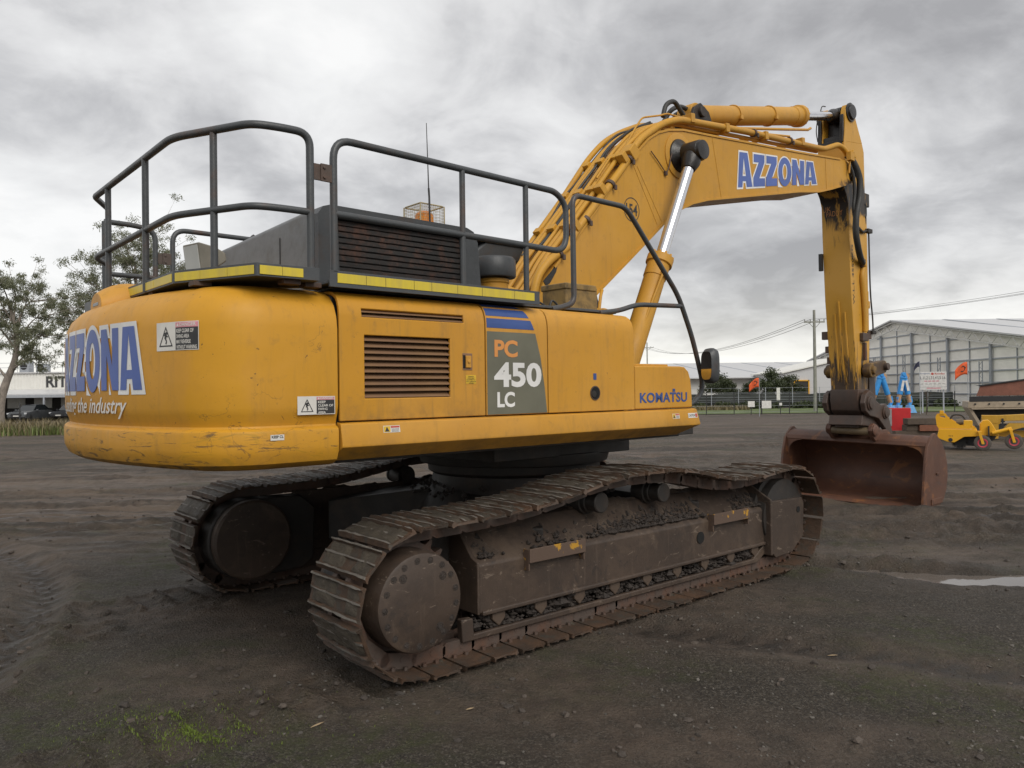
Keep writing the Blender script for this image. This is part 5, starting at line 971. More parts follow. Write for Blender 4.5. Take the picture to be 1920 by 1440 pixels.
flat('lettering',[(v[0],v[1],0,0.0),(v2[0],v2[1],0,0.0)],['letter_orange'],lambda u,v,h:(rear_x(4.20+v)-0.0025,0.06-u*1.25,4.20+v),ao)
# hoses and pipes on the right side of the arm
q=MB(); q.tube(smooth_path([(6.36,-0.375,5.00),(6.47,-0.43,4.88),(6.56,-0.46,4.68),(6.55,-0.46,4.42),(6.47,-0.45,4.18),(6.46,-0.44,3.92),(6.54,-0.43,3.72),(6.68,-0.40,3.58),(6.84,-0.36,3.52)],8),0.044,12); ho_=mk('hose',q,'hose',ao,0,smooth=50)
q=MB(); q.tube(smooth_path([(6.33,-0.42,4.86),(6.42,-0.435,4.70),(6.46,-0.43,4.45),(6.44,-0.42,4.25),(6.53,-0.40,4.10),(6.68,-0.37,4.02)],8),0.022,10); mk('hose',q,'hose',ao,0,smooth=50)
q=MB(); q.tube(smooth_path([(6.84,-0.36,3.52),(6.92,-0.345,3.47),(6.88,-0.345,3.42),(6.84,-0.35,3.30),(6.88,-0.35,3.0),(6.91,-0.35,2.7),(6.91,-0.35,2.52)],6),0.036,12); mk('pipe',q,'pipe_yellow',ao,0,smooth=50)
q=MB(); q.tube(smooth_path([(7.05,-0.34,4.03),(7.10,-0.34,3.98),(7.11,-0.34,3.6),(7.13,-0.34,3.1),(7.19,-0.34,2.72),(7.20,-0.34,2.50)],6),0.012,8); q.obox((7.10,-0.34,4.02),(0.14,0.06,0.06)); q.obox((7.17,-0.34,2.52),(0.12,0.07,0.05)); q.tube([(6.68,-0.37,4.02),(6.9,-0.34,3.98),(7.08,-0.34,4.03)],0.02,8); mk('pipe',q,'dark_steel',ao,0.004,smooth=50)
for bx_ in ((6.79,6.97,-0.375,-0.321,2.38,2.50),(6.84,6.93,-0.37,-0.321,3.46,3.58),(6.87,6.92,-0.37,-0.33,2.1,2.36),(7.04,7.15,-0.34,-0.25,2.42,2.55),(6.64,6.72,0.078,0.18,2.42,2.54),(6.66,6.72,0.078,0.14,2.22,2.32),(6.67,6.71,0.078,0.12,2.06,2.16)):
    q=MB(); q.box(*bx_); mk('pipe_bracket',q,'bracket_rust',ao,0.008)
q=MB(); q.box(6.28,6.40,-0.47,-0.402,4.90,5.02); q.tube([(6.33,-0.43,4.90),(6.30,-0.43,4.72)],0.014,8); q.obox((6.40,-0.42,5.00),(0.12,0.10,0.05),Matrix.Rotation(R(40),3,'Y')); mk('hose_bracket',q,'pipe_yellow',ao,0.006)
q=MB(); q.tube(smooth_path([(7.04,-0.30,4.42),(7.07,-0.30,4.38),(7.07,-0.30,4.26),(7.03,-0.30,4.22)],5),0.03,10); q.obox((6.50,0.10,3.55),(0.05,0.05,0.25)); mk('rubber_guard',q,'rubber',ao)
# ---- bucket cylinder, links and quick hitch
bc_=cylinder('bucket_cylinder',(7.28,-0.12,4.52),(7.30,-0.12,2.02),1.62,0.105,0.055,0.09,('arm_yellow','chrome','hitch_steel'))
q=MB(); q.box(7.0,7.33,-0.26,-0.22,4.42,4.62); q.box(7.0,7.33,-0.02,0.02,4.42,4.62); mk('cylinder_lug',q,'arm_yellow',ao,0.01)
def link_plate(a,b_,ra,rb,y0,y1,mb):
    a=np.array(a);b_=np.array(b_); d=b_-a; t=math.atan2(d[1],d[0]); pts=[(b_[0]+rb*math.cos(t+s),b_[1]+rb*math.sin(t+s)) for s in np.linspace(-math.pi/2,math.pi/2,9)]+[(a[0]+ra*math.cos(t+s),a[1]+ra*math.sin(t+s)) for s in np.linspace(math.pi/2,3*math.pi/2,9)]; mb.prism(pts,y0,y1,'y')
q=MB(); link_plate((6.90,1.95),(7.30,2.01),0.105,0.095,-0.46,-0.345,q); link_plate((6.90,1.95),(7.30,2.01),0.105,0.095,0.105,0.22,q); q.lathe([(0,0.06),(0.76,0.06)],(6.90,-0.50,1.95),(0,1,0),18); mk_l=up('idler_link',q,'link_paint',0.012)
q=MB(); link_plate((7.30,2.01),(7.33,1.33),0.10,0.11,-0.27,-0.20,q); link_plate((7.30,2.01),(7.33,1.33),0.10,0.11,-0.04,0.03,q); q.box(7.24,7.38,-0.20,-0.04,1.45,1.85); q.lathe([(0,0.055),(0.80,0.055)],(7.30,-0.52,2.01),(0,1,0),18); up('bucket_link',q,'hitch_steel',0.012)
QP=[(6.70,1.60),(6.82,1.665),(6.95,1.62),(7.06,1.50),(7.20,1.45),(7.38,1.46),(7.46,1.38),(7.47,1.25),(7.60,1.02),(7.56,0.98),(7.38,1.06),(7.12,1.24),(6.98,1.27),(6.84,1.29),(6.70,1.36),(6.655,1.48)]
qh=MB()
for y0,y1 in ((-0.44,-0.365),(0.125,0.20)): qh.prism(QP,y0,y1,'y')
qh.prism([(6.70,1.155),(6.74,1.30),(7.0,1.31),(7.35,1.16),(7.30,1.06),(6.95,1.13)],-0.37,0.13,'y'); qh.box(6.76,6.80,-0.30,0.06,1.115,1.156)
qo=up('quick_hitch',qh,'hitch_steel',0.014)
for (c,r_) in (((6.82,1.475),0.105),((7.33,1.33),0.10)):
    pin('hitch_pin',c,-0.435,-1,[(0,r_),(0.022,r_),(0.027,r_*0.82),(0.045,r_*0.78),(0.05,r_*0.3)],'hitch_steel',qo); pin('hitch_pin',c,0.195,1,[(0,r_),(0.022,r_),(0.027,r_*0.82),(0.045,r_*0.78),(0.05,r_*0.3)],'hitch_steel',qo)
q=MB(); q.lathe([(0,0.02),(0.006,0.02)],(6.742,-0.12,1.20),(-1,0,0.15),10); mk('hitch_hole',q,'black_hole',qo)
# ---- bucket
BT=Matrix.Rotation(R(1.3),4,'X')
BY0,BY1=-1.16,0.995
def bq(p): 
    v=BT@Vector((p[0],p[1]+0.08,p[2])); return (v.x,v.y-0.08,v.z+0.026)
OUT=[(6.80,0.018),(7.10,0.012),(7.36,0.030),(7.52,0.10),(7.62,0.24),(7.66,0.42),(7.63,0.60),(7.55,0.76),(7.43,0.89),(7.28,0.985),(7.16,1.01)]
INN=[(p[0]-dx,p[1]+dz) for p,(dx,dz) in zip(OUT,[(0,0.028),(0,0.03),(0.01,0.032),(0.025,0.03),(0.03,0.02),(0.035,0.0),(0.03,-0.015),(0.025,-0.025),(0.02,-0.03),(0.01,-0.035),(0.0,-0.035)])]
q=MB(); ys=np.linspace(BY0+0.01,BY1-0.01,14)
q.grid([[bq((p[0],y,p[1])) for p in OUT+INN[::-1]+[OUT[0]]] for y in ys]); buo=up('bucket',q,'bucket_rust',0.004,smooth=40)
SPL=[(6.79,0.005),(7.10,0.0),(7.37,0.018),(7.535,0.092),(7.637,0.235),(7.678,0.42),(7.648,0.608),(7.565,0.775),(7.44,0.908),(7.285,1.004),(7.19,1.05),(7.12,1.035),(7.02,0.96),(6.93,0.88),(6.86,0.66),(6.83,0.42),(6.80,0.20)]
for y0,y1 in ((BY0,BY0+0.035),(BY1-0.035,BY1)):
    q=MB(); q.prism(SPL,y0,y1,'y'); q.v=[bq(p) for p in q.v]; mk('side_plate',q,'bucket_rust',buo,0.006)
q=MB(); q.prism([(7.17,1.012),(7.06,0.985),(6.975,0.925),(6.955,0.865),(6.985,0.850),(7.10,0.86),(7.20,0.975)],BY0+0.033,BY1-0.033,'y'); q.v=[bq(p) for p in q.v]; mk('top_beam',q,'bucket_rust',buo,0.012)
q=MB(); q.prism([(6.735,0.004),(6.735,0.014),(6.80,0.046),(7.02,0.048),(7.02,0.02),(6.80,-0.002)],BY0+0.004,BY1-0.004,'y'); q.v=[bq(p) for p in q.v]; mk('cutting_edge',q,'bucket_rust',buo,0.003)
for y,s in ((BY0+0.036,1),(BY1-0.036,-1)):      # corner gussets below the beam
    pts=[(0,0),(0.24*s,0),(0.24*s,-0.025),(0.17*s,-0.035),(0.10*s,-0.07),(0.05*s,-0.13),(0.03*s,-0.22),(0.03*s,-0.26),(0,-0.26)]; q=MB(); q.prism([(y+a,0.875+b_) for a,b_ in pts],6.965,6.985,'x'); q.v=[bq(p) for p in q.v]; mk('corner_gusset',q,'bucket_rust',buo,0.003)
EP=[(6.80,1.13),(6.87,1.165),(6.96,1.14),(7.10,1.06),(7.30,1.06),(7.46,0.98),(7.40,0.93),(7.20,0.97),(7.00,0.93),(6.93,0.90),(6.82,0.98),(6.775,1.06)]
for y0,y1 in ((-0.455,-0.395),(0.155,0.215)):
    q=MB(); q.prism(EP,y0,y1,'y'); q.lathe([(0,0.085),(0.02,0.085),(0.03,0.07),(0.031,0.02)],(6.87,y0 if y0<0 else y1,1.06),(0,-1 if y0<0 else 1,0),20); q.v=[bq(p) for p in q.v]; mk('bucket_ear',q,'bucket_rust',buo,0.010)
q=MB(); q.lathe([(0,0.058),(0.55,0.058)],(6.845,-0.395,1.045),(0,1,0),24); q.v=[bq(p) for p in q.v]; mk('hanger_bar',q,'pale_bar',buo,0)
for bx_ in ((7.05,7.45,BY0-0.016,BY0-0.001,0.05,0.13),(7.22,7.34,BY0-0.02,BY0-0.001,0.46,0.49)):
    q=MB(); q.box(*bx_); q.v=[bq(p) for p in q.v]; mk('wear_strip',q,'bucket_rust',buo,0.004)
# ------------------------------------------------------------------ background: left office building
def Z(x,y): return float(gz(np.array(float(x)),np.array(float(y))))
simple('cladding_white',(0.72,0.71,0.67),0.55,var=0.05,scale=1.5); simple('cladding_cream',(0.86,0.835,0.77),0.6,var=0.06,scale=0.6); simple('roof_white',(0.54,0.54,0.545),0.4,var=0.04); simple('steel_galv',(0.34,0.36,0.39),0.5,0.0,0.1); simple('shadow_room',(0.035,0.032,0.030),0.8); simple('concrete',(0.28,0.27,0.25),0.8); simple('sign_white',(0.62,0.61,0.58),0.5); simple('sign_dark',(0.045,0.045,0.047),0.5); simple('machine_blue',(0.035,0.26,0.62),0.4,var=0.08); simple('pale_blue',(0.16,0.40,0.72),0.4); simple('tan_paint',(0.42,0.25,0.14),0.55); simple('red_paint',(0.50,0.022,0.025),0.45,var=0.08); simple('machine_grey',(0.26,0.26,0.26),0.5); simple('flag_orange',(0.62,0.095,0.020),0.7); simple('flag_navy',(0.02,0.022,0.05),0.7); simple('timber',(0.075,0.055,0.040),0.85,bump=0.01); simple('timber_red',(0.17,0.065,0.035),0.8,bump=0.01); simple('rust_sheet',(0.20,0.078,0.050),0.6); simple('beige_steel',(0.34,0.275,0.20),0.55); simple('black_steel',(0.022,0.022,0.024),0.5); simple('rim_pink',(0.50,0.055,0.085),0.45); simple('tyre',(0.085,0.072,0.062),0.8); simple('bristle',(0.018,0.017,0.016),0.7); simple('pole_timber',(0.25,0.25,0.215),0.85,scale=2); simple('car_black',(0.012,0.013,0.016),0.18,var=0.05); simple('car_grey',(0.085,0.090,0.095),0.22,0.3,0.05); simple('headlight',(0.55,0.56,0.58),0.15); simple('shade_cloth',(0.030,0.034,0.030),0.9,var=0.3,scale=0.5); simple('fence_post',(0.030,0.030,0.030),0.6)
yb=75.0; zb=Z(-46,75)
of=thing('office_building','white corrugated office building with dark lettering and open canopy','building',(-47,yb,zb))
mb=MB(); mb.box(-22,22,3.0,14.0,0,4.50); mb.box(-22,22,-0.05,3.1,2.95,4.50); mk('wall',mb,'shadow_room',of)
mb=MB()
for i in range(147):      # corrugated fascia
    x=-22+i*0.30; mb.box(x,x+0.17,-0.10,-0.05,2.93,4.48)
fr_=mk('fascia_ribs',mb,'cladding_white',of); fr_['kind']='stuff'; mb=MB(); mb.box(-22,22,-0.07,-0.045,2.93,4.49); mk('fascia',mb,'cladding_white',of)
mb=MB(); mb.box(-22.2,22.2,-0.25,14.2,4.50,4.62); mk('roof',mb,'roof_white',of)
mb=MB(); mb.prism([(-2.2,2.42),(-2.2,2.52),(-0.12,2.95),(-0.12,2.85)],-22,22,'x'); cn=mk('canopy',mb,'roof_white',of); mb=MB(); mb.box(-22,22,-2.25,-2.16,2.16,2.42); mk('canopy_beam',mb,'steel_galv',of)
for x in np.arange(-21,22,4.0): mb=MB(); mb.box(x-0.07,x+0.07,-2.28,-2.14,0,2.2); mk('canopy_post',mb,'steel_galv',of)
for x in np.arange(-20,20,2.7):      # openings on the bright side of the carport
    mb=MB(); mb.box(x,x+1.8,2.93,2.98,1.1,2.2); mk('window',mb,'lamp_glass',of)
v=fit_text('RITCHIE',1.95,3.12,7.1,4.22,bold=0.03); flat('lettering',[(v[0],v[1],0,0.0)],['sign_dark'],lambda u,v,h:(u,-0.125-h,v),of)
mb=MB(); 
for x in np.arange(-21,22,2.2): mb.tube([(x,0.5,4.6),(x,0.5,5.55)],0.025,6)
for z in (5.1,5.55): mb.tube([(-21,0.5,z),(21.6,0.5,z)],0.022,6)
mk('roof_railing',mb,'steel_galv',of)
for i,(x,w,h) in enumerate(((-0.9,0.9,1.1),(0.75,0.95,0.85))):
    mb=MB(); mb.box(x-w/2,x+w/2,1.0,1.9,4.62,4.62+h); u_=tag(mk('air_conditioner',mb,'steel_galv',None,0.03),['taller grey air conditioner on the office roof, beside the gum tree','lower grey air conditioner on the office roof, beside the railing'][i],'air conditioner','roof air conditioners'); u_.location=(-47,yb,zb)
    mb=MB(); mb.lathe([(0,0.33),(0.03,0.33),(0.031,0.1)],(x,0.995,4.62+h*0.55),(0,-1,0),20); mk('fan_grille',mb,'black_steel',u_)
# cars under the canopy
def make_car(paint_):
    t=thing('parked_car','x','car'); b=MB()
    sx=[(-2.15,0.42,0.70,0.78),(-2.05,0.30,0.86,0.84),(-1.1,0.22,0.98,0.90),(0.0,0.22,1.0,0.91),(1.4,0.22,1.02,0.91),(2.1,0.30,0.98,0.86),(2.25,0.45,0.80,0.80)]
    rows=[[(-w,y,z0),(-w*1.02,y,(z0+z1)*0.5),(-w*0.95,y,z1-0.06),(-w*0.80,y,z1),(w*0.80,y,z1),(w*0.95,y,z1-0.06),(w*1.02,y,(z0+z1)*0.5),(w,y,z0)] for y,z0,z1,w in sx]
    b.grid([r_+[r_[0]] for r_ in rows]); b.f+=[tuple(range(8)),tuple(6*9+i for i in range(8))]; b.mi+=[0,0]; mk('body',b,paint_,t,0.02,smooth=50)
    b=MB(); rows=[[(-0.74,-0.85,0.97),(-0.74,1.75,1.0),(0.74,1.75,1.0),(0.74,-0.85,0.97)],[(-0.60,-0.15,1.48),(-0.60,1.15,1.50),(0.60,1.15,1.50),(0.60,-0.15,1.48)]]
    b.grid([r_+[r_[0]] for r_ in rows]); mk('windows',b,'glass_dark',t,0.03,smooth=40); b=MB(); b.grid([[(-0.60,y,1.485),(0,y,1.53),(0.60,y,1.485)] for y in (-0.18,0.4,1.18)]); mk('roof',b,paint_,t,solid=0.02,fix=False)
    for s in (-1,1):
        b=MB(); b.box(s*0.74-0.16,s*0.74+0.14,-2.10,-1.98,0.66,0.80); mk('headlight',b,'headlight',t,0.03); b=MB(); b.obox((s*0.98,-0.62,1.02),(0.20,0.12,0.14)); mk('door_mirror',b,paint_,t,0.03)
        for y in (-1.35,1.4): b=MB(); b.lathe([(-0.1,0.26),(-0.09,0.33),(0.09,0.33),(0.1,0.26)],(s*0.80,y,0.33),(1,0,0),20); mk('wheel',b,'rubber',t,0.01)
    b=MB(); b.prism([(-0.52,0.62),(-0.40,0.44),(0.40,0.44),(0.52,0.62),(0.45,0.72),(-0.45,0.72)],-2.175,-2.12,'y'); mk('grille',b,'black_steel',t,0.01); b=MB(); b.box(-0.25,0.25,-2.185,-2.176,0.47,0.57); mk('number_plate',b,'sign_white',t)
    return t
c1=make_car('car_grey'); c1.location=(-44.5,71.6,Z(-44,72)); c1['label']='dark grey car nose out under the canopy, beside a steel canopy post'; c1['group']='cars under the canopy'
c2=make_car('car_black'); c2.location=(-41.3,72.6,Z(-42,72)); c2['label']='black car under the canopy, partly behind the counterweight'; c2['group']='cars under the canopy'
# grassy verge with its bank of reeds
r=np.random.default_rng(12); x=r.uniform(-42,-14,9000); y=43.5+(x+28)*(-0.02)+r.normal(0,1,9000)*1.3; z=gz(x,y); h=blades('verge_grass',np.stack([x,y,z],1),0.35,0.95,0.020,'reed',5,0.9); tag(h,'tall dry grass along the verge in front of the office','grass')
x=r.uniform(-42,-14,7000); y=42.2+r.normal(0,1,7000)*0.8; z=gz(x,y); h=blades('verge_grass',np.stack([x,y,z],1),0.25,0.6,0.02,'lawn_blade',6,0.9); tag(h,'lower green grass at the foot of the verge','grass')
mb=MB(); mb.tube([(-28.3,44.5,Z(-28,44)),(-28.3,44.5,Z(-28,44)+1.75)],0.04,6); tag(mk('star_picket',mb,'fence_post'),'single dark steel picket standing in the tall verge grass','post')
# ------------------------------------------------------------------ gum trees
k=NB('bark_pale'); k.col(k.mix(k.ramp(k.noise(3,7,0.7,0.5,stretch=(1,1,0.4)),0.35,0.7),(0.17,0.145,0.125),(0.36,0.31,0.26))); k.rough(0.85); k.bump(k.noise(12,6),0.5,0.02)
def leaf_mat(name,a,b):
    k=NB(name); k.col(k.mix(k.n('ShaderNodeNewGeometry').outputs['Random Per Island'],a,b)); k.rough(0.55)
    t=k.n('ShaderNodeBsdfTranslucent'); t.inputs[0].default_value=(b[0]*1.2,b[1]*1.3,b[2],1); m=k.n('ShaderNodeMixShader'); m.inputs[0].default_value=0.25; k.l(k.b.outputs[0],m.inputs[1]); k.l(t.outputs[0],m.inputs[2]); k.l(m.outputs[0],k.o.inputs[0])
leaf_mat('gum_leaf',(0.085,0.095,0.055),(0.20,0.205,0.130)); leaf_mat('dark_leaf',(0.024,0.034,0.016),(0.070,0.084,0.036)); leaf_mat('hedge_leaf',(0.028,0.040,0.016),(0.070,0.085,0.035))
def leaves(centers,rad,per,lw,ll,seed,droop=0.6):
    r=np.random.default_rng(seed); n=len(centers)*per; c=np.repeat(np.array(centers),per,0); rr=np.repeat(np.array(rad),per)
    d=r.normal(size=(n,3)); d/=np.linalg.norm(d,axis=1)[:,None]; p=c+d*(rr*r.random(n)**0.6)[:,None]*np.array([1,1,0.75]); t=r.normal(size=(n,3)); t[:,2]-=droop*1.6; t/=np.linalg.norm(t,axis=1)[:,None]; s=np.cross(t,r.normal(size=(n,3))); s/=np.linalg.norm(s,axis=1)[:,None]
    L=ll*(0.6+0.8*r.random(n))[:,None]; w=lw*(0.6+0.8*r.random(n))[:,None]; a=p; b=p+t*L*0.5+s*w; e=p+t*L; f=p+t*L*0.5-s*w
    vs=np.stack([a,b,e,f],1).reshape(-1,3); fs=[(i,i+1,i+2,i+3) for i in range(0,4*n,4)]
    return vs,fs
def gum(name,label,base,top_pts,trunk,seed,lean,rad=0.75,per=150,lw=0.035,ll=0.20,group=None,n_twig=4):
    """top_pts: foliage clump centres relative to base; limbs grow towards them"""
    r=random.Random(seed); t=thing(name,label,'tree',base,0,group); mb=MB(); f=trunk[0]; P=[np.array(p,float) for p in trunk[1]]
    path=smooth_path(P,6); n=len(path); mb.tube(path,[f*(1-0.80*(i/(n-1))**0.7) for i in range(n)],10); cl=[]; rd=[]
    for c in top_pts:
        c=np.array(c,float); j=min(range(n),key=lambda i:np.linalg.norm(path[i]-c*np.array([0.7,0.7,0.70]))+ (3 if i<n*0.35 else 0)); a=path[j]; m=(a+c)/2+np.array([r.uniform(-.3,.3),r.uniform(-.3,.3),r.uniform(-0.1,0.5)]); q=smooth_path([a,m,c],6); r0=f*0.26*(1-0.5*j/n); mb.tube(q,[r0*(1-0.85*i/(len(q)-1)) for i in range(len(q))],6)
        cl.append(c); rd.append(rad*r.uniform(0.65,1.1))
        for k_ in range(n_twig):
            e=c+np.array([r.gauss(0,1),r.gauss(0,1),r.gauss(0,0.75)])*rad*1.35; mb.tube([q[-4],(q[-3]+e)/2,e],[r0*0.35,r0*0.22,r0*0.08],4); cl.append(e); rd.append(rad*r.uniform(0.30,0.62)); cl.append((q[-3]+e)/2+np.array([r.gauss(0,.2),r.gauss(0,.2),r.gauss(0,.2)])); rd.append(rad*r.uniform(0.25,0.5))
    mk('trunk',mb,'bark_pale',t,0,smooth=60); vs,fs=leaves(cl,rd,per,lw,ll,seed); me=bpy.data.meshes.new('crown'); me.from_pydata(vs.tolist(),[],fs); me.materials.append(MATS['gum_leaf']); o=bpy.data.objects.new('crown',me); C.objects.link(o); o.parent=t; return t
gum('gum_tree','slender gum tree with pale forked trunk beside the tall verge grass','', [],(0,[(0,0,0),(0,0,1)]),1,0) if 0 else None
gum('gum_tree','slender gum tree with pale forked trunk in front of the office',(-32.6,49.5,Z(-32,49)),[(2.6,0,7.4),(2.0,0.5,8.6),(0.6,0,9.6),(-0.8,0.3,9.0),(1.3,-0.4,6.4),(2.9,0.2,6.2),(-1.6,0,7.6),(0.3,0.5,8.0),(1.8,0,5.2),(-2.2,0.4,6.0),(2.4,-0.3,4.8),(0.4,-0.4,6.9),(-0.7,0,10.2),(1.6,0.2,9.3)],(0.40,[(-0.25,0,-0.2),(-0.15,0,1.6),(0.25,0,3.0),(0.85,0,4.6),(0.9,0,6.3),(0.4,0,8.4)]),11,0,0.80,95,0.021,0.17,None,10)
gum('gum_tree','broad gum tree with open crown behind the rear handrails',(-28.6,58.5,Z(-28,58)),[(-0.6,0,14.0),(1.0,0.4,13.4),(-2.6,0,12.6),(2.8,0,12.0),(4.4,0.3,11.2),(-3.6,0.4,11.0),(0.2,-0.3,11.6),(-1.4,0.5,12.9),(2.0,0,10.4),(-4.6,0,8.9),(-3.4,-0.4,9.4),(-5.3,0.2,8.2),(3.6,0.2,9.6),(-2.2,0,10.0),(-4.0,0.3,7.4),(1.6,-0.5,12.6),(4.8,0,10.4),(-0.4,0.4,10.2)],(0.42,[(0,0,-0.2),(0.1,0,3),(-0.2,0,6),(0.3,0,9),(0.2,0,12)]),12,0,1.10,105,0.024,0.18,None,11)
# ------------------------------------------------------------------ right background: fences, lawn, hedge, trees
simple('lawn',(0.085,0.115,0.030),0.8,var=0.35,scale=0.8)
mb=MB(); xs=np.linspace(5,60,56); mb.grid([[(x,y,Z(x,y)+0.045) for y in (65,69,73,78,83)] for x in xs]); lw_=mk('lawn',mb,'lawn',None,0,fix=False); lw_['kind']='structure'
def line_fence(name,label,p,q,n,h,wires,post_r,mat,wmat,wr):
    t=thing(name,label,'fence',(0,0,0)); p=np.array(p);q=np.array(q)
    for i in range(n+1):
        c=p+(q-p)*i/n; mb=MB(); z=Z(*c); mb.tube([(c[0],c[1],z-0.2),(c[0]+0.02,c[1],z+h)],post_r,6); mk('fence_post',mb,mat,t)
    for k_ in range(wires):
        hz_=h*(0.12+0.86*k_/(wires-1)); mb=MB(); mb.tube([(c[0],c[1],Z(*c)+hz_) for c in (p+(q-p)*s for s in np.linspace(0,1,12))],wr,4); mk('fence_wire',mb,wmat,t)
    return t
line_fence('wire_fence','low wire fence on dark pickets at the near edge of the lawn',(6.8,63.8),(46,64.6),17,1.75,4,0.038,'fence_post','steel_galv',0.008)
line_fence('mesh_fence','tall galvanised fence in front of the dark shade cloth',(4,84.0),(48,84.0),15,2.3,5,0.035,'steel_galv','steel_galv',0.010)
mb=MB(); mb.grid([[(x,84.35+0.05*math.sin(x*2.1),Z(x,84)+z) for z in (0.1,0.8,1.6+0.06*math.sin(x*1.7))] for x in np.linspace(4,48,90)]); tag(mk('shade_cloth_screen',mb,'shade_cloth',None,0,solid=0.02,fix=False),'dark green shade cloth hung along the tall fence','screen')
def shrub_row(name,label,spots,mat,seed,per=260,lw=0.10,ll=0.20,cat='hedge'):
    vs,fs=leaves([s[:3] for s in spots],[s[3] for s in spots],per,lw,ll,seed,0.1); me=bpy.data.meshes.new(name); me.from_pydata(vs.tolist(),[],fs); me.materials.append(MATS[mat]); o=bpy.data.objects.new(name,me); C.objects.link(o); tag(o,label,cat); return o
rr_=random.Random(4)
h=shrub_row('undergrowth','low scrub growing along the foot of the shade cloth',[(rr_.uniform(5,47),82.6+rr_.uniform(-.5,.5),Z(20,82)+0.25+rr_.uniform(0,.2),0.55) for _ in range(60)],'hedge_leaf',21,170,cat='scrub'); h['kind']='stuff'
x=r.uniform(14,24,3500); y=79+r.normal(0,1,3500)*0.6; h=blades('dry_grass',np.stack([x,y,gz(x,y)],1),0.25,0.6,0.03,'reed',9,0.8); tag(h,'brown dry grass clumps in front of the scrub','grass')
for i,(x,z0,w,hh_,lab) in enumerate(((18.9,0,1.2,2.9,'small round dark tree beside the excavator mirror'),(25.2,0,2.0,4.1,'rounded dark tree directly behind the shade cloth signs'),(27.4,0,1.5,3.3,'lower dark tree between the two taller trees'),(29.6,0,1.6,3.5,'olive rounded tree in front of the long roof'),(31.6,0,2.4,4.7,'tallest dark tree near the orange flag'),(34.4,0,1.8,3.9,'dark tree beside the white building with a black doorway'))):
    yy_=93+(i%3)*1.3; t=thing('evergreen_tree',lab,'tree',(x,yy_,Z(x,yy_)),0,'dark trees behind the shade cloth'); mb=MB(); mb.tube([(0,0,-0.2),(0.1,0,hh_*0.45),(0,0,hh_*0.8)],[0.16,0.11,0.04],7); mk('trunk',mb,'bark_pale',t)
    cl=[];rd=[]
    for _ in range(16): a=rr_.uniform(0,6.28); q=rr_.random()**0.6; cl.append((w*q*math.cos(a),w*q*math.sin(a),hh_*(0.42+0.46*rr_.random()*(1.15-0.5*q)))); rd.append(w*rr_.uniform(0.30,0.48))
    vs,fs=leaves(cl,rd,260,0.075,0.17,50+i,0.1); me=bpy.data.meshes.new('crown'); me.from_pydata(vs.tolist(),[],fs); me.materials.append(MATS['dark_leaf' if i!=3 else 'hedge_leaf']); o=bpy.data.objects.new('crown',me); C.objects.link(o); o.parent=t
# signs on the fence
for i,(x,z0,w,h_,pst,lab,mt) in enumerate(((19.6,0.62,0.55,0.48,(),'plain white board fixed to the near fence','sign_white'),(20.85,0.50,0.78,0.62,(-0.42,),'larger white board on a dark post of the near fence','sign_white'),(22.0,0.72,0.22,0.22,(0,),'small white and blue plate on the near fence','sign_white'),(27.5,0.95,0.35,1.3,(0,),'narrow upright pale sign near the power pole','sign_white'))):
    mb=MB(); yy_=63.5 if i<3 else 80.0; mb.box(x-w/2,x+w/2,yy_,yy_+0.03,Z(x,yy_)+z0,Z(x,yy_)+z0+h_); o=tag(mk('notice_board',mb,mt,None,0.004),lab,'sign')
    mb=MB()
    for px in (pst or (0,)): mb.tube([(x+px,yy_+0.06,Z(x,yy_)-0.1),(x+px,yy_+0.06,Z(x,yy_)+z0+h_)],0.035,6)
    mk('sign_post',mb,'fence_post',o)
# flags
def flag(x,y,h,w,fh,mat,label,mark,drop,left=-1,pr=0.022):
    t=thing('flag',label,'flag',(x,y,Z(x,y))); mb=MB(); mb.tube([(0,0,-0.1),(0.01,0,h)],pr,8); mk('flag_pole',mb,'steel_galv',t)
    mp=lambda u,v,o_=0.0:(left*u*w*0.95,-0.10*math.sin(u*7)*u-o_,h-0.05-fh+v*fh*(1-0.25*u)-drop*u*u+0.06*math.sin(u*5))
    mb=MB(); mb.grid([[mp(u,v) for v in np.linspace(0,1,6)] for u in np.linspace(0,1,14)]); mk('flag_cloth',mb,mat,t,0,solid=0.012,fix=False)
    if mark:
        mb=MB(); P=[(0.38+0.17*math.cos(a),0.50+0.26*math.sin(a)) for a in np.linspace(R(60),R(330),16)]
        rows=[]
        for i,(u,v) in enumerate(P):
            du,dv=(0.5-u),(0.5-v); rows.append([mp(u,v,0.014),mp(u+(0.38-u)*0.32,v+(0.5-v)*0.32,0.014)])
        mb.grid(rows); mb.grid([[mp(u,v,0.014) for v in (0.50,0.60)] for u in (0.14,0.24)]); mk('flag_mark',mb,'stencil_black',t,0,solid=0.004,fix=False)
flag(18.5,58,2.95,0.80,0.72,'flag_orange','bright orange flag with a black mark, over the lawn fence beside the dark trees',True,0.28)
flag(30.6,52,3.75,0.92,0.86,'flag_orange','bright orange flag with a black curved mark, in front of the big shed wall',True,0.30)
flag(31.6,60,4.1,0.52,0.42,'flag_navy','small dark navy flag drooping on a pole above the blue arms',False,0.42)
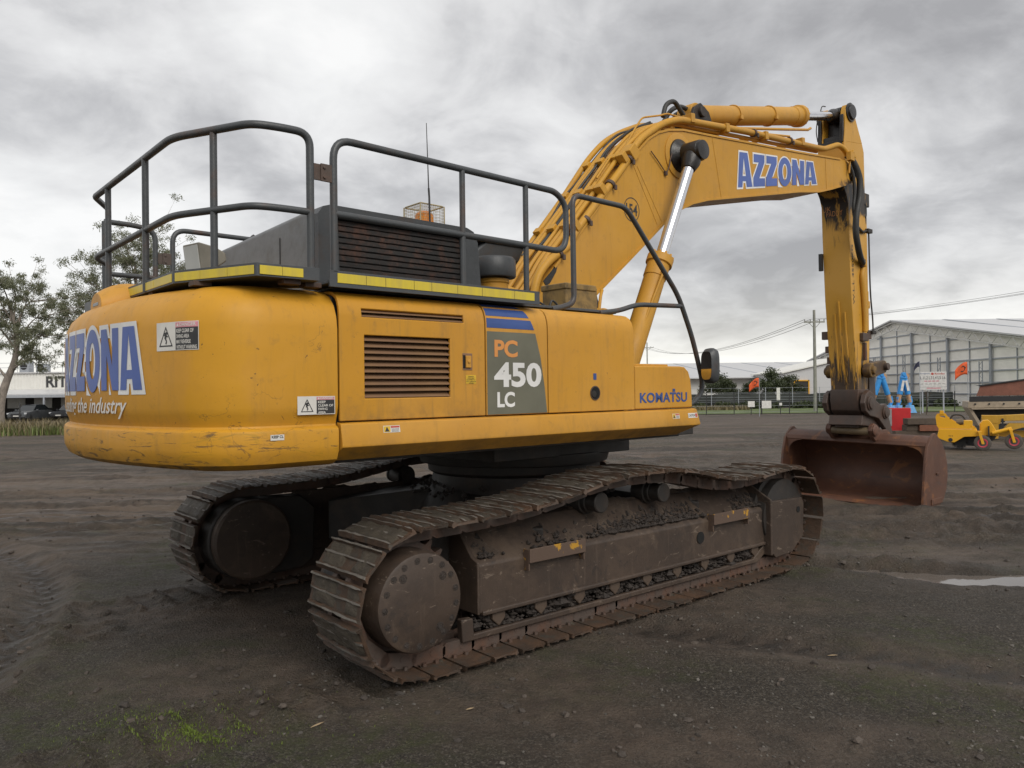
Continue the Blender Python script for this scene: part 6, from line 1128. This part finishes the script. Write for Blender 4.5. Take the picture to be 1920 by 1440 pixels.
# power poles and wires
def pole(x,y,h,arm,label):
    z=Z(x,y); t=thing('power_pole',label,'pole',(x,y,z)); mb=MB(); mb.tube([(0,0,-0.2),(0.0,0,h)],[0.17,0.11],10); mk('pole_shaft',mb,'pole_timber',t); mb=MB(); mb.box(-arm,arm,-0.10,0.02,h-1.15,h-1.03); mb.tube([(-arm*0.6,-0.05,h-1.1),(0,-0.05,h-1.7)],0.025,5); mb.tube([(arm*0.6,-0.05,h-1.1),(0,-0.05,h-1.7)],0.025,5); mk('cross_arm',mb,'pole_timber',t)
    for s in (-0.95,-0.4,0.5,0.95): mb=MB(); mb.lathe([(0,0.03),(0.08,0.05),(0.14,0.05),(0.2,0.03)],(s*arm,-0.04,h-1.03),(0,0,1),8); mk('insulator',mb,'machine_grey',t)
    return t
pole(27.4,70,9.2,0.92,'tall timber power pole with cross arm beside the arm of the excavator'); pole(28.0,160,12.0,1.35,'distant timber power pole seen over the long white roof')
def wire(label,a,b_,sag,r_=0.013):
    a=np.array(a,float);b_=np.array(b_,float); mb=MB(); mb.tube([tuple(a+(b_-a)*t-np.array([0,0,sag*4*t*(1-t)])) for t in np.linspace(0,1,20)],r_,4,False); tag(mk('power_line',mb,'hose'),label,'wire','overhead power lines')
zt=Z(27,70)+9.2-0.85
for s,wl in ((-0.87,'outer end of the'),(-0.37,'inner insulator of the'),(0.46,'far side of the')): wire('thin power line between the timber poles, from the '+wl+' cross arm',(27.4+s,69.95,zt),(28.0+s*1.4,159.9,Z(28,160)+11.15),2.2,0.02)
for s,wl in ((-0.37,'lowest'),(0.46,'middle'),(0.87,'uppermost')): wire(wl+' thin power line from the near pole over the big shed',(27.4+s,69.95,zt),(36+s,20,8.3),0.7,0.010)
# ------------------------------------------------------------------ sheds
def sheet_ribs(): pass
ls=thing('long_shed','long low shed with pale roof and dark roof strips behind the dark trees','shed',(0,0,Z(40,120)))
mb=MB(); mb.box(-10,62,112,150,0,3.9); mk('wall',mb,'cladding_white',ls); mb=MB(); mb.prism([(110.5,3.75),(110.5,3.9),(150,7.25),(189,3.9),(189,3.75),(150,7.1)],-12,64,'x'); rf_=mk('roof',mb,'roof_white',ls)
for x in np.arange(-8,62,6.5): mb=MB(); mb.add([(x,111.5,3.98+0.02),(x+0.45,111.5,4.0),(x+0.45,149,7.20),(x,149,7.20)],[(0,1,2,3)]); mk('roof_strip',mb,'steel_galv',ls,0,solid=0.03,fix=False,smooth=0)
wb=thing('white_building','small white building with a sloping roof and black roller doorway','building',(0,0,Z(38,100))); mb=MB(); mb.prism([(34.9,0),(44,0),(44,6.1),(34.9,4.15)],99.5,112,'y'); mk('wall',mb,'roof_white',wb); mb=MB(); mb.box(36.3,38.0,99.38,99.55,0,3.1); mk('doorway',mb,'shadow_room',wb); mb=MB(); mb.box(36.15,36.3,99.30,99.56,0,3.25); mb.box(38.0,38.15,99.30,99.56,0,3.25); mb.box(36.15,38.15,99.30,99.56,3.1,3.25); mk('door_frame',mb,'bright_yellow',wb)
mb=MB(); mb.prism([(34.6,4.1),(44.1,6.14),(44.1,6.3),(34.6,4.26)],99.2,112.2,'y'); mk('roof',mb,'cladding_white',wb)
sx_,sy0,sy1,ze,za=50.4,73.5,131.0,6.05,10.25; sh=thing('big_shed','large cream shed with exposed grey columns, girts and zigzag roof trusses','shed',(sx_,0,Z(50,95)-0.1)); zo=-Z(50,95)+0.1; ym=(sy0+sy1)/2; E_=ze+zo; A_=za+zo
rz=lambda y: E_+(A_-E_)*(1-abs(y-ym)/(ym-sy0))
mb=MB(); mb.prism([(sy0,0),(sy1,0),(sy1,E_-0.1),(ym,A_-0.1),(sy0,E_-0.1)],0.55,60,'x'); mk('wall',mb,'cladding_cream',sh)
ob=[(sy0-0.5,E_-0.05),(ym,A_),(sy1+0.5,E_-0.05)]
mb=MB(); mb.prism(ob+[(y,z+0.16) for y,z in ob[::-1]],-0.35,61,'x'); mk('roof',mb,'roof_white',sh)
for x in np.arange(6,60,7.0): mb=MB(); mb.add([(x,sy0,E_+0.16),(x+0.5,sy0,E_+0.16),(x+0.5,ym-1,A_+0.11),(x,ym-1,A_+0.11)],[(0,1,2,3)]); mk('roof_strip',mb,'steel_galv',sh,0,solid=0.03,fix=False,smooth=0)
cols=np.linspace(sy0+0.4,sy1-0.4,8)
for y in cols: mb=MB(); mb.box(0.22,0.40,y-0.16,y+0.16,0,rz(y)-1.1); mk('column',mb,'steel_galv',sh)
for y in cols[1:-1]:
    mb=MB(); h_=rz(y)*0.62; yy_=y+0.9
    for d in (-0.28,0.28): mb.tube([(-0.2,yy_+d,0.6),(-0.2,yy_+d,h_)],0.06,5)
    n_=9
    for k_ in range(n_): mb.tube([(-0.2,yy_+(-0.28 if k_%2 else 0.28),0.6+(h_-0.6)*k_/n_),(-0.2,yy_+(0.28 if k_%2 else -0.28),0.6+(h_-0.6)*(k_+1)/n_)],0.035,4)
    mk('lattice_brace',mb,'steel_galv',sh)
for i,z in enumerate(np.arange(1.45,A_-1.0,1.25)):
    if z<E_-1.2: a,b_=sy0,sy1
    else: tt=(z+1.2-E_)/(A_-E_); a,b_=sy0+(ym-sy0)*tt,sy1-(sy1-ym)*tt
    mb=MB(); mb.box(0.40,0.54,a+0.3,b_-0.3,z-0.07,z+0.07); mk('girt',mb,'steel_galv',sh)
for y in (cols[:-1]+cols[1:])/2: mb=MB(); mb.box(0.44,0.53,y-0.05,y+0.05,0,rz(y)-1.1); mk('stud',mb,'steel_galv',sh)
for s0,s1 in ((sy0,ym),(ym,sy1)):
    mb=MB(); n_=26; low=lambda y: rz(y)-1.15
    mb.tube([(0.0,s0,rz(s0)-0.15),(0.0,s1,rz(s1)-0.15)],0.09,5); mb.tube([(0.0,s0,low(s0)),(0.0,s1,low(s1))],0.08,5)
    for k_ in range(n_):
        ya,yb_=s0+(s1-s0)*k_/n_,s0+(s1-s0)*(k_+1)/n_; mb.tube([(0.0,ya,low(ya) if k_%2 else rz(ya)-0.15),(0.0,yb_,rz(yb_)-0.15 if k_%2 else low(yb_))],0.055,4)
    mk('roof_truss',mb,'sign_white',sh)
mb=MB(); mb.grid([[(44+i*0.5+0.3*math.sin(i),84+j*1.0,Z(48,88)+max(0,0.75*math.sin(math.pi*j/9)*math.sin(math.pi*min(1,max(0,(i+1)/11)))*(0.7+0.3*math.sin(i*2.1+j)))) for i in range(12)] for j in range(10)]); md=mk('dirt_mound',mb,'mud_dark',None,0,fix=False); tag(md,'low mound of dark earth at the foot of the big shed','mound')
# ------------------------------------------------------------------ site notice board
sb=thing('site_sign','white site board with L1 to L6 columns and red round emblem on posts','sign',(33.7,62,Z(33,62)),R(-20)); zz_=-Z(33,62)
mb=MB(); mb.box(-0.97,0.97,0,0.05,1.36+zz_,2.80+zz_); mk('board',mb,'sign_white',sb,0.01); mb=MB(); 
for x in (-0.75,0.75): mb.box(x-0.05,x+0.05,0.06,0.16,-0.1,2.7+zz_)
mk('sign_post',mb,'steel_galv',sb)
P=[]; T=lambda s,x0,z0,x1,z1,mi,bd=0.02: P.append((*fit_text(s,x0,z0,x1,z1,bold=bd),mi,0.0))
T('Fertiglobe',-0.90,2.60,-0.22,2.72,2,0.0); T('Riordan',0.14,2.58,0.84,2.72,1); c=np.array([(-0.03+0.10*math.cos(i*math.pi/8),2.64+0.10*math.sin(i*math.pi/8)) for i in range(16)]); P.append((c,[tuple(range(16))],1,0.0))
for i in range(6): T('L%d'%(i+1),-0.90+i*0.31,2.21,-0.90+i*0.31+0.23,2.45,0,0.0)
P.append((*rect(-0.95,1.575,0.95,1.59),0,0.0))
for i in range(4): P.append((*rect(-0.62+i*0.28,2.02,-0.40+i*0.28,2.10),3,0.0)); 
for i in range(6): P.append((*rect(-0.88+i*0.31,1.82,-0.70+i*0.31,1.85),0,0.0))
P.append((*rect(-0.45,1.45,0.55,1.53),3,0.0))
flat('lettering',P,['sign_dark','decal_red','logo_blue','decal_pink'],lambda u,v,h:(u,-0.006-h,v+zz_),sb)
t=thing('bare_sapling','thin leafless sapling standing in front of the site board','tree',(31.0,58,Z(31,58))); mb=MB(); rs=random.Random(3)
def twig(p,d,l,r_,n_):
    q=p+d*l; mb.tube([tuple(p),tuple((p+q)/2+np.array([rs.uniform(-.04,.04)*l,0,0])),tuple(q)],[r_,r_*0.8,r_*0.6],5,False)
    if n_:
        for _ in range(3): e=d+np.array([rs.uniform(-.7,.7),rs.uniform(-.5,.5),rs.uniform(-.1,.4)]); twig(q,e/np.linalg.norm(e),l*0.62,r_*0.55,n_-1)
twig(np.array([0,0,0.]),np.array([0.05,0,1.]),0.75,0.035,4); mk('branches',mb,'timber',t)
# ------------------------------------------------------------------ machines behind the bucket
# folded blue hydraulic arms
def blue_arm(x,label,spread,lab2=True):
    y=62.0; t=thing('hydraulic_arm',label,'lift arm',(x,y,Z(x,y)),0,'blue folded arms'); top=np.array([0,0,3.12])
    for i,s in enumerate((-1,1)):
        d=np.array([s*spread,0,-2.0]); mb=MB(); mb.cyl(top+d*0.14,top+d*0.80,0.21,16); mb.cyl(top+d*0.12,top+d*0.17,0.25,16); mk('cylinder',mb,'machine_blue',t,0.02)
        mb=MB(); mb.cyl(top+d*0.78,top+d*1.12,0.17,12); mk('ram',mb,'tan_paint',t)
        mb=MB(); e=top+d*1.08; mb.prism([(e[0]-0.12,e[2]+0.35),(e[0]+0.12,e[2]+0.42),(e[0]+0.20,e[2]+0.0),(e[0]+0.05,e[2]-0.35),(e[0]-0.15,e[2]-0.38),(e[0]-0.10,e[2]-0.1)],-0.14,0.10,'y'); mk('bracket',mb,'machine_blue',t,0.02)
        if lab2: c_=top+d*0.45; M=Matrix.Rotation(math.atan2(d[0],-d[2])*-1,3,'Y'); mb=MB(); mb.obox((c_[0],-0.216,c_[2]),(0.19,0.012,0.85),M); mk('label_plate',mb,'sign_white',t)
        mb=MB(); fz=e[2]-0.30; mb.prism([(e[0]-0.16,fz),(e[0]+0.16,fz),(e[0]+0.42*(1 if s>0 else 0.3),0.04),(e[0]-0.30,0.04)],-0.35,0.30,'y'); mk('foot_plate',mb,'pale_blue',t,0.02)
    mb=MB(); mb.prism([(-0.10,3.30),(0.10,3.30),(0.22,3.02),(spread*0.33+0.12,2.80),(spread*0.25,2.68),(0,2.98),(-spread*0.25,2.68),(-spread*0.33-0.12,2.80),(-0.22,3.02)],-0.12,0.12,'y'); mb.lathe([(0,0.16),(0.05,0.16)],(0,-0.17,3.14),(0,1,0),14); mk('knuckle',mb,'machine_blue',t,0.02)
    mb=MB(); mb.lathe([(0,0.25),(0.12,0.25)],(0.22,-0.02,2.98),(0,1,0),18); mk('pulley',mb,'tan_paint',t)
blue_arm(29.55,'folded blue hydraulic arm beside the hitch pin, its legs spread wide',0.66,False); blue_arm(31.35,'folded blue hydraulic arm with two white labels, nearer the site board',0.42)
# small tan excavator behind the blue arms
t=thing('mini_excavator','small tan excavator partly hidden behind the blue arms','excavator',(30.3,68,Z(30,68))); mb=MB(); mb.prism([(-0.2,1.2),(0.0,2.0),(0.35,2.5),(0.9,2.65),(1.0,2.45),(0.55,2.25),(0.28,1.85),(0.15,1.2)],-0.15,0.15,'y'); mk('boom',mb,'tan_paint',t,0.03); mb=MB(); mb.prism([(0.85,2.6),(1.0,2.55),(0.95,1.0),(0.80,0.9)],-0.12,0.12,'y'); mk('arm',mb,'tan_paint',t,0.02)
mb=MB(); mb.prism([(-0.45,0.5),(0.35,0.5),(0.35,1.1),(0.20,1.35),(-0.25,1.4),(-0.45,1.2)],-0.6,0.6,'y'); mk('engine_cover',mb,'tan_paint',t,0.05)
for z in (0.85,0.98,1.11): mb=MB(); mb.box(-0.35,0.25,-0.61,-0.595,z,z+0.06); mk('vent_slot',mb,'black_hole',t)
for s in (-0.75,0.55): mb=MB(); mb.box(-0.9,0.9,s,s+0.25,0.0,0.42); mk('track',mb,'rubber',t,0.15,seg=4)
# dark crate behind the arms
mb=MB(); mb.box(-1.1,1.1,-0.4,0.4,0,1.25)
for x in (-0.75,-0.25,0.25,0.75): mb.box(x-0.03,x+0.03,-0.43,-0.40,0.03,1.22)
o=mk('steel_bin',mb,'shade_cloth',None,0.02); o.location=(33.2,71,Z(33,71)); tag(o,'dark ribbed bin standing behind the folded blue arms','bin')
# red steel panel with its grey control box
t=thing('red_cabinet','upright red steel cabinet with grey control box behind the bucket hitch','cabinet',(13.12,26.2,Z(13,26)),R(-26)); mb=MB(); mb.prism([(-0.46,0.0),(0.33,0.0),(0.31,0.30),(0.31,1.15),(-0.36,1.15),(-0.33,0.34),(-0.42,0.22)],-0.25,0.05,'y'); mk('cabinet_body',mb,'red_paint',t,0.01)
for z in (0.12,0.45,0.78,1.05): mb=MB(); mb.box(0.285,0.34,-0.20,0.2,z,z+0.015); mk('edge_tab',mb,'machine_grey',t)
mb=MB(); mb.prism([(-0.52,1.12),(-0.26,1.12),(-0.26,0.55),(-0.34,0.55)],-0.36,-0.255,'y'); mk('control_box',mb,'machine_grey',t,0.008); mb=MB(); mb.box(-0.44,-0.36,-0.372,-0.361,0.92,1.0); mb.box(-0.41,-0.35,-0.372,-0.361,0.84,0.88); mk('dial',mb,'sign_white',t)
# timber stack
for i,(x,z,w,m,lab) in enumerate(((13.1,0.0,1.9,'timber','lowest weathered beam of the timber stack beside the red cabinet'),(13.2,0.21,1.7,'timber','middle dark beam of the timber stack'),(13.55,0.40,0.95,'timber_red','short red-brown beam lying on the timber stack'),(13.0,0.41,0.62,'timber','short dark beam across the timber stack'),(13.3,0.62,1.25,'timber','topmost long grey beam on the timber stack'))):
    mb=MB(); mb.box(-w/2,w/2,-0.16,0.16,0,0.20); o=mk('timber_beam',mb,m,None,0.012); o.location=(x+0.15,25.3+0.1*(i%2),Z(13,25)+z); o.rotation_euler=(0,0,R((i*37)%9-4)); tag(o,lab,'beam','timber stack')
mb=MB(); mb.prism([(-0.35,0),(0.35,0),(0.22,0.45),(-0.15,0.5),(-0.3,0.3)],-0.3,0.3,'y'); o=mk('rubble_heap',mb,'mud_dark',None,0.06,seg=3); o.location=(14.0,27.5,Z(14,27)+0.0); o.scale=(1,1,1.6); tag(o,'small dark rubble heap behind the yellow sweeper','heap')
# yellow sweeper attachment; outline measured in tenths of its own frame
K=0.0019
def zp(L): return [((a-130)*K,(1262-b_)*K) for a,b_ in L]
sw=thing('sweeper','bright yellow road sweeper attachment with black brush and pink wheels','sweeper',(12.33,22.5,Z(12,22)),R(-29))
mb=MB(); mb.prism(zp([(128,1080),(152,948),(640,955),(690,1050),(480,1063),(355,1148),(270,1142)]),-0.35,0.75,'y'); mk('brush_hood',mb,'bright_yellow',sw,0.015)
for y in (-0.30,0.62):
    mb=MB(); v,f=outline_mesh([zp([(112,770),(135,735),(245,730),(275,780),(330,820),(430,890),(640,925),(620,945),(150,940),(125,900)]),zp([(155,775),(170,752),(235,752),(242,800)])]); n_=len(v); mb.add([(p[0],y,p[1]) for p in v]+[(p[0],y+0.07,p[1]) for p in v],[tuple(q) for q in f]+[tuple(i+n_ for i in reversed(q)) for q in f]); mk('side_frame',mb,'bright_yellow',sw,solid=0.01,fix=True,smooth=0)
mb=MB(); mb.prism(zp([(165,735),(168,675),(222,675),(226,735)]),-0.32,-0.14,'y'); mk('lift_lug',mb,'bright_yellow',sw,0.01)
mb=MB(); mb.cyl((0.48,-0.15,0.78),(0.64,-0.15,0.80),0.09,16); mk('motor',mb,'pale_bar',sw,0.01); mb=MB(); mb.box(0.66,0.88,-0.28,0.05,0.66,0.84); mk('valve_block',mb,'bright_yellow',sw,0.015)
mb=MB(); mb.tube(smooth_path([(0.32,0.1,0.85),(0.42,0.1,0.98),(0.62,0.1,0.97),(0.72,0.1,0.84)],6),0.025,8); mk('hose',mb,'hose',sw,0,smooth=50)
mb=MB(); mb.prism(zp([(690,960),(690,870),(730,820),(800,815),(840,860),(905,990),(900,1050),(690,1050)]),-0.05,0.30,'y'); mk('pivot_arm',mb,'bright_yellow',sw,0.02)
mb=MB(); mb.tube([(0.66,-0.20,0.47),(0.98,-0.22,0.58)],0.05,8); mb.tube([(1.35,-0.10,0.48),(1.82,-0.10,0.62)],0.055,8); mb.box(1.05,1.50,0.0,0.12,0.40,0.52); mk('wheel_arm',mb,'bright_yellow',sw,0.01)
mb=MB(); mb.box(1.255,1.29,-0.12,-0.06,0.30,0.68); mk('prop_stand',mb,'black_steel',sw)
rb=np.random.default_rng(2); mb=MB(); mb.lathe([(0,0.16),(0.9,0.16)],(0.55,-0.15,0.26),(0,1,0),14)
for _ in range(900):
    a=rb.uniform(0,6.28); y=rb.uniform(-0.30,0.72); l=rb.uniform(0.22,0.27); a2=a+rb.normal()*0.06; mb.add([(0.55+0.14*math.cos(a),y,0.26+0.14*math.sin(a)),(0.55+0.14*math.cos(a)+0.012,y,0.26+0.14*math.sin(a)),(0.55+l*math.cos(a2),y+rb.normal()*0.02,0.26+l*math.sin(a2)*0.98)],[(0,1,2)])
mk('brush',mb,'bristle',sw,0,fix=False,smooth=0); mb=MB(); mb.prism(zp([(450,1070),(830,1050),(900,1060),(860,1120),(640,1210),(420,1200)]),0.05,0.6,'y'); mk('brush_skirt',mb,'black_steel',sw)
mb=MB(); mb.lathe([(0,0.055),(0.012,0.055),(0.013,0.02)],(0.33,-0.351,0.29),(0,-1,0),16); mk('bearing_cap',mb,'black_steel',sw); v=fit_text('TM',0.275,0.375,0.385,0.420,bold=-0.01); flat('lettering',[(v[0],v[1],0,0.0)],['stencil_black'],lambda u,v,h:(u,-0.352-h,v),sw)
for wx,wz,wy in ((1.11,0.20,-0.30),(1.86,0.25,-0.12)):
    mb=MB(); mb.lathe([(-0.075,0.13),(-0.085,0.17),(-0.06,0.215),(0.06,0.215),(0.085,0.17),(0.075,0.13)],(wx,wy,wz+0.015),(0,1,0),26); w_=mk('castor_wheel',mb,'tyre',sw,0,smooth=50); mb=MB(); mb.lathe([(-0.07,0.03),(-0.075,0.09),(-0.085,0.12),(-0.07,0.132),(0.07,0.132),(0.08,0.1)],(wx,wy,wz+0.015),(0,1,0),24); mk('rim',mb,'rim_pink',w_,0,smooth=40)
    mb=MB(); mb.obox((wx-0.035,wy-0.11,wz+0.16),(0.07,0.025,0.36),Matrix.Rotation(R(-14),3,'Y')); mb.obox((wx-0.07,wy,wz+0.33),(0.10,0.24,0.04)); mk('fork',mb,'bright_yellow',w_,0.01)
mb=MB(); mb.box(0.0,0.05,-0.3,-0.2,0.02,0.35); mk('prop_stand',mb,'black_steel',sw)
# second yellow attachment
t=thing('yellow_attachment','long dusty yellow beam attachment lying behind the sweeper','attachment',(16.55,26.8,Z(16,26)),R(-30)); paint('dusty_yellow',(0.50,0.27,0.02),(0.55,0.32,0.05),streak=0.3,dirt=0.5,chips=0.70)
for n_,q in (('beam',[(-0.28,0.55),(-0.28,0.85),(0.25,0.85),(1.6,0.93),(1.62,1.06),(2.4,1.06),(2.4,0.62),(1.6,0.70),(0.3,0.66),(0.25,0.55)]),('lower_beam',[(0.35,0.40),(0.60,0.34),(0.9,0.44),(2.4,0.46),(2.4,0.60),(0.5,0.58)]),('back_plate',[(-0.20,0.05),(-0.28,0.60),(0.22,0.60),(0.20,0.05)]),('base_beam',[(0.2,0.12),(2.4,0.05),(2.4,0.30),(0.2,0.34)])):
    mb=MB(); mb.prism(q,-0.25 if n_!='base_beam' else 0.0,0.15 if n_!='back_plate' else 0.4,'y'); mk(n_,mb,'dusty_yellow',t,0.012)
mb=MB(); mb.box(0.25,0.40,-0.20,0.1,0.62,0.66); mb.box(0.3,0.36,-0.28,-0.25,0.4,0.75); mk('pin',mb,'black_steel',t)
# steel hopper
hp=thing('hopper','long steel hopper with red-brown top sheet, black rubber lip and beige frame','hopper',(17.75,30.2,Z(18,30)),R(-24)); z0=-Z(18,30)
def hpr(n_,q,y0,y1,m,bv=0.01):
    mb=MB(); mb.prism([(a,b_+z0) for a,b_ in q],y0,y1,'y'); return mk(n_,mb,m,hp,bv)
hpr('top_sheet',[(0.30,1.28),(0.45,1.68),(3.3,2.10),(6.5,2.35),(6.5,1.35)],0.05,0.10,'rust_sheet'); hpr('top_trim',[(0.28,1.69),(0.47,1.66),(3.3,2.08),(6.5,2.33),(6.5,2.38),(3.3,2.14)],0.0,0.12,'black_steel'); hpr('rubber_lip',[(0.06,1.06),(0.06,1.27),(6.5,1.33),(6.5,1.16)],-0.06,0.04,'black_steel'); hpr('side_beam',[(0.0,0.82),(0.02,1.07),(6.5,1.15),(6.5,0.92)],-0.05,1.8,'beige_steel'); hpr('ledge',[(0.15,0.76),(6.5,0.84),(6.5,0.90),(0.10,0.81)],-0.12,0.0,'beige_steel')
hpr('side_panel',[(0.06,0.80),(0.55,0.15),(6.5,0.15),(6.5,0.83)],0.35,1.6,'dark_steel'); hpr('lower_beam',[(0.42,0.22),(0.48,0.50),(6.5,0.50),(6.5,0.22)],0.0,1.5,'beige_steel'); hpr('end_plate',[(0.0,0.84),(0.12,0.84),(0.50,0.12),(0.38,0.10)],-0.02,1.7,'beige_steel'); hpr('base',[(0.40,-0.30),(0.40,0.22),(6.5,0.22),(6.5,-0.30)],0.05,1.5,'black_steel')
for x in (0.25,0.72,1.2,1.7,2.2): mb=MB(); mb.lathe([(0,0.035),(0.03,0.035),(0.031,0.015)],(x,-0.05,0.97+z0+x*0.012),(0,-1,0),8); mk('bolt',mb,'black_steel',hp)
